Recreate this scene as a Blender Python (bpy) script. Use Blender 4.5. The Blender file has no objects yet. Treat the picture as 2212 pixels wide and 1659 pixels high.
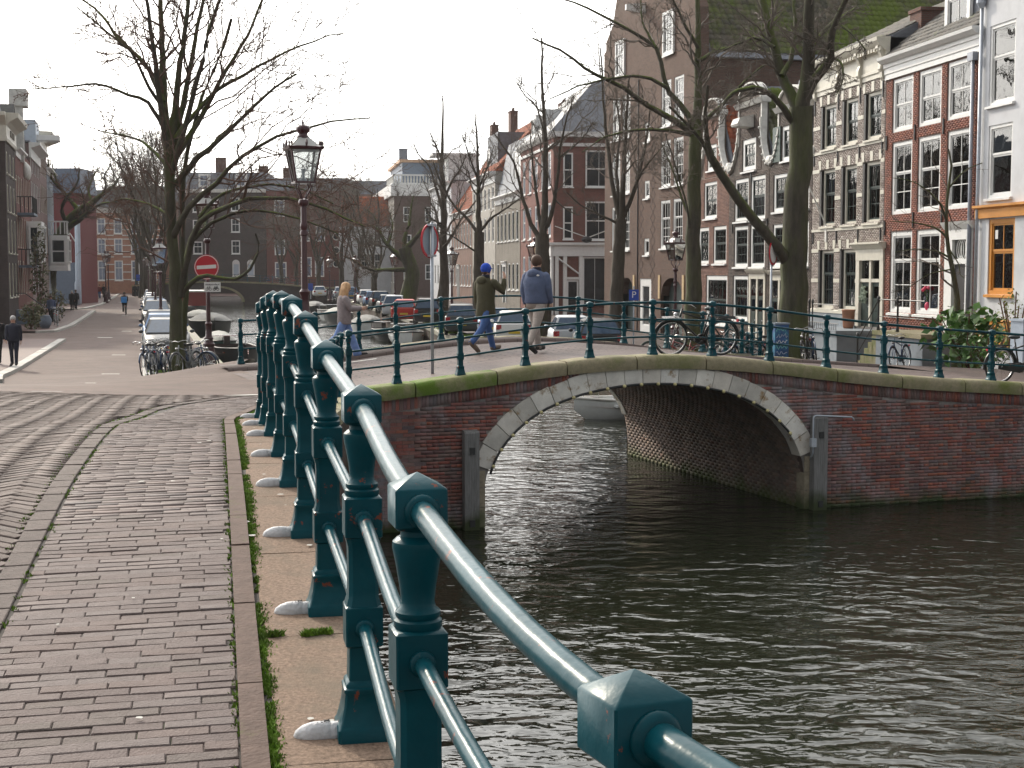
import bpy, bmesh, math, random
import numpy as np
from mathutils import Vector, Matrix

SC = bpy.context.scene
COL = SC.collection
random.seed(7)
RNG = np.random.default_rng(7)
R = math.radians

# ------------------------------------------------------------------ camera, sky, sun, exposure
CZ = 4.4                      # eye height above the canal water (water level is z = 0)
PITCH = R(4.3756)
cam_d = bpy.data.cameras.new("camera")
cam_d.sensor_width = 36.0
cam_d.lens = 36.0 * 3130 / 2212
cam_d.clip_start = 0.05
cam_d.clip_end = 3000
cam = bpy.data.objects.new("camera", cam_d)
COL.objects.link(cam)
cam.location = (0, 0, CZ)
cam.rotation_euler = (R(90) - PITCH, 0, 0)
SC.camera = cam

SUN_AZ, SUN_EL = R(-32), R(30)       # azimuth from +Y, negative = towards -X
world = bpy.data.worlds.new("World")
SC.world = world
world.use_nodes = True
wn = world.node_tree.nodes
wl = world.node_tree.links
wn.clear()
w_out = wn.new("ShaderNodeOutputWorld")
w_bg = wn.new("ShaderNodeBackground")
w_sky = wn.new("ShaderNodeTexSky")
w_sky.sky_type = 'NISHITA'
w_sky.sun_disc = False
w_sky.sun_elevation = SUN_EL
w_sky.sun_rotation = SUN_AZ
w_sky.air_density = 1.0
w_sky.dust_density = 2.5
w_tc = wn.new("ShaderNodeTexCoord")
w_no = wn.new("ShaderNodeTexNoise")
w_no.inputs["Scale"].default_value = 2.2
w_no.inputs["Detail"].default_value = 6
w_map = wn.new("ShaderNodeMapping")
w_map.inputs["Scale"].default_value = (1, 1, 3.0)
wl.new(w_tc.outputs["Generated"], w_map.inputs["Vector"])
wl.new(w_map.outputs["Vector"], w_no.inputs["Vector"])
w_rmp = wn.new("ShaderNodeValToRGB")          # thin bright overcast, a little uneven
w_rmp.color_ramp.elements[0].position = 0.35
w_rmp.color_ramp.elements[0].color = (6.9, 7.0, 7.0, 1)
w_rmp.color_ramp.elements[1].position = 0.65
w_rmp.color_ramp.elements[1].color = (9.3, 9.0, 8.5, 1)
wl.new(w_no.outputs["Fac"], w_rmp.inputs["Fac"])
w_mix = wn.new("ShaderNodeMix")
w_mix.data_type = 'RGBA'
w_mix.inputs["Factor"].default_value = 0.72
wl.new(w_sky.outputs["Color"], w_mix.inputs["A"])
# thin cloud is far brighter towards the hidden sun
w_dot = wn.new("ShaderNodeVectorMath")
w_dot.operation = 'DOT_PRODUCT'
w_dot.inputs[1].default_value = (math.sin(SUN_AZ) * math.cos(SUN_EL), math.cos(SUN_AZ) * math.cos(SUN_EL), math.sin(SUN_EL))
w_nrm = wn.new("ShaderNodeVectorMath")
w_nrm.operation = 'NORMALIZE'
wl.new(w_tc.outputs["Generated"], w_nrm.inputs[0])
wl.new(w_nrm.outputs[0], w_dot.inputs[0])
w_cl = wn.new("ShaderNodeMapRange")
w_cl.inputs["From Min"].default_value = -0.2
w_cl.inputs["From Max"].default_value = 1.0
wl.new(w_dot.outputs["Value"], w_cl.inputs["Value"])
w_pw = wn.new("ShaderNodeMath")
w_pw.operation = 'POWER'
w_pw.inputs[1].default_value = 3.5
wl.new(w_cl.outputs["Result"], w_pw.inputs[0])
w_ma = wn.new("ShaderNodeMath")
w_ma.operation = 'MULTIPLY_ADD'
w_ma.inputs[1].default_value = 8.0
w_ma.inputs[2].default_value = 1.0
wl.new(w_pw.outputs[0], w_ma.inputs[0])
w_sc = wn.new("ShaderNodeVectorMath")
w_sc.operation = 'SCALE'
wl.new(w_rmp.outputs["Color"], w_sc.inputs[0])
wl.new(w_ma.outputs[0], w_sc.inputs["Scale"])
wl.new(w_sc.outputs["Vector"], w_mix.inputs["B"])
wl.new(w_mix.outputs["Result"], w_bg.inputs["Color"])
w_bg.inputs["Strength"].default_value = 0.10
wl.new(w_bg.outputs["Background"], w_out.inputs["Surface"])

sun_d = bpy.data.lights.new("sun", 'SUN')
sun_d.energy = 3.4
sun_d.angle = R(3.0)
sun_d.color = (1.0, 0.9, 0.74)
sun = bpy.data.objects.new("sun", sun_d)
COL.objects.link(sun)
_sd = Vector((math.sin(SUN_AZ) * math.cos(SUN_EL), math.cos(SUN_AZ) * math.cos(SUN_EL), math.sin(SUN_EL)))
sun.rotation_euler = _sd.to_track_quat('Z', 'Y').to_euler()

SC.view_settings.view_transform = 'Standard'
SC.view_settings.look = 'None'
SC.view_settings.exposure = -0.12
SC.view_settings.gamma = 1.0
SC.view_settings.use_curve_mapping = False
SC.render.engine = 'CYCLES'
SC.cycles.use_denoising = True
SC.cycles.max_bounces = 6
SC.cycles.diffuse_bounces = 3
SC.cycles.glossy_bounces = 3
SC.cycles.transparent_max_bounces = 12
SC.cycles.caustics_reflective = False
SC.cycles.caustics_refractive = False


def at(x, y, Y):
 """world point seen at photo position (x, y) at forward distance Y (photo taken as 2212 x 1659)."""
 u, v = x - 1106, 829.5 - y
 F = 3130.0
 d = (u, F * math.cos(PITCH) + v * math.sin(PITCH), v * math.cos(PITCH) - F * math.sin(PITCH))
 k = Y / d[1]
 return (d[0] * k, Y, CZ + d[2] * k)


# ------------------------------------------------------------------ mesh helpers
class MB:
 """collects shapes, then builds ONE mesh object"""

 def __init__(s):
  s.v, s.f, s.m = [], [], []

 def add(s, vs, fs, m=0):
  b = len(s.v)
  s.v += [tuple(p) for p in vs]
  for f in fs:
   s.f.append(tuple(b + i for i in f))
   s.m.append(m)
  return s

 def box(s, x0, x1, y0, y1, z0, z1, m=0):
  return s.add([(x0, y0, z0), (x1, y0, z0), (x1, y1, z0), (x0, y1, z0), (x0, y0, z1), (x1, y0, z1), (x1, y1, z1), (x0, y1, z1)],
      [(0, 3, 2, 1), (4, 5, 6, 7), (0, 1, 5, 4), (1, 2, 6, 5), (2, 3, 7, 6), (3, 0, 4, 7)], m)

 def quad(s, a, b, c, d, m=0):
  return s.add([a, b, c, d], [(0, 1, 2, 3)], m)

 def prism(s, poly, y0, y1, m=0):            # (x, z) outline pushed along y
  n = len(poly)
  vs = [(x, y0, z) for x, z in poly] + [(x, y1, z) for x, z in poly]
  return s.add(vs, [tuple(range(n)), tuple(range(2 * n - 1, n - 1, -1))] + [(i, i + n, (i + 1) % n + n, (i + 1) % n) for i in range(n)], m)

 def prismx(s, poly, x0, x1, m=0):           # (y, z) outline pushed along x
  n = len(poly)
  vs = [(x0, y, z) for y, z in poly] + [(x1, y, z) for y, z in poly]
  return s.add(vs, [tuple(range(n)), tuple(range(2 * n - 1, n - 1, -1))] + [(i, i + n, (i + 1) % n + n, (i + 1) % n) for i in range(n)], m)

 def prismz(s, poly, z0, z1, m=0):           # (x, y) outline pushed up
  n = len(poly)
  vs = [(x, y, z0) for x, y in poly] + [(x, y, z1) for x, y in poly]
  return s.add(vs, [tuple(range(n)), tuple(range(2 * n - 1, n - 1, -1))] + [(i, i + n, (i + 1) % n + n, (i + 1) % n) for i in range(n)], m)

 def lathe(s, prof, n=12, c=(0, 0, 0), rot=0.0, m=0):
  vs, fs = [], []
  for r, z in prof:
   for i in range(n):
    a = rot + 2 * math.pi * i / n
    vs.append((c[0] + r * math.cos(a), c[1] + r * math.sin(a), c[2] + z))
  k = len(prof)
  for j in range(k - 1):
   for i in range(n):
    i2 = (i + 1) % n
    fs.append((j * n + i, j * n + i2, (j + 1) * n + i2, (j + 1) * n + i))
  fs.append(tuple(range(n - 1, -1, -1)))
  fs.append(tuple(range((k - 1) * n, k * n)))
  return s.add(vs, fs, m)

 def sq(s, prof, c=(0, 0, 0), m=0):           # square section: (half width, z)
  return s.lathe([(h * math.sqrt(2), z) for h, z in prof], 4, c, math.pi / 4, m)

 def tube(s, pts, r, n=6, m=0, caps=True, closed=False):
  pts = [Vector(p) for p in pts]
  k = len(pts)
  rs = list(r) if hasattr(r, '__len__') else [r] * k
  t0 = (pts[1] - pts[0]).normalized()
  ref = Vector((0, 0, 1)) if abs(t0.z) < 0.9 else Vector((1, 0, 0))
  nrm = t0.cross(ref).normalized()
  vs, fs = [], []
  for i in range(k):
   if closed:
    t = (pts[(i + 1) % k] - pts[i - 1]).normalized()
   else:
    t = (pts[min(i + 1, k - 1)] - pts[max(i - 1, 0)]).normalized()
   nrm = (nrm - t * nrm.dot(t)).normalized()
   b = t.cross(nrm)
   for j in range(n):
    a = 2 * math.pi * j / n
    vs.append(pts[i] + (nrm * math.cos(a) + b * math.sin(a)) * rs[i])
  for i in range(k if closed else k - 1):
   i2 = (i + 1) % k
   for j in range(n):
    j2 = (j + 1) % n
    fs.append((i * n + j, i * n + j2, i2 * n + j2, i2 * n + j))
  if caps and not closed:
   fs.append(tuple(range(n - 1, -1, -1)))
   fs.append(tuple(range((k - 1) * n, k * n)))
  return s.add(vs, fs, m)

 def ball(s, c, r, n=10, k=6, m=0, sc=(1, 1, 1)):
  vs, fs = [], []
  for j in range(1, k):
   p = math.pi * j / k
   for i in range(n):
    a = 2 * math.pi * i / n
    vs.append((c[0] + r * sc[0] * math.sin(p) * math.cos(a), c[1] + r * sc[1] * math.sin(p) * math.sin(a), c[2] + r * sc[2] * math.cos(p)))
  t, b = len(vs), len(vs) + 1
  vs += [(c[0], c[1], c[2] + r * sc[2]), (c[0], c[1], c[2] - r * sc[2])]
  for j in range(k - 2):
   for i in range(n):
    i2 = (i + 1) % n
    fs.append((j * n + i, (j + 1) * n + i, (j + 1) * n + i2, j * n + i2))
  for i in range(n):
   i2 = (i + 1) % n
   fs.append((t, i, i2))
   fs.append((b, (k - 2) * n + i2, (k - 2) * n + i))
  return s.add(vs, fs, m)

 def mesh(s, name, mats, smooth=False, fix=True, rnd=None):
  me = bpy.data.meshes.new(name)
  me.from_pydata(s.v, [], s.f)
  if not isinstance(mats, (list, tuple)):
   mats = [mats]
  for m in mats:
   me.materials.append(m)
  if len(mats) > 1:
   me.polygons.foreach_set("material_index", s.m)
  if fix and len(s.f) < 20000:
   bm = bmesh.new()
   bm.from_mesh(me)
   bmesh.ops.recalc_face_normals(bm, faces=bm.faces)
   bm.to_mesh(me)
   bm.free()
  if smooth:
   shade(me, smooth)
  if rnd is not None:
   a = me.attributes.new("rnd", 'FLOAT', 'FACE')
   a.data.foreach_set("value", np.full(len(me.polygons), rnd, dtype=np.float32))
  me.update()
  return me

 def build(s, name, mats, parent=None, smooth=False, fix=True, loc=None, rotz=None, rnd=None):
  return put(name, s.mesh(name, mats, smooth, fix, rnd), parent, loc, rotz)


def shade(me, ang=True):
 me.polygons.foreach_set("use_smooth", np.ones(len(me.polygons), dtype=bool))
 if ang is not True:                      # an angle in degrees: keep the sharper edges hard
  bm = bmesh.new()
  bm.from_mesh(me)
  lim = R(ang)
  for e in bm.edges:
   if len(e.link_faces) == 2 and e.calc_face_angle(0) > lim:
    e.smooth = False
  bm.to_mesh(me)
  bm.free()


def put(name, me, parent=None, loc=None, rotz=None, rot=None):
 o = bpy.data.objects.new(name, me)
 COL.objects.link(o)
 if parent is not None:
  o.parent = parent
 if loc is not None:
  o.location = loc
 if rotz is not None:
  o.rotation_euler = (0, 0, rotz)
 if rot is not None:
  o.rotation_euler = rot
 return o


def thing(name, label, cat, loc=(0, 0, 0), rotz=0.0, group=None):
 o = bpy.data.objects.new(name, None)
 o.empty_display_size = 0.3
 COL.objects.link(o)
 o.location = loc
 o.rotation_euler = (0, 0, rotz)
 o["label"] = label
 o["category"] = cat
 if group:
  o["group"] = group
 return o


def tag(o, label, cat, group=None):
 o["label"] = label
 o["category"] = cat
 if group:
  o["group"] = group
 return o


def structure(o):
 o["kind"] = "structure"
 return o


def stuff(o):
 o["kind"] = "stuff"
 return o


def clone(root, loc, rotz, label, group=None, scale=None, swap=None):
 """a copy of a thing with copies of its parts and sub-parts (mesh data shared); swap maps materials"""
 def cp(o, par):
  c = o.copy()
  COL.objects.link(c)
  if par is not None:
   c.parent = par
  if swap and c.type == 'MESH':
   for i, s in enumerate(c.material_slots):
    nm = s.material.name if s.material else ""
    if nm in swap:
     s.link = 'OBJECT'
     s.material = swap[nm]
  for ch in o.children:
   cp(ch, c)
  return c
 r = cp(root, None)
 r.location = loc
 r.rotation_euler = (0, 0, rotz)
 r["label"] = label
 if group:
  r["group"] = group
 if scale:
  r.scale = (scale,) * 3
 return r


def npmesh(name, V, Fq, mats, rnd=None, smooth=False, mi=None):
 """fast mesh from numpy arrays: V (n,3), Fq (m,k) all faces with k corners"""
 me = bpy.data.meshes.new(name)
 V = np.asarray(V, dtype=np.float32)
 Fq = np.asarray(Fq, dtype=np.int32)
 m, k = Fq.shape
 me.vertices.add(len(V))
 me.vertices.foreach_set("co", V.ravel())
 me.loops.add(m * k)
 me.loops.foreach_set("vertex_index", Fq.ravel())
 me.polygons.add(m)
 me.polygons.foreach_set("loop_start", np.arange(0, m * k, k, dtype=np.int32))
 for q in (mats if isinstance(mats, (list, tuple)) else [mats]):
  me.materials.append(q)
 if mi is not None:
  me.polygons.foreach_set("material_index", np.asarray(mi, dtype=np.int32))
 if smooth:
  me.polygons.foreach_set("use_smooth", np.ones(m, dtype=bool))
 me.update(calc_edges=True)
 if rnd is not None:
  a = me.attributes.new("rnd", 'FLOAT', 'FACE')
  a.data.foreach_set("value", np.asarray(rnd, dtype=np.float32))
 return me


BOXF = np.array([(4, 5, 6, 7), (0, 1, 5, 4), (1, 2, 6, 5), (2, 3, 7, 6), (3, 0, 4, 7)])      # no bottom


def boxes_np(C):
 """C (n,8,3) corner sets (0-3 back/bottom ring, 4-7 front/top ring) -> verts, quads (five faces each)"""
 n = len(C)
 return C.reshape(-1, 3), (BOXF[None] + 8 * np.arange(n)[:, None, None]).reshape(-1, 4)


# ------------------------------------------------------------------ materials
_M = {}


def mat(name, col, rough=0.7, metal=0.0, var=0.18, scale=6.0, bump=0.0, bscale=30.0, col2=None, mask=(0.55, 0.7), mscale=2.0,
  attr=None, pos=False, spec=0.5, coat=0.0, stretch=None, up2=False, low=None):
 """Principled with noisy colour; col2 = second colour in noise patches; attr = colours picked by the 'rnd' attribute"""
 if name in _M:
  return _M[name]
 m = bpy.data.materials.new(name)
 _M[name] = m
 m.use_nodes = True
 nt = m.node_tree
 N, L = nt.nodes, nt.links
 b = N["Principled BSDF"]
 b.inputs["Roughness"].default_value = rough
 b.inputs["Metallic"].default_value = metal
 b.inputs["Specular IOR Level"].default_value = spec
 b.inputs["Coat Weight"].default_value = coat
 b.inputs["Coat Roughness"].default_value = 0.08
 tc = N.new("ShaderNodeTexCoord")
 vec = tc.outputs["Object"]
 if pos:
  g = N.new("ShaderNodeNewGeometry")
  vec = g.outputs["Position"]
 if stretch:
  mp = N.new("ShaderNodeMapping")
  mp.inputs["Scale"].default_value = stretch
  L.new(vec, mp.inputs["Vector"])
  vec = mp.outputs["Vector"]
 if attr:
  at_ = N.new("ShaderNodeAttribute")
  at_.attribute_name = "rnd"
  rp = N.new("ShaderNodeValToRGB")
  cr = rp.color_ramp
  cr.interpolation = 'LINEAR'
  cols = attr
  cr.elements[0].color = (*cols[0], 1)
  cr.elements[1].color = (*cols[-1], 1)
  for i in range(1, len(cols) - 1):
   e = cr.elements.new(i / (len(cols) - 1))
   e.color = (*cols[i], 1)
  L.new(at_.outputs["Fac"], rp.inputs["Fac"])
  base = rp.outputs["Color"]
 else:
  rgb = N.new("ShaderNodeRGB")
  rgb.outputs[0].default_value = (*col, 1)
  base = rgb.outputs[0]
 no = N.new("ShaderNodeTexNoise")
 no.inputs["Scale"].default_value = scale
 no.inputs["Detail"].default_value = 5
 no.inputs["Roughness"].default_value = 0.65
 L.new(vec, no.inputs["Vector"])
 mr = N.new("ShaderNodeMapRange")
 mr.inputs["From Min"].default_value = 0.3
 mr.inputs["From Max"].default_value = 0.7
 mr.inputs["To Min"].default_value = 1 - var
 mr.inputs["To Max"].default_value = 1 + var
 L.new(no.outputs["Fac"], mr.inputs["Value"])
 vm = N.new("ShaderNodeVectorMath")
 vm.operation = 'SCALE'
 L.new(base, vm.inputs[0])
 L.new(mr.outputs["Result"], vm.inputs["Scale"])
 colout = vm.outputs["Vector"]
 if col2:
  n2 = N.new("ShaderNodeTexNoise")
  n2.inputs["Scale"].default_value = mscale
  n2.inputs["Detail"].default_value = 6
  n2.inputs["Roughness"].default_value = 0.7
  L.new(vec, n2.inputs["Vector"])
  m2 = N.new("ShaderNodeMapRange")
  m2.inputs["From Min"].default_value = mask[0]
  m2.inputs["From Max"].default_value = mask[1]
  L.new(n2.outputs["Fac"], m2.inputs["Value"])
  fac = m2.outputs["Result"]
  if up2:                                # second colour only on faces that look up (moss, dust)
   g2 = N.new("ShaderNodeNewGeometry")
   sx = N.new("ShaderNodeSeparateXYZ")
   L.new(g2.outputs["Normal"], sx.inputs[0])
   m3 = N.new("ShaderNodeMapRange")
   m3.inputs["From Min"].default_value = -0.2
   m3.inputs["From Max"].default_value = 0.6
   L.new(sx.outputs["Z"], m3.inputs["Value"])
   mu = N.new("ShaderNodeMath")
   mu.operation = 'MULTIPLY'
   L.new(fac, mu.inputs[0])
   L.new(m3.outputs["Result"], mu.inputs[1])
   fac = mu.outputs[0]
  mx = N.new("ShaderNodeMix")
  mx.data_type = 'RGBA'
  L.new(fac, mx.inputs["Factor"])
  L.new(colout, mx.inputs["A"])
  mx.inputs["B"].default_value = (*col2, 1)
  colout = mx.outputs["Result"]
 if low:                                    # growth and damp with a ragged upper edge: (colour, height below, height above)
  g4 = N.new("ShaderNodeNewGeometry")
  s4 = N.new("ShaderNodeSeparateXYZ")
  L.new(g4.outputs["Position"], s4.inputs[0])
  n4 = N.new("ShaderNodeTexNoise")
  n4.inputs["Scale"].default_value = 2.3
  n4.inputs["Detail"].default_value = 7
  L.new(g4.outputs["Position"], n4.inputs["Vector"])
  a4 = N.new("ShaderNodeMath")
  a4.operation = 'MULTIPLY_ADD'
  a4.inputs[1].default_value = -.7
  L.new(n4.outputs["Fac"], a4.inputs[0])
  L.new(s4.outputs["Z"], a4.inputs[2])
  m4 = N.new("ShaderNodeMapRange")
  m4.inputs["From Min"].default_value = low[1] - .35
  m4.inputs["From Max"].default_value = low[2] - .35
  m4.inputs["To Min"].default_value = 1
  m4.inputs["To Max"].default_value = 0
  L.new(a4.outputs[0], m4.inputs["Value"])
  mx4 = N.new("ShaderNodeMix")
  mx4.data_type = 'RGBA'
  L.new(m4.outputs["Result"], mx4.inputs["Factor"])
  L.new(colout, mx4.inputs["A"])
  mx4.inputs["B"].default_value = (*low[0], 1)
  colout = mx4.outputs["Result"]
 L.new(colout, b.inputs["Base Color"])
 if bump:
  n3 = N.new("ShaderNodeTexNoise")
  n3.inputs["Scale"].default_value = bscale
  n3.inputs["Detail"].default_value = 4
  L.new(vec, n3.inputs["Vector"])
  bp = N.new("ShaderNodeBump")
  bp.inputs["Strength"].default_value = bump
  bp.inputs["Distance"].default_value = 0.02
  L.new(n3.outputs["Fac"], bp.inputs["Height"])
  L.new(bp.outputs["Normal"], b.inputs["Normal"])
 return m


def brickmat(name, c1, c2, mortar, bw=0.22, bh=0.066, var=0.2, bump=0.4, ground=False, rough=0.85, col2=None, mask=(0.55, 0.75), mscale=0.6, ms=0.012):
 """brick courses for walls too far for their bricks to be told apart (object x+y across, z up), or flat paving (x, y)"""
 if name in _M:
  return _M[name]
 m = bpy.data.materials.new(name)
 _M[name] = m
 m.use_nodes = True
 N, L = m.node_tree.nodes, m.node_tree.links
 b = N["Principled BSDF"]
 b.inputs["Roughness"].default_value = rough
 b.inputs["Specular IOR Level"].default_value = .2
 tc = N.new("ShaderNodeTexCoord")
 vec = tc.outputs["Object"]
 if not ground:
  sx = N.new("ShaderNodeSeparateXYZ")
  L.new(vec, sx.inputs[0])
  ad = N.new("ShaderNodeMath")
  ad.operation = 'ADD'
  L.new(sx.outputs["X"], ad.inputs[0])
  L.new(sx.outputs["Y"], ad.inputs[1])
  cx = N.new("ShaderNodeCombineXYZ")
  L.new(ad.outputs[0], cx.inputs["X"])
  L.new(sx.outputs["Z"], cx.inputs["Y"])
  vec = cx.outputs[0]
 br = N.new("ShaderNodeTexBrick")
 br.inputs["Scale"].default_value = 1.0
 br.inputs["Brick Width"].default_value = bw
 br.inputs["Row Height"].default_value = bh
 br.inputs["Mortar Size"].default_value = ms
 br.inputs["Mortar Smooth"].default_value = 0.3
 br.inputs["Bias"].default_value = 0.0
 br.inputs["Color1"].default_value = (*c1, 1)
 br.inputs["Color2"].default_value = (*c2, 1)
 br.inputs["Mortar"].default_value = (*mortar, 1)
 L.new(vec, br.inputs["Vector"])
 no = N.new("ShaderNodeTexNoise")
 no.inputs["Scale"].default_value = 0.9
 no.inputs["Detail"].default_value = 8
 no.inputs["Roughness"].default_value = 0.75
 L.new(tc.outputs["Object"], no.inputs["Vector"])
 mr = N.new("ShaderNodeMapRange")
 mr.inputs["From Min"].default_value = 0.3
 mr.inputs["From Max"].default_value = 0.7
 mr.inputs["To Min"].default_value = 1 - var
 mr.inputs["To Max"].default_value = 1 + var
 L.new(no.outputs["Fac"], mr.inputs["Value"])
 vm = N.new("ShaderNodeVectorMath")
 vm.operation = 'SCALE'
 L.new(br.outputs["Color"], vm.inputs[0])
 L.new(mr.outputs["Result"], vm.inputs["Scale"])
 out = vm.outputs["Vector"]
 if col2:
  n2 = N.new("ShaderNodeTexNoise")
  n2.inputs["Scale"].default_value = mscale
  n2.inputs["Detail"].default_value = 7
  L.new(tc.outputs["Object"], n2.inputs["Vector"])
  m2 = N.new("ShaderNodeMapRange")
  m2.inputs["From Min"].default_value = mask[0]
  m2.inputs["From Max"].default_value = mask[1]
  L.new(n2.outputs["Fac"], m2.inputs["Value"])
  mx = N.new("ShaderNodeMix")
  mx.data_type = 'RGBA'
  L.new(m2.outputs["Result"], mx.inputs["Factor"])
  L.new(out, mx.inputs["A"])
  mx.inputs["B"].default_value = (*col2, 1)
  out = mx.outputs["Result"]
 L.new(out, b.inputs["Base Color"])
 bp = N.new("ShaderNodeBump")
 bp.inputs["Strength"].default_value = bump
 bp.inputs["Distance"].default_value = 0.01
 iv = N.new("ShaderNodeMath")
 iv.operation = 'SUBTRACT'
 iv.inputs[0].default_value = 1.0
 L.new(br.outputs["Fac"], iv.inputs[1])
 L.new(iv.outputs[0], bp.inputs["Height"])
 L.new(bp.outputs["Normal"], b.inputs["Normal"])
 return m


def glassmat(name, tint=(0.9, 0.92, 0.92), refl=0.10, rough=0.03):
 if name in _M:
  return _M[name]
 m = bpy.data.materials.new(name)
 _M[name] = m
 m.use_nodes = True
 N, L = m.node_tree.nodes, m.node_tree.links
 N.clear()
 o = N.new("ShaderNodeOutputMaterial")
 t = N.new("ShaderNodeBsdfTransparent")
 t.inputs["Color"].default_value = (*tint, 1)
 g = N.new("ShaderNodeBsdfGlossy")
 g.inputs["Roughness"].default_value = rough
 f = N.new("ShaderNodeFresnel")
 f.inputs["IOR"].default_value = 1.5
 no = N.new("ShaderNodeTexNoise")          # old glass is never quite flat
 no.inputs["Scale"].default_value = 1.3
 tc = N.new("ShaderNodeTexCoord")
 L.new(tc.outputs["Object"], no.inputs["Vector"])
 bp = N.new("ShaderNodeBump")
 bp.inputs["Strength"].default_value = 0.25
 bp.inputs["Distance"].default_value = 0.03
 L.new(no.outputs["Fac"], bp.inputs["Height"])
 L.new(bp.outputs["Normal"], g.inputs["Normal"])
 a = N.new("ShaderNodeMath")
 a.operation = 'ADD'
 a.use_clamp = True
 a.inputs[1].default_value = refl
 L.new(f.outputs[0], a.inputs[0])
 mx = N.new("ShaderNodeMixShader")
 L.new(a.outputs[0], mx.inputs[0])
 L.new(t.outputs[0], mx.inputs[1])
 L.new(g.outputs[0], mx.inputs[2])
 L.new(mx.outputs[0], o.inputs["Surface"])
 return m
# ------------------------------------------------------------------ shared materials
PAVE = [(.092, .068, .065), (.128, .099, .094), (.155, .124, .117), (.112, .093, .092), (.14, .104, .096), (.108, .088, .081)]
m_brick_pave = mat("paving_brick", None, .78, spec=.24, var=.16, scale=22, bump=.35, bscale=120, attr=PAVE, pos=True)
ROADC = [(.085, .064, .058), (.12, .092, .084), (.145, .116, .106), (.106, .086, .08), (.13, .1, .09)]
m_brick_road = mat("road_brick", None, .8, spec=.2, var=.2, scale=14, bump=.35, bscale=90, attr=ROADC, pos=True)
m_joint = mat("joint_sand", (.05, .042, .038), .95, var=.3, scale=25, col2=(.03, .05, .012), mask=(.58, .68), mscale=3)
m_gap = mat("open_joint", (.02, .018, .016), .95, var=.3, scale=25)
m_border = mat("border_brick", None, .85, spec=.2, var=.2, scale=20, bump=.4, bscale=80, attr=[(.095, .077, .072), (.13, .106, .098), (.11, .09, .083)], pos=True)
m_kerbstrip = mat("kerb_brick", (.11, .076, .064), .85, spec=.2, var=.22, scale=14, bump=.3, bscale=60, col2=(.1, .1, .04), mask=(.6, .75), mscale=5, pos=True)
m_granite_tan = mat("tan_granite", (.205, .145, .108), .9, spec=.2, var=.45, scale=75, bump=.35, bscale=150, col2=(.15, .12, .09), mask=(.5, .68), mscale=2.5, pos=True)
m_moss = mat("moss", (.11, .19, .018), .9, var=.45, scale=9, pos=True)
m_quaybrick = brickmat("quay_brick", (.1, .055, .045), (.065, .04, .035), (.1, .09, .08), col2=(.03, .04, .015), mask=(.5, .7))
m_kerbstone = mat("light_kerb_stone", (.34, .325, .3), .75, var=.15, scale=12, bump=.2, pos=True)
m_street = brickmat("street_brick", (.125, .078, .066), (.088, .056, .048), (.04, .034, .03), .2, .07, .3, .3, ground=True, rough=.8, col2=(.12, .086, .075), mask=(.5, .75), mscale=.35, ms=.008)
m_pavement = brickmat("pavement_brick", (.125, .064, .054), (.09, .05, .044), (.05, .04, .037), .2, .07, .25, .25, ground=True, rough=.62, ms=.008)
m_street_r = brickmat("quay_street_brick", (.1, .068, .06), (.075, .054, .048), (.05, .045, .04), .2, .07, .25, .25, ground=True, rough=.65, col2=(.05, .06, .025), mask=(.6, .8), ms=.008)
m_white_paint = mat("white_road_paint", (.62, .6, .55), .6, var=.2, scale=9, pos=True)


def tps(pts):
 P = np.array(pts, dtype=float)
 n = len(P)
 d = np.hypot(P[:, None, 0] - P[None, :, 0], P[:, None, 1] - P[None, :, 1])
 K = np.where(d > 0, d * d * np.log(d + 1e-12), 0) + np.eye(n) * 0.3
 A = np.zeros((n + 3, n + 3))
 A[:n, :n] = K
 A[:n, n] = 1
 A[:n, n + 1:] = P[:, :2]
 A[n:, :n] = A[:n, n:].T
 w = np.linalg.solve(A, np.concatenate([P[:, 2], np.zeros(3)]))

 def f(X, Y):
  X = np.asarray(X, float)
  Y = np.asarray(Y, float)
  d = np.sqrt((X[..., None] - P[:, 0]) ** 2 + (Y[..., None] - P[:, 1]) ** 2)
  return (np.where(d > 0, d * d * np.log(d + 1e-12), 0) @ w[:n]) + w[n] + w[n + 1] * X + w[n + 2] * Y
 return f


# posts of the railing beside the camera: x, y, height of the ground at each
A_POSTS = [(.74, .69, 2.87), (.148, 1.72, 2.92), (-.19, 2.88, 3.0), (-.425, 4.067, 3.086), (-.678, 5.277, 3.156), (-.916, 6.429, 3.232), (-1.151, 7.585, 3.287),
   (-1.39, 8.763, 3.294), (-1.644, 9.996, 3.279), (-1.877, 11.11, 3.234), (-2.12, 12.3, 3.17)]
_cp = []
for (x, y, z) in A_POSTS:
 for dx in (0, -1.2, -4, -9, -16):
  _cp.append((x + dx, y, z))
_cp += [(-2.8, 16.1, 3.04), (-8, 16.1, 3.02), (-16, 16, 2.98), (-3, 20, 2.66), (-8, 20, 2.8), (-16, 20, 2.75), (-3.3, 24, 2.43), (-9, 25, 2.47), (-16, 25, 2.4),
  (-4.3, 27, 2.42), (-9, 30, 2.14), (-16, 30, 2.05), (-5.3, 31, 2.42), (-6.5, 34.6, 2.36), (-9, 34.5, 1.92), (-16, 35, 1.75), (-7.2, 37.5, 1.95), (-11, 40, 1.5), (-17, 40, 1.42),
  (-8.5, 42, 1.5), (-10, 46, 1.26), (-18, 46, 1.24), (-12, 52, 1.2), (-20, 52, 1.2), (-26, 20, 2.7), (-26, 30, 2.0), (-26, 40, 1.4), (-26, 50, 1.2)]
_zl = tps(_cp)


def zL(X, Y):
 X = np.clip(np.asarray(X, float), -26, None)
 Y = np.asarray(Y, float)
 k = np.clip((Y - 46) / 6, 0, 1)
 return _zl(X, np.minimum(Y, 54)) * (1 - k) + 1.2 * k


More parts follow.
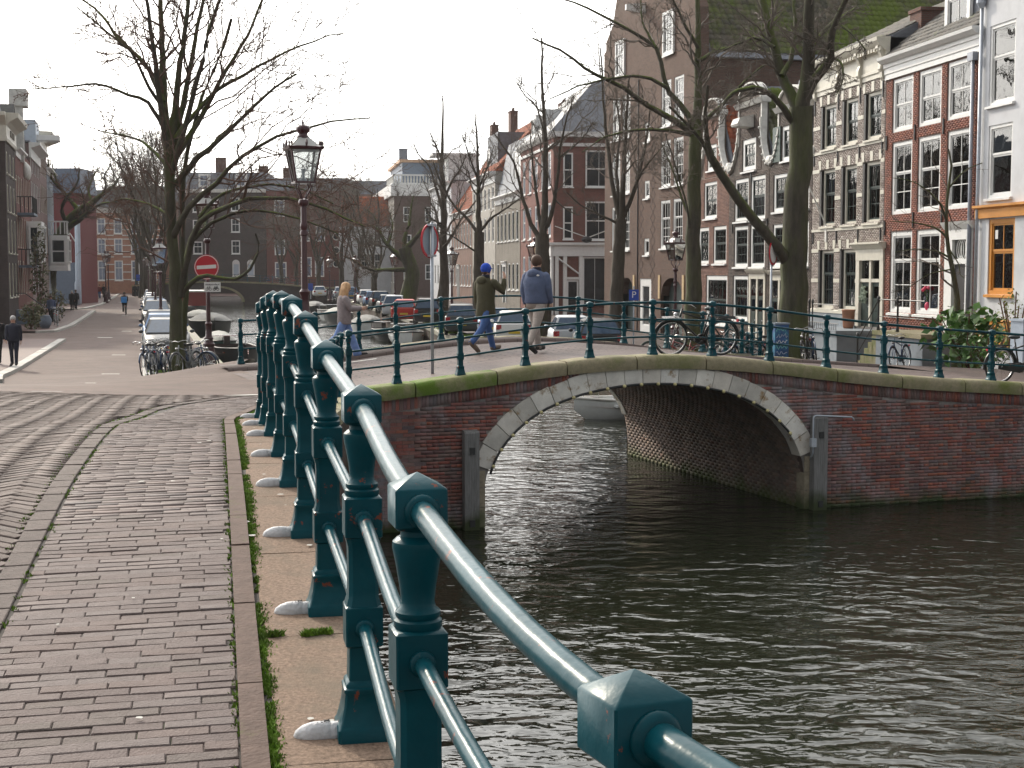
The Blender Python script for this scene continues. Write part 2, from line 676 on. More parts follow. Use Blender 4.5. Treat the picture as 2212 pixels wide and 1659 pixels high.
# bridge over the side canal: crown on the near railing, e along the deck, n across it
BE = np.array([.94994, .31243])
BN = np.array([-.31243, .94994])
BO = np.array([2.53, 26.0])
BZ = [(-9, 2.3), (-7.2, 2.38), (-5.52, 2.45), (-4.72, 2.53), (-3.62, 2.65), (-2.45, 2.8), (-1.24, 2.91), (0, 2.95), (1.15, 2.91), (2.3, 2.8), (3.49, 2.64), (4.74, 2.5), (6.01, 2.39), (7.19, 2.31), (9, 2.17), (12, 1.98), (16, 1.8)]


def zB(s):
 xs, zs = [a for a, b in BZ], [b for a, b in BZ]
 return np.interp(s, xs, zs) * .5 + .25 * np.interp(np.asarray(s) - .5, xs, zs) + .25 * np.interp(np.asarray(s) + .5, xs, zs)


def bxy(s, n):
 p = BO + BE * s + BN * n
 return float(p[0]), float(p[1])


_cr = [(*bxy(s, n), float(zB(s))) for s in (9, 12, 16) for n in (0, 4, 8.4)] + [(*bxy(s, 8.6), float(zB(s))) for s in (4.8, 6.5)]
_cr += [(9.5, 42, 1.75), (13, 40, 1.75), (20, 36, 1.7), (14.2, 44, 1.42), (12.9, 50, 1.38), (16.5, 32, 1.9), (5, 41, 1.75), (6.3, 50, 1.32), (3, 48, 1.3), (2, 56, 1.2), (9, 58, 1.22), (12, 60, 1.22), (20, 60, 1.2), (30, 40, 1.5), (30, 60, 1.2), (1, 66, 1.2), (10, 70, 1.2)]
_zr = tps(_cr)


def zR(X, Y):
 X = np.asarray(X, float)
 Y = np.asarray(Y, float)
 k = np.clip((Y - 52) / 10, 0, 1)
 return _zr(X, np.minimum(Y, 68)) * (1 - k) + 1.2 * k


def sheet(name, rows, zf, m, dz=0.0):
 """rows = list of polylines (same length) in plan -> one sheet draped on zf"""
 G = np.array(rows, dtype=float)
 a, b = G.shape[:2]
 Z = zf(G[..., 0], G[..., 1]) + dz
 V = np.concatenate([G, Z[..., None]], -1).reshape(-1, 3)
 i, j = np.meshgrid(np.arange(a - 1), np.arange(b - 1), indexing='ij')
 q = (i * b + j).ravel()
 F = np.stack([q, q + 1, q + b + 1, q + b], 1)
 n = np.cross(V[F[:, 1]] - V[F[:, 0]], V[F[:, 2]] - V[F[:, 0]])
 if n[:, 2].mean() < 0:
  F = F[:, ::-1]
 return put(name, npmesh(name, V, F, m, smooth=True))


def resample(pts, n):
 P = np.array(pts, float)
 d = np.concatenate([[0], np.cumsum(np.hypot(*np.diff(P[:, :2], axis=0).T))])
 t = np.linspace(0, d[-1], n)
 return np.stack([np.interp(t, d, P[:, k]) for k in range(P.shape[1])], 1)


# ------------------------------------------------------------------ water
def water_material():
 m = bpy.data.materials.new("canal_water")
 m.use_nodes = True
 N, L = m.node_tree.nodes, m.node_tree.links
 b = N["Principled BSDF"]
 b.inputs["Base Color"].default_value = (.012, .014, .008, 1)
 b.inputs["Roughness"].default_value = .035
 b.inputs["IOR"].default_value = 1.33
 g = N.new("ShaderNodeNewGeometry")
 mp = N.new("ShaderNodeMapping")
 mp.inputs["Rotation"].default_value = (0, 0, R(18))
 mp.inputs["Scale"].default_value = (1.0, 1.6, 1)
 L.new(g.outputs["Position"], mp.inputs["Vector"])
 hs = []
 for sc, am, det, dis in ((1.55, 1.0, 0, .9), (4.4, .24, 0, 1.3), (13, .03, 1, .4)):
  n = N.new("ShaderNodeTexNoise")
  n.inputs["Scale"].default_value = sc
  n.inputs["Detail"].default_value = det
  n.inputs["Distortion"].default_value = dis
  L.new(mp.outputs["Vector"], n.inputs["Vector"])
  k = N.new("ShaderNodeMath")
  k.operation = 'MULTIPLY'
  k.inputs[1].default_value = am
  L.new(n.outputs["Fac"], k.inputs[0])
  hs.append(k)
 a1 = N.new("ShaderNodeMath")
 L.new(hs[0].outputs[0], a1.inputs[0])
 L.new(hs[1].outputs[0], a1.inputs[1])
 a2 = N.new("ShaderNodeMath")
 L.new(a1.outputs[0], a2.inputs[0])
 L.new(hs[2].outputs[0], a2.inputs[1])
 pn = N.new("ShaderNodeTexNoise")            # calm and ruffled patches
 pn.inputs["Scale"].default_value = .16
 pn.inputs["Detail"].default_value = 2
 L.new(mp.outputs["Vector"], pn.inputs["Vector"])
 pr = N.new("ShaderNodeMapRange")
 pr.inputs["From Min"].default_value = .35
 pr.inputs["From Max"].default_value = .65
 pr.inputs["To Min"].default_value = .5
 pr.inputs["To Max"].default_value = 1.2
 L.new(pn.outputs["Fac"], pr.inputs["Value"])
 pm = N.new("ShaderNodeMath")
 pm.operation = 'MULTIPLY'
 L.new(a2.outputs[0], pm.inputs[0])
 L.new(pr.outputs["Result"], pm.inputs[1])
 a2 = pm
 bp = N.new("ShaderNodeBump")
 bp.inputs["Strength"].default_value = 1.0
 bp.inputs["Distance"].default_value = .054
 L.new(a2.outputs[0], bp.inputs["Height"])
 L.new(bp.outputs["Normal"], b.inputs["Normal"])
 return m


_w = MB()
_w.quad((-160, -8, 0), (80, -8, 0), (80, 330, 0), (-160, 330, 0))
structure(_w.build("water", water_material()))

# ------------------------------------------------------------------ the left bank: crossing, street, pavements
def x_edge_l(Y):      # water's edge of the left bank
 pts = [(-6, .95), (.69, .85), (1.72, .26), (2.88, -.06), (4.067, -.29), (12.46, -2.02), (14.5, -2.3), (24.0, -2.85), (26, -4.0), (31.5, -6.1), (33.5, -6.2), (36, -6.35), (60, -12.5), (100, -22.7), (204, -49.4), (330, -82)]
 return np.interp(Y, [a for a, b in pts], [b for a, b in pts])


_ys = np.concatenate([np.linspace(-4, 26, 46), np.linspace(26.8, 60, 36), np.linspace(64, 330, 40)])
rows = []
for y in _ys:
 xe = float(x_edge_l(y))
 if 2 < y < 16:
  xe -= .12
 x0 = min(-30, xe - 60) if y > 60 else -34.0
 rows.append([(x, y) for x in np.concatenate([np.linspace(x0, -18 if y < 60 else xe - 14, 8), np.linspace((-18 if y < 60 else xe - 14) + .8, xe, 30)])])
street = structure(sheet("street", rows, zL, m_street, -.03))

# kerbs of the left pavements (light stone), each pavement a raised sheet
def kerb_run(parent, line, w=.34, h=.11, step=1.0, zf=zL, side=1, name="kerb_stone"):
 P = np.array(line, float)
 d = np.concatenate([[0], np.cumsum(np.hypot(*np.diff(P, axis=0).T))])
 n = max(1, int(d[-1] / step))
 for i in range(n):
  a, b = d[-1] * i / n + .008, d[-1] * (i + 1) / n - .008
  pa = np.array([np.interp(a, d, P[:, 0]), np.interp(a, d, P[:, 1])])
  pb = np.array([np.interp(b, d, P[:, 0]), np.interp(b, d, P[:, 1])])
  t = (pb - pa) / np.hypot(*(pb - pa))
  q = np.array([-t[1], t[0]]) * w * side
  mb = MB()
  cs = [pa, pb, pb + q, pa + q]
  z = [float(zf(*c)) for c in cs]
  hh = h + random.uniform(-.008, .008)
  vs = [(c[0], c[1], zz - .1) for c, zz in zip(cs, z)] + [(c[0] + (q[0] * .06 if k < 2 else 0), c[1] + (q[1] * .06 if k < 2 else 0), zz + hh) for k, (c, zz) in enumerate(zip(cs, z))]
  mb.add(vs, [(0, 1, 5, 4), (1, 2, 6, 5), (2, 3, 7, 6), (3, 0, 4, 7), (4, 5, 6, 7)])
  mb.build(name, m_kerbstone, parent)


def kx(Y, off):
 return -.2565 * Y + off


def pavement_block(line, y0, y1, back, nm="pavement", hs=.1):
 L_ = resample(line, 26)
 rows_ = [[(x + (back - 0) * 0 - k, y) for k in np.linspace(.30, back, 8)] for x, y in L_]
 o = structure(sheet(nm, rows_, zL, m_pavement, hs - .03))
 kerb_run(o, line, side=1, h=.085)
 return o


pavement_block([(-13.2, 37.5), (-15.3, 43.5), (-18.2, 56), (-21.3, 69.2)], 37, 69, 22)
pavement_block([(-25.6, 78.4), (-24.9, 79.4), (-26.6, 88), (-31, 106), (-35.1, 122.4)], 78, 123, 20)
pavement_block([(-38.6, 127.5), (-38.4, 131), (-41.5, 147), (-52, 190), (-60, 222)], 127, 222, 24)

# stone band along the parking strip and the thin stone marks in the road
for y in np.arange(39.2, 92, 1.02):
 mb = MB()
 x0, x1 = kx(y, .05), kx(y + 1.0, .05)
 za, zb = float(zL(x0, y)), float(zL(x1, y + 1))
 mb.quad((x0, y, za - .012), (x0 + .22, y, za - .012), (x1 + .22, y + 1.0, zb - .012), (x1, y + 1.0, zb - .012))
 mb.build("edge_stone", m_kerbstone, street)
for (x0, x1, y) in ((218, 257, 806.3), (181, 211, 825), (240, 270, 765.6), (209, 241, 728.3), (261, 283, 714.6), (207, 228, 675.2), (262, 275, 681.3), (251, 270, 664.6), (255, 268, 641.3), (55, 131, 842)):
 Y = 30.0
 for _ in range(80):
  p = at((x0 + x1) / 2, y, Y)
  Y += (p[2] - float(zL(p[0], Y))) * 3
  Y = min(max(Y, 12), 160)
 a, b = at(x0, y, Y), at(x1, y, Y)
 w = .16 if Y < 60 else .3
 z = float(zL((a[0] + b[0]) / 2, Y)) - .03
 sl = float(zL(a[0], Y + w) - zL(a[0], Y))
 mb = MB()
 mb.quad((a[0], Y, z + .006), (b[0], Y, z + .006), (b[0], Y + w, z + sl + .006), (a[0], Y + w, z + sl + .006))
 mb.build("road_stud_strip", m_white_paint, street)
for i in range(22):            # dotted line across the far crossing
 x = 206 + i * 4.3
 p = at(x, 655 + .2, 152)
 MB().box(p[0], p[0] + .12, 118, 118.5, 1.172, 1.178).build("road_marking", m_white_paint, street)

# quay walls
def quay(name, label, pts, h_of, m, cop, inward, depth=.35):
 t = thing(name, label, "wall", (pts[0][0], pts[0][1], 0))
 P = np.array(pts, float)
 mb = MB()
 c = MB()
 for (a, b) in zip(P[:-1], P[1:]):
  za, zb = h_of(*a), h_of(*b)
  mb.quad((a[0] - P[0][0], a[1] - P[0][1], -1.2), (b[0] - P[0][0], b[1] - P[0][1], -1.2), (b[0] - P[0][0], b[1] - P[0][1], zb - .2), (a[0] - P[0][0], a[1] - P[0][1], za - .2))
 mb.build("wall", m, t)
 d = np.concatenate([[0], np.cumsum(np.hypot(*np.diff(P, axis=0).T))])
 n = min(int(d[-1] / 1.6), 70)
 for i in range(n):
  a, b = d[-1] * i / n + .01, d[-1] * (i + 1) / n - .01
  pa = np.array([np.interp(a, d, P[:, 0]), np.interp(a, d, P[:, 1])])
  pb = np.array([np.interp(b, d, P[:, 0]), np.interp(b, d, P[:, 1])])
  t_ = (pb - pa) / np.hypot(*(pb - pa))
  q = np.array([-t_[1], t_[0]]) * inward
  o = []
  for z in (-.2, .015):
   for p, k in ((pa, -.06), (pb, -.06), (pb, depth), (pa, depth)):
    w = p + q * k
    o.append((w[0] - P[0][0], w[1] - P[0][1], h_of(*p) + z))
  mm = MB()
  mm.add(o, [(0, 1, 5, 4), (1, 2, 6, 5), (2, 3, 7, 6), (3, 0, 4, 7), (4, 5, 6, 7), (3, 2, 1, 0)])
  mm.build("coping_stone", cop, t)
 return t


m_quaystone = mat("quay_coping", (.27, .25, .21), .85, var=.25, scale=8, col2=(.09, .12, .03), mask=(.5, .7), mscale=1.2, pos=True)
zl_ = lambda x, y: float(zL(x, y)) - .03
zr_ = lambda x, y: float(zR(x, y)) - .03
quay("quay_wall", "old brick quay wall along the left bank with moored boats beside it", [(float(x_edge_l(y)), y) for y in (35, 40, 50, 60, 80, 100, 130, 160, 203)], zl_, m_quaybrick, m_quaystone, 1)


def x_edge_r(Y):
 return np.interp(Y, [34, 36, 46, 62, 77, 88, 203, 330], [5.6, 5.5, 5.0, .3, -3.7, -5.1, -24.5, -46])


quay("quay_wall", "old brick quay wall along the right bank below the parked cars", [(float(x_edge_r(y)), y) for y in (35.5, 46, 54, 62, 70, 77, 88, 110, 140, 170, 203)], zr_, m_quaybrick, m_quaystone, -1)

# ------------------------------------------------------------------ right bank ground
rows = []
for n in np.concatenate([np.linspace(0, 8.4, 8), np.linspace(8.9, 50, 36), np.linspace(54, 300, 30)]):
 if n <= 8.4:
  sl = 9.0
 else:
  sl = 5.0
  for _ in range(40):
   q = bxy(sl, n)
   sl += (float(x_edge_r(q[1])) - q[0]) * .8
 rows.append([bxy(s, n) for s in np.concatenate([np.linspace(sl, sl + 16, 26), np.linspace(sl + 18, sl + 70, 10)])])
structure(sheet("quay_street", rows, zR, m_street_r, -.03))
# farmost ground under everything beyond the last bridge
_g = MB()
_g.quad((-400, 206, 1.1), (300, 206, 1.1), (300, 900, 1.1), (-400, 900, 1.1))
structure(_g.build("ground", m_pavement))

# ------------------------------------------------------------------ pavement beside the camera: bricks laid one by one
AD = np.array([-.1997, .9798])          # along the railing, away from the camera
AW = np.array([-.9798, -.1997])         # across it, towards the street
AO = np.array([-.425, 4.067])


def axy(t, w):
 p = AO + AD * t + AW * w
 return float(p[0]), float(p[1])


def w_right(t):
 return np.interp(t, [-3, 8.2, 10.5, 13], [.35, .35, -.02, -.35])


def w_left(t):
 return np.interp(t, [-3, 7.6, 8.7, 10.36, 11.85, 13.2], [1.15, 1.15, 1.0, .72, .16, -.5])


BRICK_Z = .05


def brick_variants(name, l, w, h, m, cols, k=14, ch=.006):
 out = []
 for i in range(k):
  rnd = random.Random(name + str(i))
  mb = MB()
  j = [rnd.uniform(-.003, .003) for _ in range(8)]
  a, b = l / 2, w / 2
  lo = [(-a, -b, -h), (a, -b, -h), (a, b, -h), (-a, b, -h)]
  mid = [(x, y, -ch) for x, y, z in lo]
  top = [(x - math.copysign(ch, x), y - math.copysign(ch, y), j[q] * .6) for q, (x, y, z) in enumerate(lo)]
  mb.add(lo + mid + top, [(8, 9, 10, 11)] + [(q, (q + 1) % 4, (q + 1) % 4 + 4, q + 4) for q in range(4)] + [(q + 4, (q + 1) % 4 + 4, (q + 1) % 4 + 8, q + 8) for q in range(4)])
  out.append(mb.mesh(name, m, rnd=rnd.random()))
 return out


def lay(parent, spots, l, w, m, zf, single=300, name="brick", lift=0.0):
 """spots: (x, y, angle). The nearest `single` ones are objects, the rest one joined mesh."""
 spots = sorted(spots, key=lambda q: q[0] ** 2 + q[1] ** 2)
 var = brick_variants(name, l, w, BRICK_Z, m, None, ch=.0035)
 e = .1
 for sp_ in spots[:single]:
  x, y, a = sp_[:3]
  z = float(zf(x, y))
  gx, gy = float(zf(x + e, y) - z) / e, float(zf(x, y + e) - z) / e
  n = Vector((-gx + random.uniform(-.008, .008), -gy + random.uniform(-.008, .008), 1)).normalized()
  xa = Vector((math.cos(a), math.sin(a), 0))
  xa = (xa - n * xa.dot(n)).normalized()
  ya = n.cross(xa)
  M3 = Matrix((xa, ya, n)).transposed().to_4x4()
  o = put(name, random.choice(var), parent)
  M3.translation = Vector((x, y, z + random.uniform(-.0025, .0025) + lift))
  o.matrix_local = M3
  if len(sp_) > 3 and sp_[3] < .99:
   o.scale = (sp_[3], 1, 1)
 rest = np.array([q if len(q) > 3 else (*q, 1.0) for q in spots[single:]])
 if len(rest):
  n = len(rest)
  ca, sa = np.cos(rest[:, 2]), np.sin(rest[:, 2])
  C = np.zeros((n, 8, 3))
  dz = RNG.uniform(-.0025, .0025, n)
  for k, (sx, sy) in enumerate(((-1, -1), (1, -1), (1, 1), (-1, 1))):
   X = rest[:, 0] + ca * sx * rest[:, 3] * l / 2 - sa * sy * w / 2
   Y = rest[:, 1] + sa * sx * rest[:, 3] * l / 2 + ca * sy * w / 2
   Z = zf(X, Y) + lift + dz + RNG.uniform(-.0008, .0008, n)
   C[:, k] = np.stack([X, Y, Z - BRICK_Z], 1)
   C[:, k + 4] = np.stack([X, Y, Z], 1)
  V, F = boxes_np(C)
  me = npmesh(name + "_field", V, F, m, rnd=np.repeat(RNG.random(n), 5))
  stuff(put(name + "_field", me, parent))


rows = [[axy(t, w) for w in np.linspace(float(w_right(t)) - .15, float(w_left(t)) + .2, 8)] for t in np.linspace(-2.5, 12.8, 40)]
sidewalk = structure(sheet("sidewalk", rows, zL, m_joint, -.006))
spots = []
row_p, bl, bw = .0625, .205, .0585
i = 0
t = -1.2
while t < 12.4:
 sh = (.5 * (i % 2) + .06 * math.sin(i * .7)) * bl + random.uniform(-.016, .016)
 w = float(w_right(t)) + .004 - (sh % bl)
 lim = float(w_left(t))
 while w < lim:
  a, b = max(w, float(w_right(t)) + .003), min(w + bl, lim - .003)
  if b - a > .04:
   x, y = axy(t, (a + b) / 2)
   spots.append((x, y, math.atan2(AW[1], AW[0]) + random.uniform(-.008, .008), (b - a) / bl))
  w += bl
 t += row_p
 i += 1
lay(sidewalk, spots, bl - .0028, bw + .0018, m_brick_pave, zL)

# border row between the sidewalk and the road: laid end to end, kept as single pavers
BORD = [axy(-2.2, 1.215), axy(7.4, 1.215), (-3.235, 12.4), (-3.33, 13.3), (-3.31, 14.1), (-3.03, 15.65), (-2.78, 16.4)]
BP = resample(BORD, 400)
bd = np.concatenate([[0], np.cumsum(np.hypot(*np.diff(BP, axis=0).T))])
spots = []
s = 0.0
while s < bd[-1] - .3:
 x, y = np.interp(s + .1, bd, BP[:, 0]), np.interp(s + .1, bd, BP[:, 1])
 x2, y2 = np.interp(s + .15, bd, BP[:, 0]), np.interp(s + .15, bd, BP[:, 1])
 spots.append((float(x), float(y), math.atan2(y2 - y, x2 - x)))
 s += .205
lay(sidewalk, spots, .196, .105, m_border, zL, 120, "border_paver", .004)
rows = []
for s in np.linspace(0, bd[-1], 80):
 x, y = np.interp(s, bd, BP[:, 0]), np.interp(s, bd, BP[:, 1])
 x2, y2 = np.interp(s + .05, bd, BP[:, 0]), np.interp(s + .05, bd, BP[:, 1])
 nn = np.array([-(y2 - y), x2 - x])
 nn = nn / (np.hypot(*nn) + 1e-9)
 rows.append([(x + nn[0] * k, y + nn[1] * k) for k in (-.09, .09)])
# light kerb that carries the border round the corner
for k in range(5):
 a = resample([(-3.03, 15.75), (-2.86, 16.7), (-2.9, 18.5), (-3.0, 20.5)], 6)
 p, q = a[k], a[k + 1]
 dd = (q - p) / np.hypot(*(q - p)) * .008
 MB().add([(p[0] - .13 + dd[0], p[1] + dd[1], float(zL(*p)) + .012), (p[0] + .13 + dd[0], p[1] + dd[1], float(zL(*p)) + .012), (q[0] + .13 - dd[0], q[1] - dd[1], float(zL(*q)) + .012), (q[0] - .13 - dd[0], q[1] - dd[1], float(zL(*q)) + .012)], [(0, 1, 2, 3)]).build("kerb_stone", m_kerbstone, sidewalk)

# herringbone road bricks
roadbed = structure(sheet("road", [[(x, y) for x in np.linspace(-9.5, float(np.interp(y, BP[:, 1], BP[:, 0])) + .05, 16)] for y in np.linspace(3.4, 16.3, 30)], zL, m_gap, -.02))
HL, HW, n_ = .201, .067, 3
ha = R(45) + math.atan2(AD[1], AD[0]) - R(90)
spots = []
for b in range(-60, 60):
 for i in range(-160, 260):
  for vert in (0, 1):
   px = (i + n_ * b) * HW
   py = (i - n_ * b) * HW
   if vert:
    cx, cy, a = px + HW / 2, py + HW + HL / 2, math.pi / 2
   else:
    cx, cy, a = px + HL / 2, py + HW / 2, 0
   X = -4 + cx * math.cos(ha) - cy * math.sin(ha)
   Y = 4 + cx * math.sin(ha) + cy * math.cos(ha)
   if Y < 3.8 or Y > 19.5 or X < -.37 * Y - 1.0:
    continue
   xb = float(np.interp(Y, BP[:, 1], BP[:, 0])) if Y < 16.3 else -3.1
   if X > xb - .12:
    continue
   spots.append((X, Y, ha + a + random.uniform(-.02, .02)))
lay(roadbed, spots, HL - .009, HW - .009, m_brick_road, zL, 300, "brick", .003)

# brick kerb strip on the canal side, with the moss line beside it
KS = resample([axy(-1.5, .31), axy(8.2, .31), axy(10.4, -.05), axy(12.6, -.35)], 200)
kd = np.concatenate([[0], np.cumsum(np.hypot(*np.diff(KS, axis=0).T))])
s = 0.0
while s < kd[-1] - .3:
 l = random.uniform(.42, .62)
 pa = np.array([np.interp(s, kd, KS[:, 0]), np.interp(s, kd, KS[:, 1])])
 pb = np.array([np.interp(s + l - .006, kd, KS[:, 0]), np.interp(s + l - .006, kd, KS[:, 1])])
 tt = (pb - pa) / np.hypot(*(pb - pa))
 q = np.array([-tt[1], tt[0]]) * .038
 j = random.uniform(-.003, .004)
 vs = []
 for z in (-.06, .012 + j):
  for c in (pa + q, pb + q, pb - q, pa - q):
   vs.append((c[0], c[1], float(zL(*c)) + z))
 MB().add(vs, [(0, 1, 5, 4), (1, 2, 6, 5), (2, 3, 7, 6), (3, 0, 4, 7), (4, 5, 6, 7)]).build("kerb_brick", m_kerbstrip, sidewalk)
 s += l


def tufts(name, spots, hmin, hmax, m, blades=9, spread=.014):
 """little clumps of blades: spots (x, y, z)"""
 S = np.repeat(np.array(spots), blades, 0)
 n = len(S)
 off = RNG.normal(0, spread, (n, 2))
 h = RNG.uniform(hmin, hmax, n)
 a = RNG.uniform(0, 6.28, n)
 ln = RNG.normal(0, .5, (n, 2)) * h[:, None]
 w = h * .28 + .002
 V = np.zeros((n, 3, 3))
 V[:, 0] = np.stack([S[:, 0] + off[:, 0] - np.cos(a) * w, S[:, 1] + off[:, 1] - np.sin(a) * w, S[:, 2]], 1)
 V[:, 1] = np.stack([S[:, 0] + off[:, 0] + np.cos(a) * w, S[:, 1] + off[:, 1] + np.sin(a) * w, S[:, 2]], 1)
 V[:, 2] = np.stack([S[:, 0] + off[:, 0] + ln[:, 0], S[:, 1] + off[:, 1] + ln[:, 1], S[:, 2] + h], 1)
 return stuff(put(name, npmesh(name, V.reshape(-1, 3), np.arange(3 * n).reshape(-1, 3), m)))


def along(P, n, jit, z0, zf):
 d = np.concatenate([[0], np.cumsum(np.hypot(*np.diff(P, axis=0).T))])
 out = []
 for _ in range(n):
  s_ = random.uniform(0, d[-1])
  x, y = float(np.interp(s_, d, P[:, 0])) + random.gauss(0, jit), float(np.interp(s_, d, P[:, 1]))
  out.append((x, y, float(zf(x, y)) + z0))
 return out


MS = resample([axy(-1.2, .252), axy(8.15, .255), axy(10.3, -.1)], 200)
sp = along(MS, 1500, .006, -.006, zL)
sp = [q for q in sp if math.sin(q[1] * 2.1) + math.sin(q[1] * 5.3) + math.sin(q[1] * 17) * .6 + random.uniform(-.8, 1.2) > -.9]
tag(tufts("moss", sp, .005, .018, m_moss, 14, .011), "bright green moss growing between the brick kerb and the stone edge", "moss")
JS = resample([axy(-1.2, .352), axy(8.2, .352)], 100)
sp = along(JS, 260, .003, -.006, zL)
tag(tufts("weeds", sp + along(BP[:330] + np.array([.065, 0]), 150, .006, -.006, zL) + along(BP[:330] - np.array([.07, 0]), 170, .006, -.006, zL), .006, .02, m_moss, 6, .008), "tiny green weeds in the joints of the brick sidewalk", "weeds")

# droppings and specks on the pavement
V, F = [], []
for _ in range(34):
 t_ = random.uniform(-.2, 8)
 w_ = random.uniform(.0, 1.1) if random.random() < .8 else random.uniform(-.05, .2)
 c = axy(t_, w_)
 r_ = random.uniform(.006, .02)
 b_ = len(V)
 for q in range(7):
  a_ = q * .898
  k_ = r_ * random.uniform(.6, 1.2)
  x_, y_ = c[0] + k_ * math.cos(a_), c[1] + k_ * math.sin(a_)
  V.append((x_, y_, float(zL(x_, y_)) + .008))
 F.append(tuple(range(b_, b_ + 7)))
tag(stuff(put("droppings", npmesh("droppings", V, F, mat("pale_droppings", (.42, .41, .38), .8, pos=True)))), "pale bird droppings and gum spots on the brick sidewalk", "droppings")
# ------------------------------------------------------------------ materials
m_green = mat("dark_green_paint", (.0025, .05, .066), .3, var=.22, scale=5, bump=.14, bscale=16, col2=(.17, .05, .03), mask=(.632, .648), mscale=12, pos=True, spec=.14)
m_shoe = mat("white_shoe_paint", (.5, .5, .52), .6, var=.2, scale=30, bump=.3, bscale=80, col2=(.2, .19, .18), mask=(.6, .75), mscale=14, pos=True)
m_scratch = mat("dark_scratch", (.06, .06, .06), .8)
FB = [(.13, .075, .075), (.28, .085, .065), (.17, .11, .115), (.33, .11, .07), (.16, .11, .1), (.23, .145, .135), (.3, .09, .065), (.13, .1, .11), (.2, .135, .12)]
m_facebrick = mat("bridge_brick", None, .85, var=.3, scale=3.5, bump=.4, bscale=60, attr=FB, pos=True, col2=(.33, .33, .36), mask=(.5, .74), mscale=1.1, stretch=(1, 1, .5), low=((.035, .055, .015), .02, .3))
m_mortar = mat("bridge_mortar", (.27, .25, .235), .95, var=.3, scale=4, pos=True, col2=(.08, .07, .07), mask=(.45, .65), mscale=.9, low=((.03, .045, .015), .02, .3))
m_barrel = brickmat("barrel_brick", (.1, .068, .055), (.07, .05, .045), (.06, .055, .05), .21, .065, .35, .5, col2=(.12, .11, .1), mask=(.6, .8))
m_marble = mat("pale_arch_stone", None, .6, attr=[(.5, .48, .44), (.76, .74, .69), (.62, .58, .52), (.78, .77, .74)], var=.2, scale=3, bump=.15, bscale=25, col2=(.3, .2, .1), mask=(.54, .64), mscale=3.2, pos=True)
m_coping = mat("bridge_coping_stone", (.27, .235, .15), .85, var=.2, scale=14, bump=.4, bscale=50, col2=(.13, .15, .035), mask=(.46, .68), mscale=.9, pos=True)
m_coping_moss = mat("mossy_coping_stone", (.21, .21, .1), .9, var=.25, scale=14, bump=.5, bscale=50, col2=(.1, .17, .015), mask=(.4, .56), mscale=1.6, pos=True)
m_timber = mat("weathered_timber", (.2, .2, .2), .9, var=.35, scale=4, bump=.6, bscale=20, stretch=(12, 12, .8), low=((.04, .055, .02), .1, .35))
m_black = mat("black_rubber", (.02, .022, .024), .5)
m_bulb = mat("cream_bulb", (.62, .55, .28), .35)
m_galv = mat("galvanised_steel", (.42, .46, .52), .4, metal=.35, var=.12, scale=9)
m_deck = brickmat("bridge_deck_brick", (.14, .1, .093), (.095, .071, .067), (.03, .026, .024), .42, .15, .35, .35, ground=True, rough=.7, ms=.022)
m_deckside = brickmat("bridge_side_paver", (.13, .096, .087), (.11, .082, .076), (.06, .05, .045), .3, .15, .15, .3, ground=True, rough=.6, ms=.008)


def csq(mb, prof, ch=.18, m=0):
 """square section with cut corners: (half width, z)"""
 vs, fs = [], []
 for h, z in prof:
  c = h * ch
  vs += [(h, -h + c, z), (h, h - c, z), (h - c, h, z), (-h + c, h, z), (-h, h - c, z), (-h, -h + c, z), (-h + c, -h, z), (h - c, -h, z)]
 for j in range(len(prof) - 1):
  for i in range(8):
   i2 = (i + 1) % 8
   fs.append((j * 8 + i, j * 8 + i2, (j + 1) * 8 + i2, (j + 1) * 8 + i))
 fs.append(tuple(range(7, -1, -1)))
 k = (len(prof) - 1) * 8
 fs.append(tuple(range(k, k + 8)))
 mb.add(vs, fs, m)


def block(mb, h, z0, z1, e=.005, ch=.07):
 csq(mb, [(h - e, z0), (h, z0 + e), (h, z1 - e), (h - e, z1)], ch)


def post_mesh(n=20):
 mb = MB()
 csq(mb, [(.078, -.01), (.078, .03), (.074, .036), (.071, .042), (.06, .09), (.056, .128), (.058, .132), (.058, .142), (.053, .146), (.052, .156), (.044, .164), (.042, .262)], .1)
 block(mb, .0525, .26, .378)
 csq(mb, [(.05, .376), (.043, .40), (.042, .42), (.042, .53), (.043, .548), (.05, .572)], .26)
 block(mb, .0525, .57, .688)
 mb.lathe([(.046, .686), (.049, .692), (.049, .704), (.043, .709), (.046, .714), (.046, .722), (.037, .73), (.034, .742), (.037, .77), (.045, .82), (.0515, .852), (.0505, .864), (.042, .872), (.035, .876), (.034, .886), (.04, .89), (.043, .9)], n)
 h = .0525
 csq(mb, [(h - .006, .893), (h, .899), (h, .972), (h - .003, .976), (.001, 1.003)], .06)
 me = mb.mesh("post", m_green, 40)
 return me


def shoe_mesh(marks):
 mb = MB()
 mb.ball((.125, 0, .004), .075, 14, 8, 0, (1, .42, .5))
 mb.ball((.085, 0, .004), .06, 12, 8, 0, (1, .5, .58))
 if marks:
  for k in range(3):
   cx = .105 + k * .021
   z = .044 - k * .0035
   for s in (1, -1):
    mb.tube([(cx - .008, -.008 * s, z - .001), (cx + .008, .008 * s, z - .002)], .0018, 4, 1)
 return mb.mesh("shoe", [m_shoe, m_scratch], True)


POST = post_mesh()
SHOE, SHOE_X = shoe_mesh(False), shoe_mesh(True)


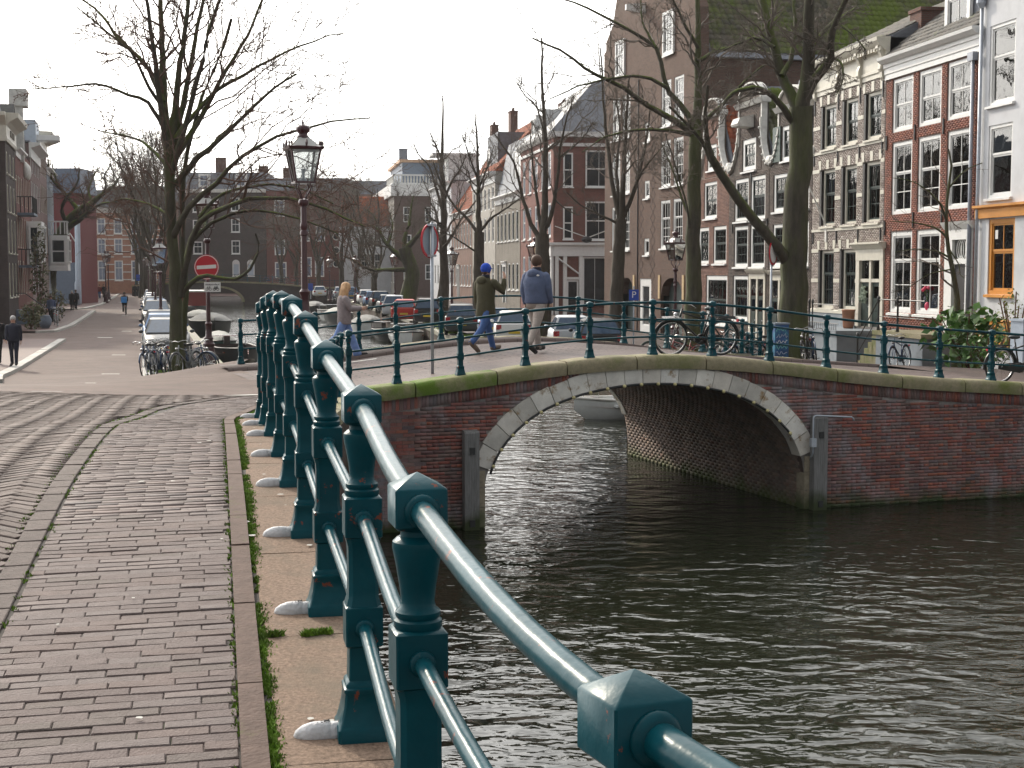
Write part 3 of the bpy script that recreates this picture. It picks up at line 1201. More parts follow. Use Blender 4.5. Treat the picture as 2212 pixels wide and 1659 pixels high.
def smooth_path(P, k=8):
 """Catmull-Rom through the points; returns k+1 points per span"""
 P = [Vector(p) for p in P]
 Q = [P[0] * 2 - P[1]] + P + [P[-1] * 2 - P[-2]]
 spans = []
 for i in range(1, len(Q) - 2):
  a, b, c, d = Q[i - 1], Q[i], Q[i + 1], Q[i + 2]
  sp = []
  for j in range(k + 1):
   t = j / k
   sp.append(.5 * ((2 * b) + (c - a) * t + (2 * a - 5 * b + 4 * c - d) * t * t + (3 * b - a - 3 * c + d) * t ** 3))
  spans.append(sp)
 return spans


def railing(label, posts, group=None, shoes=False, sides=12, side=1, k=8, heights=((.935, .024), (.629, .0185), (.319, .0185))):
 x0, y0, z0 = posts[0]
 t = thing("railing", label, "railing", (x0, y0, z0), 0, group)
 loc = [(x - x0, y - y0, z - z0) for x, y, z in posts]
 for i, p in enumerate(loc):
  a, b = Vector(loc[max(i - 1, 0)]), Vector(loc[min(i + 1, len(loc) - 1)])
  ang = math.atan2(b.y - a.y, b.x - a.x) + math.pi / 2
  o = put("post", POST, t, p, ang)
  if shoes:
   put("shoe", SHOE_X if i in (3, 4) else SHOE, o)
 spans = smooth_path(loc, k)
 for h, r in heights:
  for sp in spans:
   mb = MB()
   mb.tube([(q.x, q.y, q.z + h) for q in sp], r, sides)
   q0, q1 = sp[0], sp[1]
   d = (q1 - q0).normalized()
   for q, dd in ((sp[0], d), (sp[-1], (sp[-2] - sp[-1]).normalized())):
    c = Vector((q.x, q.y, q.z + h))
    mb.tube([c + dd * .045, c + dd * .058, c + dd * .066], [r * 1.5, r * 1.45, r * 1.05], sides)
   mb.build("rail", m_green, t, True, fix=False)
 return t


# ------------------------------------------------------------------ the bridge the camera stands on
railing("dark green iron railing beside the brick sidewalk, with white painted feet", A_POSTS, shoes=True, sides=20, k=10)

near = thing("canal_bridge", "brick bridge edged with tan granite slabs under the nearest green railing", "bridge", (-.4, 4, 0))
JN = [-6.0, -3.6, -2.45, -1.3, -.2, .95, 2.1, 3.3, 4.45, 5.6, 6.8, 8.0, 8.9]
APATH = resample([(x, y) for x, y, z in A_POSTS], 300)
APZ = resample(A_POSTS, 300)
ad = np.concatenate([[0], np.cumsum(np.hypot(*np.diff(APATH, axis=0).T))])
A3 = float(np.interp(4.067, APATH[:, 1], ad))        # arc position of the post whose foot is at t = 0


def a_pt(t, w):
 """point t along the railing from the third post, w to the street side"""
 s = min(max(t + A3, .02), ad[-1] - .02)
 p = np.array([np.interp(s, ad, APZ[:, k]) for k in range(3)])
 q = np.array([np.interp(s + .015, ad, APZ[:, k]) for k in range(3)]) - np.array([np.interp(s - .015, ad, APZ[:, k]) for k in range(3)])
 d = q[:2] / np.hypot(*q[:2])
 return p[0] - d[1] * w, p[1] + d[0] * w, p[2]


for a, b in zip(JN[:-1], JN[1:]):
 mb = MB()
 secs = 5
 ring = []
 sk = random.uniform(-.05, .05)
 for i in range(secs + 1):
  u = a + .004 + (b - a - .008) * i / secs
  pr = []
  for (w, dz, f) in ((.245, -.2, 0), (.245, .0, 0), (.235, .004, 1), (-.09, .004, 1), (-.12, -.012, 1), (-.135, -.04, 1), (-.135, -.2, 1)):
   x, y, z = a_pt(u + sk * w, w)
   pr.append((x + .4, y - 4, z + dz - .004))
  ring.append(pr)
 k = len(ring[0])
 vs = [p for r_ in ring for p in r_]
 fs = [(i * k + j, i * k + j + 1, (i + 1) * k + j + 1, (i + 1) * k + j) for i in range(secs) for j in range(k - 1)]
 fs += [tuple(range(k)), tuple(range(secs * k + k - 1, secs * k - 1, -1))]
 mb.add(vs, fs)
 mb.build("coping_stone", m_granite_tan, near)
mb = MB()
prev = None
for t_ in np.linspace(-4.2, 8.7, 30):
 x, y, z = a_pt(float(t_), -.05)
 cur = (x + .4, y - 4, z)
 if prev:
  mb.quad((prev[0], prev[1], -1), (cur[0], cur[1], -1), (cur[0], cur[1], cur[2] - .19), (prev[0], prev[1], prev[2] - .19))
 prev = cur
mb.build("wall", m_quaybrick, near)
# green weeds in one joint of the slabs, and a pair of pale spots
sp = []
for _ in range(120):
 w = random.uniform(.02, .23)
 x, y, z = a_pt(.95 + .01 * math.sin(w * 40) + random.gauss(0, .003), w)
 if math.sin(w * 33) > -.3:
  sp.append((x, y, z))
tag(tufts("weeds", sp, .008, .025, m_moss, 9, .006), "green weeds in the joint between two tan granite slabs", "weeds")

# ------------------------------------------------------------------ the arched bridge over the side canal
BANG = math.atan2(BE[1], BE[0])
bb = thing("arch_bridge", "brick arch bridge with pale stone ring and mossy coping over the side canal", "bridge", (float(BO[0]), float(BO[1]), 0), BANG)
FY = -.14                                       # the near face, in bridge coordinates
HALF = [(0, 2.46), (.35, 2.45), (.7, 2.42), (1.05, 2.365), (1.4, 2.29), (1.75, 2.18), (2.05, 2.055), (2.32, 1.9), (2.55, 1.72), (2.75, 1.52), (2.9, 1.32), (3.0, 1.12), (3.08, .9), (3.13, .6), (3.15, .3), (3.15, 0)]
CX = -.09
ARC = [(CX - x, z) for x, z in HALF[::-1]] + [(CX + x, z) for x, z in HALF[1:]]
arcP = np.array(ARC)
arcd = np.concatenate([[0], np.cumsum(np.hypot(*np.diff(arcP, axis=0).T))])


def arc_pt(s, off=0.0):
 p = np.array([np.interp(s, arcd, arcP[:, k]) for k in (0, 1)])
 q = np.array([np.interp(min(s + .12, arcd[-1]), arcd, arcP[:, k]) - np.interp(max(s - .12, 0), arcd, arcP[:, k]) for k in (0, 1)])
 q /= np.hypot(*q)
 return p[0] - q[1] * off, p[1] + q[0] * off


# deck: side paths a little higher than the road
prof = [(-.12, .0), (.3, .0), (1.44, .02), (1.46, .025), (1.58, .025), (1.6, -.05), (3, -.02), (4.2, 0), (5.4, -.02), (6.8, -.05), (6.82, .02), (8.4, .0)]
ss = np.linspace(-6.7, 9.15, 60)
for nm, lo, hi, m_ in (("side_path", 0, 5, m_deckside), ("deck", 5, 10, m_deck), ("side_path", 9, 12, m_deckside)):
 pr = prof[lo:hi]
 V = np.array([[(s, n, float(zB(s)) + dz - .02) for n, dz in pr] for s in ss])
 a, b = V.shape[:2]
 i, j = np.meshgrid(np.arange(a - 1), np.arange(b - 1), indexing='ij')
 q = (i * b + j).ravel()
 put(nm, npmesh(nm, V.reshape(-1, 3), np.stack([q, q + b, q + b + 1, q + 1], 1), m_, smooth=False), bb)
for s0, s1, n0, n1 in ((-5.3, -3.72, 1.64, 1.76), (-4.6, -3.67, 6.05, 6.2)):
 mb = MB()
 st = np.linspace(s0, s1, 6)
 for u, v in zip(st[:-1], st[1:]):
  mb.quad((u, n0, float(zB(u)) - .055), (v, n0, float(zB(v)) - .055), (v, n1, float(zB(v)) - .053), (u, n1, float(zB(u)) - .053))
 mb.build("road_marking", m_white_paint, bb)

# coping blocks
JB = [-5.75, -4.45, -3.0, -1.72, -.4, .95, 2.3, 3.65, 5.05, 6.45, 7.75, 9.1, 10.4, 11.7, 13, 14.3, 15.6]
CPROF = [(.28, -.05), (.28, .0), (-.14, .0), (-.19, -.012), (-.225, -.04), (-.245, -.085), (-.245, -.19), (-.235, -.245), (-.1, -.25)]
for ki, (a, b) in enumerate(zip(JB[:-1], JB[1:])):
 for fy, sg in ((0, 1), (8.3, -1)):
  if sg < 0 and a > 7:
   continue
  vs, fs = [], []
  dz = random.uniform(-.006, .006)
  for i in range(6):
   s = a + .012 + (b - a - .024) * i / 5
   e_ = .012 if i in (0, 5) else 0
   vs += [(s, fy + sg * (n + (e_ if n < 0 else 0)), float(zB(s)) + z + dz - (e_ if z > -.05 else 0)) for n, z in CPROF]
  k = len(CPROF)
  fs = [(i * k + j, i * k + j + 1, (i + 1) * k + j + 1, (i + 1) * k + j) for i in range(5) for j in range(k - 1)]
  fs += [tuple(range(k)), tuple(range(6 * k - 1, 5 * k - 1, -1))]
  MB().add(vs, fs).build("coping_stone", m_coping_moss if ki < 2 else m_coping, bb, 35)

# face wall behind the bricks, with the arch cut out
def face(y, s0, s1, sgn, name, m_):
 mb = MB()
 outer = []
 st = [s0, -4.9, -4.2, -3.6] + [p[0] for p in ARC] + [3.6, 4.4, 5.2, 6, 7, 8, 9, 11, 13, 15]
 st = sorted(set(round(q, 3) for q in st if s0 <= q <= s1) | {s0, s1})
 for u, v in zip(st[:-1], st[1:]):
  def lo(q):
   if abs(q - CX) >= 3.149:
    return -1.0
   return float(np.interp(abs(q - CX), [x for x, z in HALF], [z for x, z in HALF]))
  mid = (u + v) / 2
  a, b = (lo(u), lo(v)) if abs(mid - CX) < 3.15 else (-1.0, -1.0)
  mb.quad((u, y, a), (v, y, b), (v, y, float(zB(v)) - .24), (u, y, float(zB(u)) - .24))
 return mb.build(name, m_, bb, fix=False)


face(FY + .012, -5.85, 16.5, 1, "wall", m_mortar)
face(8.44, -6.5, 9.0, -1, "wall", m_barrel)
# barrel of the arch
mb = MB()
yy = np.linspace(FY + .02, 8.44, 10)
for (a, b) in zip(ARC[:-1], ARC[1:]):
 for u, v in zip(yy[:-1], yy[1:]):
  mb.quad((a[0], u, a[1]), (b[0], u, b[1]), (b[0], v, b[1]), (a[0], v, a[1]))
for sx in (-1, 1):
 x = CX + sx * 3.15
 for u, v in zip(yy[:-1], yy[1:]):
  mb.quad((x, u, 0), (x, v, 0), (x, v, -1), (x, u, -1))
me = mb.mesh("vault", mat("vault_brick", (.085, .06, .05), .9, var=.35, scale=2.5, bump=.5, bscale=18, col2=(.15, .14, .13), mask=(.66, .8), mscale=1.3, pos=True, low=((.07, .09, .02), -.05, .25)), fix=False)
vault = put("vault", me, bb)
# brick courses of the vault, laid along the barrel
C, rr = [], []
nc = int(arcd[-1] / .0675)
for i in range(nc):
 s0, s1 = arcd[-1] * i / nc + .0012, arcd[-1] * (i + 1) / nc - .0012
 if (s0 + s1) / 2 < arcd[-1] * .40:           # the left haunch cannot be seen from this side
  continue
 p0, p1 = arc_pt(s0), arc_pt(s1)
 q0, q1 = arc_pt(s0, -.004), arc_pt(s1, -.004)
 y = .05 - (i % 2) * .107
 while y < 8.3:
  a, b = max(y, .0) + .0015, min(y + .214, 8.4) - .0015
  C.append([(p0[0], a, p0[1]), (p1[0], a, p1[1]), (p1[0], b, p1[1]), (p0[0], b, p0[1]), (q0[0], a, q0[1]), (q1[0], a, q1[1]), (q1[0], b, q1[1]), (q0[0], b, q0[1])])
  y += .214
V, F = boxes_np(np.array(C))
m_vb = mat("vault_course_brick", None, .85, var=.3, scale=2, attr=[(.2, .145, .12), (.15, .115, .1), (.24, .17, .135), (.18, .14, .125), (.2, .125, .095)], pos=True, col2=(.2, .19, .17), mask=(.68, .8), mscale=1.3, low=((.06, .08, .015), -.02, .3))
stuff(put("brick_courses", npmesh("brick_courses", V, F, m_vb, rnd=np.repeat(RNG.random(len(C)), 5)), bb))

# ring stones
S0, S1 = 1.02, arcd[-1] - 1.02
NV = 21
for i in range(NV):
 a, b = S0 + (S1 - S0) * i / NV + .006, S0 + (S1 - S0) * (i + 1) / NV - .006
 for y0, y1, big in ((FY - .03 + random.uniform(-.006, .006), FY + .3, True), (8.2, 8.47, False)):
  vs = []
  for off in (-.025, .3 + (random.uniform(-.012, .012) if big else 0)):
   for s, y in ((a, y0), ((a + b) / 2, y0), (b, y0), (b, y1), ((a + b) / 2, y1), (a, y1)):
    x, z = arc_pt(s, off)
    vs.append((x, y, z))
  MB().add(vs, [(0, 1, 2, 3, 4, 5), (11, 10, 9, 8, 7, 6), (0, 6, 7, 1), (1, 7, 8, 2), (2, 8, 9, 3), (3, 9, 10, 4), (4, 10, 11, 5), (5, 11, 6, 0)]).build("voussoir", m_marble, bb, rnd=random.random())
for sx in (-1, 1):                                 # the worn springing stones below the ring
 z = 1.0
 for h in (.3, .34, .36):
  x = CX + sx * 3.135
  xx = sorted((x - sx * .02, x + sx * .2))
  MB().box(xx[0], xx[1], FY - .02, FY + .28, z - h + .006, z - .006).build("springing_stone", mat("worn_stone", (.3, .26, .19), .9, var=.3, scale=9, bump=.5, bscale=30, low=((.05, .07, .02), .0, .35), pos=True), bb)
  z -= h

# bricks of the near face
C = []
row = .0625
for k in range(0, 48):
 z0, z1 = -.06 + k * row + .005, -.06 + (k + 1) * row - .004
 s = -5.82 - (k % 2) * .108 - random.uniform(0, .02)
 while s < 16.2:
  ln = .212 if k % 6 else .106
  a, b = s + .004, s + ln - .004
  s += ln
  mid = (a + b) / 2
  if z1 > float(zB(mid)) - .455:
   continue
  lim_a, lim_b = a, b
  # keep clear of the ring
  if abs(mid - CX) < 3.6:
   zz = (z0 + z1) / 2
   d = np.hypot(arcP[:, 0] - mid, arcP[:, 1] - zz)
   inside = abs(mid - CX) < 3.15 and zz < np.interp(abs(mid - CX), [x for x, z in HALF], [z for x, z in HALF])
   if inside or d.min() < .32 or abs(mid - CX) < 3.36 and zz < 1.05:
    continue
  y = FY + random.uniform(-.0025, .0025)
  C.append([(a, FY + .02, z0), (b, FY + .02, z0), (b, FY + .02, z1), (a, FY + .02, z1), (a, y, z0), (b, y, z0), (b, y, z1), (a, y, z1)])
s = -5.82
while s < 16.2:                                      # soldier course below the coping
 a, b = s + .004, s + .061
 s += .065
 zt = float(zB(a)) - .252
 if abs((a + b) / 2 - CX) < 1.9:
  zc = np.interp(abs((a + b) / 2 - CX), [x for x, z in HALF], [z for x, z in HALF]) + .29
  if zc > zt - .05:
   continue
  zb_ = max(zt - .2, float(zc))
 else:
  zb_ = zt - .2
 y = FY + random.uniform(-.003, .001)
 C.append([(a, FY + .02, zb_), (b, FY + .02, zb_), (b, FY + .02, zt), (a, FY + .02, zt), (a, y, zb_), (b, y, zb_), (b, y, zt), (a, y, zt)])
C = np.array(C)
# 300 single bricks round the arch, where the wall is nearest the middle of the picture; the others one joined part
mid = C.mean(1)
ordr = np.argsort(mid[:, 0] + .0 * mid[:, 2])
one, rest = ordr[:300], ordr[300:]
for i in one:
 c0 = C[i].mean(0)
 mb = MB().add([tuple(p - c0) for p in C[i]], [tuple(f) for f in BOXF])
 mb.build("brick", m_facebrick, bb, fix=False, loc=tuple(c0), rnd=random.random())
V, F = boxes_np(C[rest])
stuff(put("brick_courses", npmesh("brick_courses", V, F, m_facebrick, rnd=np.repeat(RNG.random(len(rest)), 5)), bb))

# timber fenders with iron plates
for x0, x1, zt in ((-3.62, -3.36, 1.72), (3.12, 3.4, 1.76)):
 t = thing("timber_fender", "weathered timber fender post bolted to the brickwork, " + ("left of the arch opening" if x0 < 0 else "right of the arch opening"), "fender post", bxy((x0 + x1) / 2, FY - .1) + (0,), BANG)
 w = (x1 - x0) / 2
 mb = MB()
 mb.prismx([(-.1, -.5), (.07, -.5), (.07, zt), (-.07, zt - .01), (-.1, zt - .05)], -w, w)
 for sx in (-w * .4, w * .35):
  mb.box(sx - .006, sx + .006, -.104, -.098, -.2, zt - .1)
 mb.build("post", m_timber, t)
 for z in (zt - .35, .12):
  MB().box(-.045, .045, -.125, -.1, z - .06, z + .06).build("iron_plate", m_black, t)

# string of bulbs round the arch
t = thing("light_string", "black cable with cream bulbs strung round the arch", "string lights", bxy(CX, FY - .06) + (0,), BANG)
pts = []
for s in np.linspace(.95, arcd[-1] - 1.5, 60):
 x, z = arc_pt(float(s), -.03)
 pts.append((x - CX, 0, z))
MB().tube(pts, .022, 8).build("cable", m_black, t, True)
for k, s in enumerate(np.linspace(1.1, arcd[-1] - 1.55, 21)):
 x, z = arc_pt(float(s), -.03)
 MB().ball((x - CX, -.028, z), .033, 10, 6).build("bulb", m_bulb, t, True)

# iron pipe bracket
t = thing("pipe_bracket", "bent grey pipe with a small box fixed beside the right end of the arch", "pipe", bxy(3.06, FY - .25) + (1.0, ), BANG)
MB().tube([(0, .1, -.05), (0, 0, .1), (0, 0, .74), (.02, 0, .77), (.06, 0, .78), (.8, 0, .73), (.84, 0, .7), (.85, 0, .66)], .017, 8).build("pipe", m_galv, t, True)
MB().box(-.05, .05, -.04, .05, .2, .36).build("junction_box", m_galv, t)

# railings of that bridge: near side carries on round the corner of the quay
NB = [-5.55, -4.72, -3.6, -2.42, -1.22, -.01, 1.17, 2.34, 3.53, 4.77, 6.0, 7.19, 8.4, 9.6, 10.8, 12.0, 13.2]
ppz = lambda s: (*bxy(s, .0), float(zB(s)) + .0)
corner = [(-2.12, 12.3, 3.17), (-2.2, 13.5, 3.08), (-2.28, 14.7, 2.96), (-2.35, 15.9, 2.82), (-2.42, 17.1, 2.69), (-2.5, 18.3, 2.58), (-2.57, 19.5, 2.5), (-2.65, 20.7, 2.45), (-2.72, 21.9, 2.42), (-2.8, 23.1, 2.41)]
railing("dark green railing along the near edge of the arch bridge", [ppz(s) for s in NB], k=4, sides=8)
railing("dark green railing round the canal corner behind the nearest railing posts", corner[1:] + [ppz(-5.55)][:0] + [(-2.84, 24.0, 2.43)], k=2, sides=6)
FR = [(-6.25, 8.2), (-5.8, 8.2), (-4.6, 8.2), (-3.6, 8.2), (-2.75, 8.2), (-1.68, 8.2), (-.6, 8.2), (.55, 8.2), (1.68, 8.2), (2.85, 8.2), (4.0, 8.25), (5.1, 8.55), (6.05, 9.15), (6.9, 9.95), (7.65, 10.85), (8.4, 11.8), (9.0, 12.9), (9.2, 14.1), (9.4, 15.3)]
railing("dark green railing along the far edge of the arch bridge", [(*bxy(s, n), float(zB(s)) if n < 9 else float(min(zB(s), zR(*bxy(s, n)) + .02))) for s, n in FR], k=4, sides=8)
zc = lambda x, y: float(np.interp(y, [p[1] for p in corner], [p[2] for p in corner]))
quay("quay_wall", "brick canal corner between the two bridges, under the green railing", [(p[0] + .16, p[1]) for p in corner] + [(-2.72, 24.1)], zc, m_quaybrick, m_coping, 1)
# ------------------------------------------------------------------ house kit: x along the front, y into the house, z up (absolute)
m_white = mat("white_house_paint", (.74, .74, .73), .5, var=.06, scale=5)
m_cream = mat("cream_paint", (.6, .57, .49), .5, var=.08, scale=5)
m_whitestone = mat("white_trim_stone", (.62, .61, .58), .7, var=.18, scale=4)
m_dkgreen = mat("dark_green_sash_paint", (.012, .028, .024), .4)
m_blackpaint = mat("black_shutter_paint", (.014, .012, .014), .5)
m_glass = glassmat("window_glass", (.72, .76, .76), .07)
m_glassdk = mat("dark_window_glass", (.022, .027, .032), .14, var=.5, scale=1.2, spec=.3)
m_glassbl = mat("blue_window_glass", (.16, .19, .26), .08, var=.3, scale=.8, spec=.9)
m_interior = mat("dim_room", (.035, .032, .03), .9, var=.6, scale=.9)
m_curtain = mat("white_curtain", (.55, .55, .53), .9, var=.25, scale=9, stretch=(5, 1, .3))
m_blind = mat("white_blind", (.6, .6, .58), .8, var=.1, scale=4)
m_slate = mat("grey_slate_roof", (.13, .14, .165), .6, var=.25, scale=3, bump=.3, bscale=12)
m_tile_dark = mat("dark_roof_tile", None, .7, var=.3, scale=3, attr=[(.05, .05, .05), (.08, .075, .068), (.11, .095, .08), (.065, .06, .055)], pos=True, col2=(.1, .13, .02), mask=(.56, .7), mscale=.8)
m_tile_moss = mat("mossy_roof_tile", None, .85, var=.4, scale=2.2, attr=[(.07, .07, .05), (.1, .09, .07), (.13, .11, .08), (.08, .08, .045)], pos=True, col2=(.115, .16, .018), mask=(.45, .6), mscale=.3)
m_tile_red = mat("orange_roof_tile", None, .8, var=.3, scale=3, attr=[(.3, .07, .025), (.36, .1, .04), (.24, .06, .03), (.2, .08, .05)], pos=True, col2=(.09, .1, .03), mask=(.6, .75), mscale=1.2)
m_lead = mat("lead_sheet", (.3, .32, .37), .5, metal=.2, var=.15)
m_iron = mat("black_iron", (.02, .02, .022), .45)
m_stucco = mat("blue_grey_stucco", (.24, .27, .3), .8, var=.15, scale=4, col2=(.17, .19, .21), mask=(.5, .7), mscale=1)
m_chim = brickmat("chimney_brick", (.17, .08, .06), (.12, .06, .05), (.12, .1, .09))

_FR, _PN = {}, {}


def pane_mesh(w, h, m):
 k = (round(w, 3), round(h, 3), m.name)
 if k not in _PN:
  mb = MB()
  mb.box(0, w, 0, .006, 0, h)
  _PN[k] = mb.mesh("pane", m)
 return _PN[k]


def frame_mesh(w, h, cols, rows, fw, fm, sm, sw, mw, sillm, dy):
 """rows: list of (fraction of height, number of pane rows) from the top, one entry per sash"""
 k = (round(w, 3), round(h, 3), cols, tuple(rows), fw, fm.name, sm.name, sw, mw, dy)
 if k in _FR:
  return _FR[k]
 mb = MB()
 y0, y1 = dy, dy + .11
 mb.box(0, fw, y0, y1, 0, h)
 mb.box(w - fw, w, y0, y1, 0, h)
 mb.box(fw, w - fw, y0, y1, h - fw, h)
 mb.box(fw, w - fw, y0, y1, 0, fw * .9)
 panes = []
 iw, ih = w - 2 * fw, h - 1.9 * fw
 z = h - fw
 for fi, (fr, nr) in enumerate(rows):
  sh = ih * fr
  zb = z - sh
  ys = y0 + .035 + (.02 if fi else 0)
  mb.box(fw, fw + sw, ys, ys + .04, zb, z, 1)
  mb.box(w - fw - sw, w - fw, ys, ys + .04, zb, z, 1)
  mb.box(fw + sw, w - fw - sw, ys, ys + .04, z - sw, z, 1)
  mb.box(fw + sw, w - fw - sw, ys - .004, ys + .04, zb, zb + sw * 1.15, 1)
  gx0, gx1, gz0, gz1 = fw + sw, w - fw - sw, zb + sw * 1.15, z - sw
  for c in range(1, cols):
   x = gx0 + (gx1 - gx0) * c / cols
   mb.box(x - mw / 2, x + mw / 2, ys + .005, ys + .035, gz0, gz1, 1)
  for q in range(1, nr):
   zz = gz0 + (gz1 - gz0) * q / nr
   for c in range(cols):
    xa, xb = gx0 + (gx1 - gx0) * c / cols + (mw / 2 if c else 0), gx0 + (gx1 - gx0) * (c + 1) / cols - (mw / 2 if c < cols - 1 else 0)
    mb.box(xa, xb, ys + .006, ys + .034, zz - mw / 2, zz + mw / 2, 1)
  for c in range(cols):
   for q in range(nr):
    panes.append((gx0 + (gx1 - gx0) * c / cols, ys + .02, gz0 + (gz1 - gz0) * q / nr, (gx1 - gx0) / cols, (gz1 - gz0) / nr))
  z = zb
 me = mb.mesh("window", [fm, sm], fix=False)
 _FR[k] = (me, panes)
 return _FR[k]


def window(root, x0, x1, z0, z1, cols=2, rows=((.5, 1), (.5, 1)), fw=.09, fm=None, sm=None, sw=.045, mw=.028, sill=None, sillh=.09, glass=None, curtain=None, dy=.03, name="window"):
 fm = fm or m_white
 sm = sm or fm
 me, panes = frame_mesh(x1 - x0, z1 - z0, cols, rows, fw, fm, sm, sw, mw, None, dy)
 o = put(name, me, root, (x0, 0, z0))
 for (px, py, pz, pw, ph) in panes:
  put("pane", pane_mesh(pw, ph, glass or m_glass), o, (px, py, pz))
 if sill:
  mb = MB()
  mb.prismx([(dy + .02, -sillh), (dy + .02, .005), (-.1, -.02), (-.1, -sillh)], -.06, x1 - x0 + .06)
  mb.build("sill", sill, o)
 if curtain:
  f0, f1, cm = curtain
  h, w = z1 - z0, x1 - x0
  mb = MB()
  n = 10
  xs = np.linspace(fw, w - fw, n + 1)
  for i in range(n):
   ya, yb = (.2 + .02 * (i % 2), .2 + .02 * ((i + 1) % 2))
   mb.quad((xs[i], ya, h * f0 + .05), (xs[i + 1], yb, h * f0 + .05), (xs[i + 1], yb, h * f1 - .05), (xs[i], ya, h * f1 - .05))
  mb.build("curtain", cm, o, fix=False)
 return o


def front_wall(mb, W, z0, z1, holes, m=0, y=0.0, rev=.16, x00=0.0):
 xs = sorted({x00, W} | {h[0] for h in holes} | {h[1] for h in holes})
 zs = sorted({z0, z1} | {h[2] for h in holes} | {h[3] for h in holes})
 xs = [x for x in xs if x00 <= x <= W]
 zs = [z for z in zs if z0 <= z <= z1]
 for xa, xb in zip(xs[:-1], xs[1:]):
  run = None
  for za, zb in zip(zs[:-1], zs[1:]):
   cx, cz = (xa + xb) / 2, (za + zb) / 2
   inside = any(h[0] < cx < h[1] and h[2] < cz < h[3] for h in holes)
   if not inside:
    run = [za, zb] if run is None else [run[0], zb]
   if (inside or zb == zs[-1]) and run:
    mb.quad((xa, y, run[0]), (xb, y, run[0]), (xb, y, run[1]), (xa, y, run[1]), m)
    run = None
 for h in holes:
  a, b, c, d = h[:4]
  mb.quad((a, y, c), (a, y + rev, c), (a, y + rev, d), (a, y, d), m)
  mb.quad((b, y, c), (b, y, d), (b, y + rev, d), (b, y + rev, c), m)
  mb.quad((a, y, d), (a, y + rev, d), (b, y + rev, d), (b, y, d), m)
  mb.quad((a, y, c), (b, y, c), (b, y + rev, c), (a, y + rev, c), m)


def bricks_on(root, W, z0, z1, holes, m, row=.0625, ln=.215, proud=.008, skip=None, name="brick_courses", x00=0.0):
 """every brick of a near facade as relief geometry (joined: too small to pick apart)"""
 out = []
 n = int((z1 - z0) / row)
 for k in range(n):
  za, zb = z0 + k * row + .005, z0 + (k + 1) * row - .004
  cz = (za + zb) / 2
  hs = sorted((h[0], h[1]) for h in holes if h[2] - .002 < cz < h[3] + .002)
  segs, x = [], x00
  for a, b in hs:
   if a > x:
    segs.append((x, a))
   x = max(x, b)
  if x < W:
   segs.append((x, W))
  for a, b in segs:
   x = x00 + math.floor((a - x00) / ln) * ln - (k % 2) * ln / 2
   while x < b:
    p, q = max(x + .004, a + .002), min(x + ln - .004, b - .002)
    if q - p > .02 and not (skip and skip((p + q) / 2, cz)):
     out.append((p, q, za, zb))
    x += ln
 A = np.array(out)
 n = len(A)
 C = np.zeros((n, 8, 3))
 py = -proud + RNG.uniform(-.0025, .0025, n)
 for k, (xi, zi) in enumerate(((0, 2), (1, 2), (1, 3), (0, 3))):
  C[:, k] = np.stack([A[:, xi], np.full(n, .002), A[:, zi]], 1)
  C[:, k + 4] = np.stack([A[:, xi], py, A[:, zi]], 1)
 V, F = boxes_np(C)
 return stuff(put(name, npmesh(name, V, F, m, rnd=np.repeat(RNG.random(n), 5)), root))


def shell(root, W, z0, z1, depth, m, holes, back=True, gable=None, name="wall"):
 """four walls; gable = (x, z) outline above z1"""
 mb = MB()
 front_wall(mb, W, z0, z1, holes)
 mb.quad((0, 0, z0), (0, 0, z1), (0, depth, z1), (0, depth, z0))
 mb.quad((W, 0, z0), (W, depth, z0), (W, depth, z1), (W, 0, z1))
 mb.quad((0, depth, z0), (0, depth, z1), (W, depth, z1), (W, depth, z0))
 o = mb.build(name, m, root, fix=False)
 r = MB()
 r.box(.2, W - .2, .75, .8, z0 + .2, z1 - .1)
 r.build("room", m_interior, root)
 return o


def flat_roof(root, W, depth, z, m, name="roof", y0=0.0):
 MB().box(-.02, W + .02, y0 - .02, depth, z, z + .12).build(name, m, root)


def cornice(root, W, prof, m, ov=.08, name="cornice"):
 MB().prismx(prof, -ov, W + ov).build(name, m, root)


def dentils(root, W, z0, z1, y, m, step=.25, name="dentil_row"):
 x = step * .3
 me = MB().box(0, step * .5, 0, .1, 0, z1 - z0).mesh("dentil", m)
 while x < W - step * .3:
  put("dentil", me, root, (x, y, z0))
  x += step


def gable_roof(root, W, z0, zr, y0, y1, m, name="roof", ov=.0):
 """ridge runs away from the street"""
 mb = MB()
 c = W / 2
 mb.add([(-ov, y0, z0), (c, y0, zr), (W + ov, y0, z0), (-ov, y1, z0), (c, y1, zr), (W + ov, y1, z0)], [(0, 1, 4, 3), (1, 2, 5, 4), (0, 2, 1), (3, 4, 5)])
 return mb.build(name, m, root)


def mansard(root, W, z0, z1, depth, m, run=1.2, name="roof"):
 mb = MB()
 mb.add([(0, .1, z0), (W, .1, z0), (W, depth, z0), (0, depth, z0), (0, .1 + run, z1), (W, .1 + run, z1), (W, depth - run, z1), (0, depth - run, z1)],
   [(0, 1, 5, 4), (1, 2, 6, 5), (2, 3, 7, 6), (3, 0, 4, 7), (4, 5, 6, 7)])
 return mb.build(name, m, root)


def chimney(root, x, y, z0, z1, w=.7, d=.5, pots=2, m=None):
 mb = MB()
 mb.box(x - w / 2, x + w / 2, y - d / 2, y + d / 2, z0, z1)
 mb.box(x - w / 2 - .05, x + w / 2 + .05, y - d / 2 - .05, y + d / 2 + .05, z1, z1 + .12)
 for k in range(pots):
  mb.lathe([(.1, z1 + .12), (.085, z1 + .45), (.11, z1 + .5)], 8, (x - w / 4 + k * w / 2 if pots > 1 else x, y, 0))
 mb.build("chimney", m or m_chim, root)


_TILE = {}


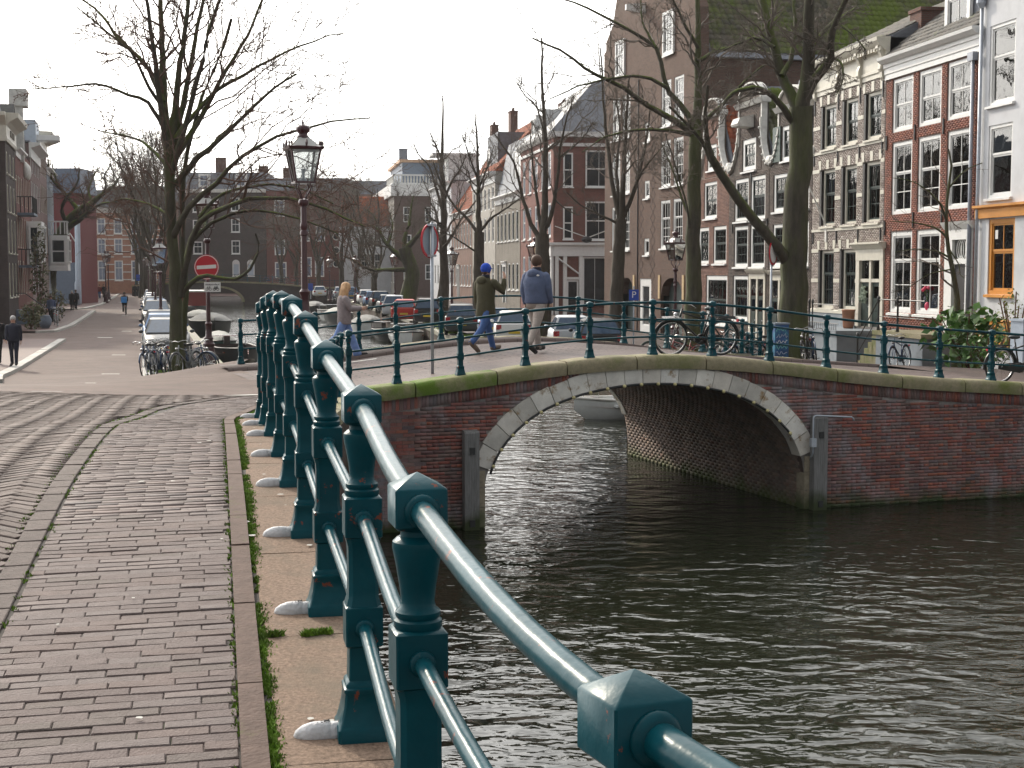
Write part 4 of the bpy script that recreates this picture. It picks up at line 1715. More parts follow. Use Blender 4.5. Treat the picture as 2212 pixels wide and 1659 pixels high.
def tile_shape(w, l):
 us = np.linspace(0, 1, 5)
 zs = np.array([.0, .045, .05, .012, -.004])
 return us * w, zs, l


def tile_roof(root, P0, U, V, nu, nv, m, tw=.26, tl=.34, single=0, name="tile"):
 """pantiles: P0 lower corner, U along the eave, V up the slope (unit vectors)"""
 P0, U, V = Vector(P0), Vector(U).normalized(), Vector(V).normalized()
 Nn = U.cross(V).normalized()
 if Nn.z < 0:
  Nn = -Nn
 us, zs, l = tile_shape(tw, tl)
 loc, faces = [], []
 for vv, lift in ((0, .03), (l + .05, .0)):
  for u, z in zip(us, zs):
   loc.append((u, vv, z + lift))
 for u, z in zip(us, zs):
  loc.append((u, 0, z - .005))
 faces = [(i, i + 1, i + 6, i + 5) for i in range(4)] + [(i + 10, i + 11, i + 1, i) for i in range(4)]
 B = np.array([list(U), list(V), list(Nn)])
 L3 = np.array(loc) @ B
 spots = [(i, j) for j in range(nv) for i in range(nu)]
 pos = np.array([list(P0 + U * (i * tw) + V * (j * tl)) for i, j in spots]) + RNG.normal(0, .006, (len(spots), 3))
 if single:
  var = []
  for k in range(8):
   me = npmesh(name, L3, np.array(faces), m, rnd=np.full(8, random.random()))
   var.append(me)
  one = set(range(min(single, len(spots))))
  for i in one:
   put(name, random.choice(var), root, tuple(pos[i]))
  pos = pos[len(one):]
 n = len(pos)
 if n:
  Vv = (pos[:, None, :] + L3[None]).reshape(-1, 3)
  F = (np.array(faces)[None] + 15 * np.arange(n)[:, None, None]).reshape(-1, 4)
  stuff(put(name + "_field", npmesh(name + "_field", Vv, F, m, rnd=np.repeat(RNG.random(n), 8)), root))


def house(label, o, d, name="canal_house", cat="house", group=None):
 return thing(name, label, cat, (o[0], o[1], 0), math.atan2(d[1], d[0]), group)


def downpipe(root, x, z0, z1, m, y=-.09, r=.05):
 MB().tube([(x, y, z0), (x, y, z1)], r, 8).build("downpipe", m, root, True)


def anchor(root, x, z, h=.5):
 MB().prism([(x - .02, z - h / 2), (x + .02, z - h / 2), (x + .035, z), (x + .02, z + h / 2), (x - .02, z + h / 2), (x - .035, z)], -.05, -.012).build("wall_anchor", m_iron, root)


def panel_door(root, x0, x1, z0, z1, m, y=.1, glaze=0.0, name="door"):
 o = put(name, None, root) if False else None
 mb = MB()
 w, h = x1 - x0, z1 - z0
 mb.box(0, w, y, y + .05, 0, h)
 o = mb.build(name, m, root, loc=(x0, 0, z0))
 k = 3
 for i in range(k):
  za, zb = .12 + (h - .2) * i / k, .06 + (h - .2) * (i + 1) / k
  if glaze and i == k - 1:
   put("pane", pane_mesh(w - .24, zb - za, m_glass), o, (.12, y - .012, za))
  else:
   MB().box(.12, w - .12, y - .02, y - .002, za, zb).build("panel", m, o)
 MB().ball((w - .09, y - .03, h * .45), .03, 8, 5).build("handle", m_galv, o)
 return o
# ------------------------------------------------------------------ the row on the right: d runs towards the camera
RD = (.168, -.986)
RO = np.array([12.9, 50.0])


def rp(t):
 return (RO[0] + RD[0] * t, RO[1] + RD[1] * t)


W2 = ((.5, 1), (.5, 1))
# --- white house with orange trim
m_whitewall = mat("white_plaster", (.6, .61, .64), .85, var=.08, scale=1.5, col2=(.5, .51, .53), mask=(.5, .75), mscale=.5)
m_orange = mat("orange_paint", (.6, .25, .035), .5, var=.06, scale=4)
t = house("white plastered house with orange ground-floor window frames", rp(6.36), RD)
Wd = 9.0
holes = []
for k in range(3):
 x = .5 + k * 2.62
 holes += [(x, x + 1.5, 9.3, 11.62), (x + .06, x + 1.46, 6.6, 8.72), (x + .2, x + 1.72, 3.78, 5.98)]
shell(t, Wd, .9, 12.9, 9, m_whitewall, holes)
for i, h in enumerate(holes):
 k = i % 3
 if k == 2:
  window(t, *h, cols=2, rows=((.42, 1), (.58, 1)), fw=.13, fm=m_orange, sw=.06, sill=m_orange, curtain=(.55, 1, m_curtain))
 else:
  window(t, *h, cols=1, rows=((.4, 1), (.6, 1)), fw=.1, fm=m_white, sw=.055, sill=m_white, curtain=(0, .35, m_curtain) if k == 1 else None)
MB().prismx([(0, 6.02), (-.1, 6.02), (-.1, 6.28), (-.2, 6.33), (-.2, 6.4), (0, 6.42)], .0, Wd).build("lintel_board", m_orange, t)
MB().prismx([(0, 2.2), (-.07, 2.2), (-.07, 2.95), (-.1, 3.0), (0, 3.06)], .05, Wd).build("base_board", m_orange, t)
cornice(t, Wd, [(.0, 12.5), (-.12, 12.5), (-.16, 12.7), (-.38, 12.85), (-.42, 12.98), (.1, 12.98)], m_white)
flat_roof(t, Wd, 9, 12.98, m_slate)
downpipe(t, .16, 1.6, 12.3, m_galv, -.1, .055)
MB().lathe([(.06, 12.2), (.15, 12.35), (.16, 12.55)], 10, (.16, -.12, 0)).build("rain_hopper", m_galv, t)
put("sheet_of_paper", pane_mesh(.16, .26, m_white), t, (.97, .07, 5.4))

# --- red brick house
RB = [(.22, .07, .045), (.16, .055, .04), (.26, .085, .05), (.13, .05, .04), (.2, .075, .05)]
m_redb = mat("red_facade_brick", None, .85, var=.25, scale=3, attr=RB, pos=True)
m_redmort = mat("red_house_mortar", (.15, .1, .085), .95, var=.2)
t = house("red brick house with white windows, a dormer and white cornice, next to the orange-trimmed house", rp(-.3), RD)
Wd = 6.64
f = .3
top = [(f + .2, f + 1.78, 9.15, 10.93), (f + 2.2, f + 3.82, 9.15, 10.93), (f + 4.22, f + 5.86, 9.15, 10.93)]
midw = [(f + .25, f + 1.8, 6.38, 8.8), (f + 2.24, f + 3.84, 6.38, 8.8), (f + 4.3, f + 5.88, 6.38, 8.8)]
gr = [(f + .25, f + 1.92, 3.06, 5.8), (f + 2.25, f + 3.98, 3.06, 5.8)]
door = (f + 4.34, f + 6.15, 2.5, 5.98)
base = (f + .38, f + 1.9, 1.2, 2.52)
H = top + midw + gr + [door, base]
shell(t, Wd, .9, 11.0, 9, m_redmort, H)
bricks_on(t, Wd, 1.2, 11.0, H, m_redb)
for h in top:
 window(t, *h, cols=2, rows=W2, fw=.13, fm=m_white, sw=.05, sill=None)
for h in midw:
 window(t, *h, cols=2, rows=((.42, 1), (.58, 2)), fw=.13, fm=m_white, sw=.05)
for h in gr:
 o = window(t, *h, cols=2, rows=((.34, 1), (.66, 2)), fw=.15, fm=m_white, sw=.06, sill=m_white, curtain=(.02, .55, m_blind))
# door case with oval fanlight
dc = MB()
a, b, c, d_ = door
dc.box(a, a + .5, -.04, .12, c, d_ - .55)
dc.box(b - .42, b, -.04, .12, c, d_ - .55)
dc.box(a, b, -.04, .12, d_ - .55, d_ - .22)
dc.prismx([(.1, d_ - .22), (-.06, d_ - .22), (-.16, d_ - .08), (-.2, d_), (.1, d_ + .02)], a - .05, b + .05)
dc.box(a + .5, b - .42, .0, .1, 4.68, 4.84)
dco = dc.build("door_case", m_white, t)
panel_door(t, a + .52, b - .44, c, 4.66, m_blackpaint, .06)
fl = put("fanlight", pane_mesh(b - a - .94, d_ - .55 - 4.84, m_glass), t, (a + .51, .06, 4.84))
for dx in (-.13, .13, 0):
 pts = []
 for q in range(20):
  an = 2 * math.pi * q / 20
  pts.append(((a + b) / 2 + .04 + dx + .16 * math.cos(an), .05, 5.13 + .28 * math.sin(an)))
 MB().tube(pts, .014, 5, closed=True).build("fanlight_bar", m_white, t)
window(t, base[0], base[1], base[2], base[3], cols=1, rows=((1, 1),), fw=.13, fm=m_white, name="basement_door", glass=m_glassdk)
cornice(t, Wd, [(.05, 10.98), (-.05, 10.98), (-.05, 11.15), (-.08, 11.17), (-.08, 11.36), (-.12, 11.38), (-.12, 11.5), (-.22, 11.52), (-.34, 11.62), (-.36, 11.72), (.1, 11.74)], m_white)
for x in (f + 2.0, f + 4.05):
 anchor(t, x, 9.0)
 anchor(t, x, 6.15)
anchor(t, .12, 8.85)
anchor(t, .1, 5.95)
zr = 15.2
mb = MB()
mb.add([(0, -.1, 11.7), (Wd, -.1, 11.7), (Wd, 4.4, zr), (0, 4.4, zr), (0, 9, 11.7), (Wd, 9, 11.7)], [(0, 1, 2, 3), (3, 2, 5, 4), (0, 3, 4), (1, 5, 2)])
mb.build("roof", m_slate, t)
sl = Vector((0, 4.5, zr - 11.7)).normalized()
tile_roof(t, (0, -.12, 11.74), (1, 0, 0), sl, 25, 16, m_tile_dark)
# dormer
dm = MB()
dm.box(3.0, 5.3, .7, 3.6, 11.85, 14.3)
dm.build("dormer", m_slate, t)
dw = window(t, 3.05, 4.75, 12.0, 14.15, cols=2, rows=((.5, 1), (.5, 1)), fw=.2, fm=m_white, name="dormer_window", dy=.56)
MB().box(2.9, 5.35, .55, 3.7, 14.3, 14.5).build("dormer_roof", m_white, t)
downpipe(t, Wd - .3, 1.5, 10.9, m_lead, -.1, .06)
MB().box(Wd - .48, Wd - .14, -.2, -.02, 10.75, 11.0).build("rain_hopper", m_lead, t)
chimney(t, .35, 2.4, 11.7, 13.1, .9, .8, 0)
# stoop of the red house
st = thing("stoop", "grey stone stoop with steps and black handrail before the red brick house", "steps", (*rp(3.2), 1.25), math.atan2(RD[1], RD[0]))
MB().box(-.6, 2.8, -1.5, -.05, 0, 1.16).build("base", m_stucco, st)
MB().box(-.7, 2.9, -1.6, -.05, 1.16, 1.3).build("landing", m_coping, st)
for k in range(5):
 MB().box(-.75 - .3 * (5 - k), -.62 - .3 * (4 - k) - .06, -1.45, -.3, .0, .22 * (k + 1)).build("step", m_coping, st)
for x in (-2.2, -.55, .9):
 zb = .05 if x < -1 else 1.3
 MB().lathe([(.06, 0), (.05, .1), (.035, .2), (.035, .9), (.055, .95), (.06, 1.05), (.02, 1.12)], 8, (x, -1.45, zb)).build("newel", m_iron, st, True)
MB().tube([(-2.2, -1.45, .9), (-.55, -1.45, 2.3), (.9, -1.45, 2.3), (2.8, -1.45, 2.3)], .022, 6).build("handrail", m_iron, st)
MB().tube([(-2.2, -1.45, .45), (-.55, -1.45, 1.75), (.9, -1.45, 1.75), (2.8, -1.45, 1.75)], .015, 6).build("handrail", m_iron, st)
# potted things on the sill
m_pink = mat("pink_petals", (.6, .05, .12), .6)
m_leaf = mat("leaf_green", (.05, .11, .02), .6, var=.4, scale=6, pos=True)
fp = thing("flower_vase", "pink vase of red flowers on the window sill of the red house", "vase", (rp(2.0 + .9)[0] + .12, rp(2.9)[1], 3.2), 0)
MB().lathe([(.06, 0), (.1, .08), (.1, .18), (.05, .26)], 10).build("vase", m_pink, fp, True)
for k in range(7):
 a_ = k * .9
 MB().tube([(0, 0, .24), (.06 * math.cos(a_), .06 * math.sin(a_), .5), (.16 * math.cos(a_), .16 * math.sin(a_), .62 + .04 * (k % 3))], .008, 4).build("stem", m_leaf, fp)
 MB().ball((.16 * math.cos(a_), .16 * math.sin(a_), .65 + .04 * (k % 3)), .06, 8, 5).build("petal", m_pink, fp)

# --- grey brick house
GB = [(.33, .29, .26), (.24, .2, .18), (.38, .34, .31), (.28, .235, .215), (.19, .155, .14), (.42, .38, .35)]
m_greyb = mat("grey_facade_brick", None, .9, var=.25, scale=4, attr=GB, pos=True)
m_greymort = mat("grey_house_mortar", (.3, .275, .25), .95, var=.2)
t = house("grey brick house with cream frames, dark sashes and a bracketed cream cornice", rp(-6.95), RD)
Wd = 6.62
f = 6.95
cols3 = [(f - 6.2, f - 4.72), (f - 4.12, f - 2.7), (f - 2.15, f - .68)]
top = [(a, b, 9.1, 10.74) for a, b in cols3]
midw = [(a, b, 6.18, 8.32) for a, b in cols3]
gr = [(f - 6.24, f - 4.72, 3.08, 5.28), (f - 4.13, f - 2.67, 3.08, 5.28)]
door = (f - 2.55, f - .2, 2.5, 5.42)
H = top + midw + gr + [door]
shell(t, Wd, .9, 11.35, 9, m_greymort, H)
bricks_on(t, Wd, 3.02, 11.2, H, m_greyb, proud=.014)
for hs, rows in ((top, ((.5, 1), (.5, 1))), (midw, ((.42, 1), (.58, 2))), (gr, ((.4, 1), (.6, 2)))):
 for h in hs:
  a, b, c, d_ = h
  sw_ = .27
  MB().box(a, a + sw_ * .55, -.02, .1, c, d_ - .04).build("shutter", m_blackpaint, t)
  window(t, a + sw_ * .55, b, c, d_, cols=2 if hs is not gr else 3, rows=rows, fw=.12, fm=m_cream, sm=m_dkgreen, sw=.05, mw=.025, sill=m_cream, dy=.08, curtain=(.0, .9, m_curtain) if (hs is top and a < 3) else None)
  # flat brick arch with stone blocks over the opening
  for q, (u, v) in enumerate(((a - .12, a + .1), ((a + b) / 2 - .12, (a + b) / 2 + .12), (b - .1, b + .12))):
   MB().prism([(u + .04 * (1 if q == 0 else 0), d_ + .015), (v - (.04 if q == 2 else 0), d_ + .015), (v + (.05 if q == 2 else 0), d_ + .36), (u - (.05 if q == 0 else 0), d_ + .36)], -.03, .0).build("arch_stone", m_cream, t)
for z in (6.08, 9.02):
 MB().box(0, Wd, -.045, -.002, z - .1, z).build("stone_band", m_cream, t)
for z in (4.12, 5.26, 7.2, 8.3, 9.95):
 mb = MB()
 for a, b in ((0, f - 6.26), (f - 4.7, f - 4.15), (f - 2.68, f - 2.58 if z < 6 else f - 2.18), (f - .62 if z > 6 else f - .18, Wd)):
  if b - a > .02:
   mb.box(a, b, -.03, -.002, z - .07, z + .07)
 mb.build("stone_band", m_cream, t)
MB().prismx([(0, 2.9), (-.1, 2.9), (-.1, 3.0), (0, 3.04)], 0, f - 2.6).build("plinth_band", m_cream, t)
MB().box(0, f - 2.58, -.07, -.002, .9, 2.9).build("plinth", m_stucco, t)
# door case
a, b, c, d_ = door
dc = MB()
dc.box(a, a + .3, -.06, .1, c, 4.85)
dc.box(b - .3, b, -.06, .1, c, 4.85)
dc.box((a + b) / 2 - .08, (a + b) / 2 + .08, -.02, .1, c, 4.85)
dc.box(a, b, -.07, .1, 4.6 + .25, 5.25)
dc.box(a + .3, b - .3, -.01, .1, 4.08, 4.2)
dc.prismx([(.1, 5.25), (-.1, 5.25), (-.2, 5.36), (-.28, 5.42), (-.28, 5.47), (.1, 5.5)], a - .12, b + .1)
dc.build("door_case", m_cream, t)
for xa, xb in ((a + .31, (a + b) / 2 - .09), ((a + b) / 2 + .09, b - .31)):
 panel_door(t, xa, xb, c, 4.07, m_dkgreen, .05, glaze=1)
 put("fanlight", pane_mesh(xb - xa, .63, m_glass), t, (xa, .05, 4.21))
# cornice: frieze, dentils, consoles, gutter
cornice(t, Wd, [(.05, 11.15), (-.05, 11.15), (-.05, 11.3), (-.09, 11.33), (-.09, 11.42), (-.04, 11.44), (-.04, 12.0), (-.1, 12.04), (-.3, 12.2), (-.4, 12.34), (-.42, 12.46), (.1, 12.48)], m_cream, .05)
dentils(t, Wd, 12.02, 12.14, -.26, m_cream, .23)
for x in (.1, 2.42, 4.42, 6.3):
 MB().prismx([(-.03, 11.0), (-.12, 11.12), (-.13, 11.3), (-.2, 11.4), (-.18, 11.6), (-.12, 11.75), (-.2, 11.95), (-.3, 12.1), (-.3, 12.2), (-.03, 12.2)], x, x + .2).build("console", m_cream, t)
for x in (.12, 2.45, 4.45, 6.4):
 anchor(t, x, 10.75, .6)
 anchor(t, x, 8.75, .45)
 anchor(t, x, 5.75, .45)
MB().add([(0, 0, 12.46), (Wd, 0, 12.46), (Wd, 4, 14.4), (0, 4, 14.4), (Wd, 9, 12.4), (0, 9, 12.4)], [(0, 1, 2, 3), (3, 2, 4, 5), (1, 4, 2), (0, 3, 5)]).build("roof", m_slate, t)
tile_roof(t, (0, .1, 12.54), (1, 0, 0), (0, 4, 1.94), 25, 13, m_tile_dark)
chimney(t, Wd - .2, 1.6, 12.5, 13.35, .9, 1.0, 0)
MB().tube([(1.45, -.02, 6.2), (.9, -1.2, 9.1)], .03, 6).build("flagpole", m_whitestone, t)
MB().box(1.38, 1.55, -.06, .0, 5.6, 6.2).build("flagpole_socket", m_whitestone, t)
# wreath in the door and terracotta pot are things of their own
wr = thing("wreath", "pale leafy wreath hanging on the left leaf of the grey house door", "wreath", (0, 0, 0))
wr.location = (*np.array(rp(-1.75 - .05)) + np.array([-.986, -.168]) * .08, 3.65)
wr.rotation_euler = (0, 0, math.atan2(RD[1], RD[0]))
mb = MB()
for k in range(60):
 an = random.uniform(0, 6.28)
 r_ = random.uniform(.05, .26)
 mb.ball((r_ * math.cos(an), random.uniform(-.05, .03), r_ * math.sin(an) * 1.3), random.uniform(.03, .055), 5, 4)
mb.build("leaves", mat("pale_leaf", (.3, .36, .28), .7, var=.5, scale=9), wr)
tp = thing("plant_pot", "tall terracotta pot on the grey house landing", "pot", (*np.array(rp(-2.2)) + np.array([-.986, -.168]) * .45, 2.42))
MB().lathe([(.17, 0), (.2, .1), (.235, .62), (.25, .63), (.25, .68), (.21, .68)], 14).build("pot", mat("terracotta", (.36, .17, .1), .8, var=.12), tp, True)
# stoop with railing
st = thing("stoop", "blue grey stucco stoop with iron balustrade before the grey brick house", "steps", (*rp(-5.0), 1.3), math.atan2(RD[1], RD[0]))
MB().box(.0, 4.8, -1.7, -.08, -.1, 1.0).build("base", m_stucco, st)
MB().box(-.08, 4.88, -1.78, -.08, 1.0, 1.12).build("landing", m_stucco, st)
for x in (.1, .32, 2.1, 2.4):
 MB().lathe([(.05, 0), (.045, .08), (.028, .12), (.028, .85), (.045, .9), (.05, .98), (.015, 1.06)], 8, (x, -1.65, 1.12)).build("newel", m_iron, st, True)
MB().tube([(2.4, -1.65, 2.0), (4.8, -1.65, 2.0)], .018, 6).build("handrail", m_iron, st)
MB().tube([(.1, -1.65, 1.35), (4.8, -1.65, 1.35)], .014, 6).build("handrail", m_iron, st)
for k in range(24):
 x = .45 + k * .18
 MB().tube([(x, -1.65, 1.12), (x, -1.65, 1.36)], .011, 4).build("baluster", m_iron, st)
gb = thing("utility_box", "small grey utility box against the blue grey stoop", "box", (*np.array(rp(-3.8)) + np.array([-.986, -.168]) * 1.95, 1.38), math.atan2(RD[1], RD[0]))
MB().box(-.25, .25, -.1, .12, 0, .95).build("body", m_stucco, gb)
MB().prismx([(-.14, .95), (.14, .95), (.14, 1.0), (-.14, .98)], -.28, .28).build("lid", m_stucco, gb)

# --- dark neck-gable houses
def claw(root, x0, z0, x1, z1, m, flip):
 """the carved wing between neck and shoulder of a gable"""
 mb = MB()
 n = 14
 outer, inner = [], []
 for i in range(n + 1):
  u = i / n
  cx = x0 + (x1 - x0) * (1 - math.cos(u * math.pi / 2)) ** .9
  cz = z0 + (z1 - z0) * math.sin(u * math.pi / 2) ** 1.1
  outer.append((cx, cz))
 w = .14
 poly = [(x0, z0)] + outer[1:] + [(x1 - flip * .05, z1 - .12)] + [(x - flip * (w * .7), z - w * .55) for x, z in outer[::-1][1:]]
 mb.prism(poly, -.1, .14)
 mb.build("gable_wing", m, root, fix=True)
 for i in range(2, n, 2):
  MB().ball((outer[i][0] - flip * .1, -.11, outer[i][1] - .08), .065, 7, 5).build("carved_fruit", m, root, True)
 mb = MB()
 mb.lathe([(.0, -.13), (.18, -.12), (.21, 0), (.18, .12), (.0, .13)], 12)
 s = mb.build("scroll", m, root, True)
 s.rotation_euler = (R(90), 0, 0)
 s.location = (x1 - flip * .15, 0, z1 + .1)


def neck_gable(label, t0, Wd, bm, attrs, zb, neck, zn, wins, doorspec, sm, roof_m, zr=12.2, mort=(.09, .075, .065)):
 mm = mat("mortar_" + bm, mort, .95, var=.2)
 mbk = mat(bm, None, .88, var=.25, scale=3, attr=attrs, pos=True)
 t = house(label, rp(t0), RD)
 holes = [w[:4] for w in wins]
 low = [h for h in holes if h[3] <= zb]
 up = [h for h in holes if h[3] > zb]
 shell(t, Wd, .9, zb, 9, mm, low)
 bricks_on(t, Wd, 1.3, zb, low, mbk)
 mb = MB()
 a, b = neck
 front_wall(mb, b, zb, zn, up, x00=a)
 mb.quad((a, 0, zb), (a, .3, zb), (a, .3, zn), (a, 0, zn))
 mb.quad((b, 0, zb), (b, 0, zn), (b, .3, zn), (b, .3, zb))
 # shoulders under the wings
 mb.prism([(0.1, zb), (a, zb), (a, zb + 1.3), (.55, zb + .12)], .0, .3)
 mb.prism([(b, zb), (Wd - .1, zb), (Wd - .55, zb + .12), (b, zb + 1.3)], .0, .3)
 mb.quad((a, .3, zb), (b, .3, zb), (b, .3, zn), (a, .3, zn))
 mb.build("neck", mm, t, fix=False)
 bricks_on(t, b, zb + .01, zn - .05, up, mbk, x00=a)
 claw(t, b, zn - .6, Wd + .1, zb + .2, m_whitestone, 1)
 claw(t, a, zn - .6, -.1, zb + .2, m_whitestone, -1)
 for x in (a, b):
  MB().box(x - .07, x + .07, -.05, .2, zb + 1.2, zn).build("neck_edge", m_whitestone, t)
 # pediment
 c = (a + b) / 2
 hw = (b - a) / 2 + .25
 MB().prismx([(.3, zn), (-.1, zn), (-.18, zn + .12), (-.24, zn + .2), (.3, zn + .22)], a - .25, b + .25).build("pediment_cornice", m_whitestone, t)
 arcp = [(c + hw * .85 * math.cos(u), zn + .22 + hw * .42 * math.sin(u)) for u in np.linspace(0, math.pi, 13)]
 MB().prism(arcp, -.04, .25).build("pediment", mm, t)
 mb = MB()
 for p, q in zip(arcp[:-1], arcp[1:]):
  d = Vector((q[0] - p[0], 0, q[1] - p[1])).normalized()
  nx, nz = d.z * .07, -d.x * .07
  mb.prism([p, q, (q[0] + nx, q[1] + nz), (p[0] + nx, p[1] + nz)], -.12, .26)
 mb.build("pediment_rim", m_whitestone, t)
 gable_roof(t, Wd, zb, zr, .3, 9, m_slate)
 sl = Vector((-Wd / 2, 0, zr - zb))
 tile_roof(t, (Wd + .02, .35, zb + .02), (0, 1, 0), sl, 32, int(sl.length / .34), roof_m)
 for w in wins:
  kw = dict(w[4]) if len(w) > 4 else {}
  window(t, *w[:4], fm=m_white, sm=sm, **kw)
 if doorspec:
  a, b, c_, d_ = doorspec
  dc = MB()
  dc.box(a, a + .22, -.05, .1, c_, d_ - .4)
  dc.box(b - .22, b, -.05, .1, c_, d_ - .4)
  dc.box((a + b) / 2 - .1, (a + b) / 2 + .1, -.05, .1, c_, d_ - .4)
  dc.box(a, b, -.06, .1, d_ - .4, d_ - .16)
  dc.prismx([(.05, d_ - .16), (-.12, d_ - .16), (-.22, d_ - .04), (-.24, d_), (.05, d_ + .02)], a - .12, b + .12)
  dc.build("door_case", m_cream, t)
  for xa, xb in ((a + .23, (a + b) / 2 - .11), ((a + b) / 2 + .11, b - .23)):
   panel_door(t, xa, xb, c_, d_ - 1.15, m_dkgreen, -.02, glaze=1)
   put("fanlight", pane_mesh(xb - xa, .7, m_glass), t, (xa, -.02, d_ - 1.12))
 return t


DK = [(.07, .055, .05), (.1, .075, .065), (.055, .045, .043), (.12, .09, .075), (.08, .06, .055)]
K3 = dict(cols=3, rows=((.45, 2), (.55, 2)), fw=.16, sw=.05, mw=.022, sill=m_white)
f = 17.3
wins = [(f - 16.5, f - 14.62, 6.72, 8.6, dict(K3, curtain=(0, .5, m_curtain))), (f - 14.28, f - 12.42, 6.72, 8.6, dict(K3, curtain=(0, .75, m_curtain))), (f - 16.5, f - 14.62, 4.68, 6.5, K3), (f - 14.28, f - 12.42, 4.68, 6.5, K3),
  (f - 16.6, f - 14.55, 2.3, 4.28, dict(K3, curtain=(0, .7, m_curtain))), (f - 15.5, f - 13.7, 8.9, 10.3, dict(cols=3, rows=((.5, 1), (.5, 1)), fw=.22, sw=.05, mw=.022, sill=m_white))]
t = neck_gable("dark brick neck-gable house with carved white wings and a cream door case", -17.3, 5.4, "dark_facade_brick", DK, 8.85, (1.3, 4.35), 11.7, wins, (f - 14.3, f - 12.2, 1.5, 4.55), m_dkgreen, m_tile_moss, 12.6)
MB().prismx([(-.02, 10.75), (-.7, 10.8), (-.75, 10.9), (-.65, 11.15), (-.02, 11.3)], 2.35, 3.3).build("hoist_hood", m_whitestone, t)
for x, z in ((.55, 6.45), (3.05, 8.6), (3.0, 4.5), (5.2, 6.5)):
 anchor(t, x, z, .45)
f = 11.85
wins = [(f - 11.4, f - 9.62, 6.95, 8.5, K3), (f - 9.1, f - 7.35, 6.95, 8.5, K3), (f - 11.4, f - 9.62, 4.68, 6.45, K3), (f - 9.1, f - 7.35, 4.68, 6.45, K3), (f - 9.1, f - 7.35, 2.4, 4.2, K3), (f - 10.5, f - 8.7, 9.0, 10.4, dict(K3, cols=2))]
t = neck_gable("dark brick house behind the big mossy tree, with green loft shutters", -11.85, 4.85, "dark_facade_brick_b", [(.085, .065, .058), (.11, .085, .075), (.07, .055, .05)], 8.85, (1.0, 3.8), 11.0, wins, (f - 11.6, f - 9.4, 1.5, 4.5), m_dkgreen, m_tile_dark, 12.2)
MB().box(.42, 1.3, -.07, -.02, 9.0, 10.45).build("shutter", mat("green_shutter", (.03, .06, .05), .5), t)
f = 22.2
wins = [(f - 21.15, f - 19.15, 7.02, 8.75, dict(cols=2, rows=((.5, 1), (.5, 1)), fw=.15, sill=m_white)), (f - 21.95, f - 20.34, 4.85, 6.6, K3), (f - 19.62, f - 17.66, 4.85, 6.6, K3), (f - 20.7, f - 17.45, 2.0, 4.28, dict(cols=4, rows=((.5, 1), (.5, 1)), fw=.2, sill=m_white)),
  (f - 20.7, f - 19.3, 9.3, 10.5, dict(cols=2, rows=((.5, 1), (.5, 1)), fw=.16, sill=m_white))]
neck_gable("brown brick gable house beside the tall warehouse, with a wide arched ground window", -22.2, 4.88, "brown_facade_brick", [(.19, .095, .07), (.15, .075, .06), (.22, .115, .085), (.13, .07, .06)], 8.95, (1.05, 3.4), 11.8, wins, None, m_dkgreen, m_tile_red, 12.4, (.16, .12, .1))

# --- the tall warehouse
WA, WB = np.array([9.17, 71.9]), np.array([5.5, 86.5])
wd = (WA - WB) / np.hypot(*(WA - WB))
t = house("tall brown brick warehouse with arched doors and a steep mossy tiled roof", tuple(WB), tuple(wd), "warehouse", "warehouse")
Wd = 15.05
m_wh = brickmat("warehouse_brick", (.145, .085, .064), (.11, .065, .052), (.12, .1, .086), .23, .07, .2, .5, col2=(.13, .08, .065), mask=(.55, .75), mscale=.35)
wins = []
for (a, b) in ((1.4, 2.85), (3.15, 4.6), (9.68, 11.12), (11.58, 12.96)):
 for (c, d_) in ((5.7, 8.2), (8.9, 11.3), (12.05, 14.4)):
  wins.append((a, b, c, d_))
small = [(7.08, 7.9, 5.38, 6.28), (7.08, 7.9, 8.45, 9.4), (7.08, 7.9, 11.5, 12.52)]
doors = [(3.0, 5.3, 1.2, 4.15), (9.8, 13.0, 1.2, 4.15)]
sdoor = (6.4, 8.3, 1.2, 4.1)
upw = [(2.1, 3.7, 15.6, 17.6), (10.0, 11.6, 15.7, 17.9)]
shell(t, Wd, .9, 15.1, 22, m_wh, wins + small + doors + [sdoor])
mb = MB()
gpoly = [(-.25, 15.1), (-.25, 17.3), (.1, 17.4), (.1, 17.9), (1.4, 18.7), (2.0, 20.0), (5.0, 24.5), (6.2, 26.5), (8.8, 26.5), (10.0, 24.5), (13.0, 20.0), (13.65, 18.7), (14.6, 17.9), (14.95, 17.4), (15.05, 15.1)]
mb.prism(gpoly, .004, .5)
mb.build("gable", m_wh, t)
for (a, b, c, d_) in wins:
 window(t, a, b, c, d_, cols=3, rows=((.36, 1), (.64, 3)), fw=.12, fm=m_white, sw=.05, mw=.03, sill=m_white, curtain=(0, 1, m_curtain))
for (a, b, c, d_) in upw:
 window(t, a, b, c, d_, cols=3, rows=((.4, 1), (.6, 2)), fw=.14, fm=m_white, sill=m_white, dy=-.1)
for h in small:
 window(t, *h, cols=1, rows=((1, 1),), fw=.13, fm=m_white, sill=m_white)
m_gdoor = mat("grey_green_door", (.07, .09, .085), .6, var=.1)
m_ochre = mat("ochre_corner_stone", (.5, .36, .2), .8, var=.1)
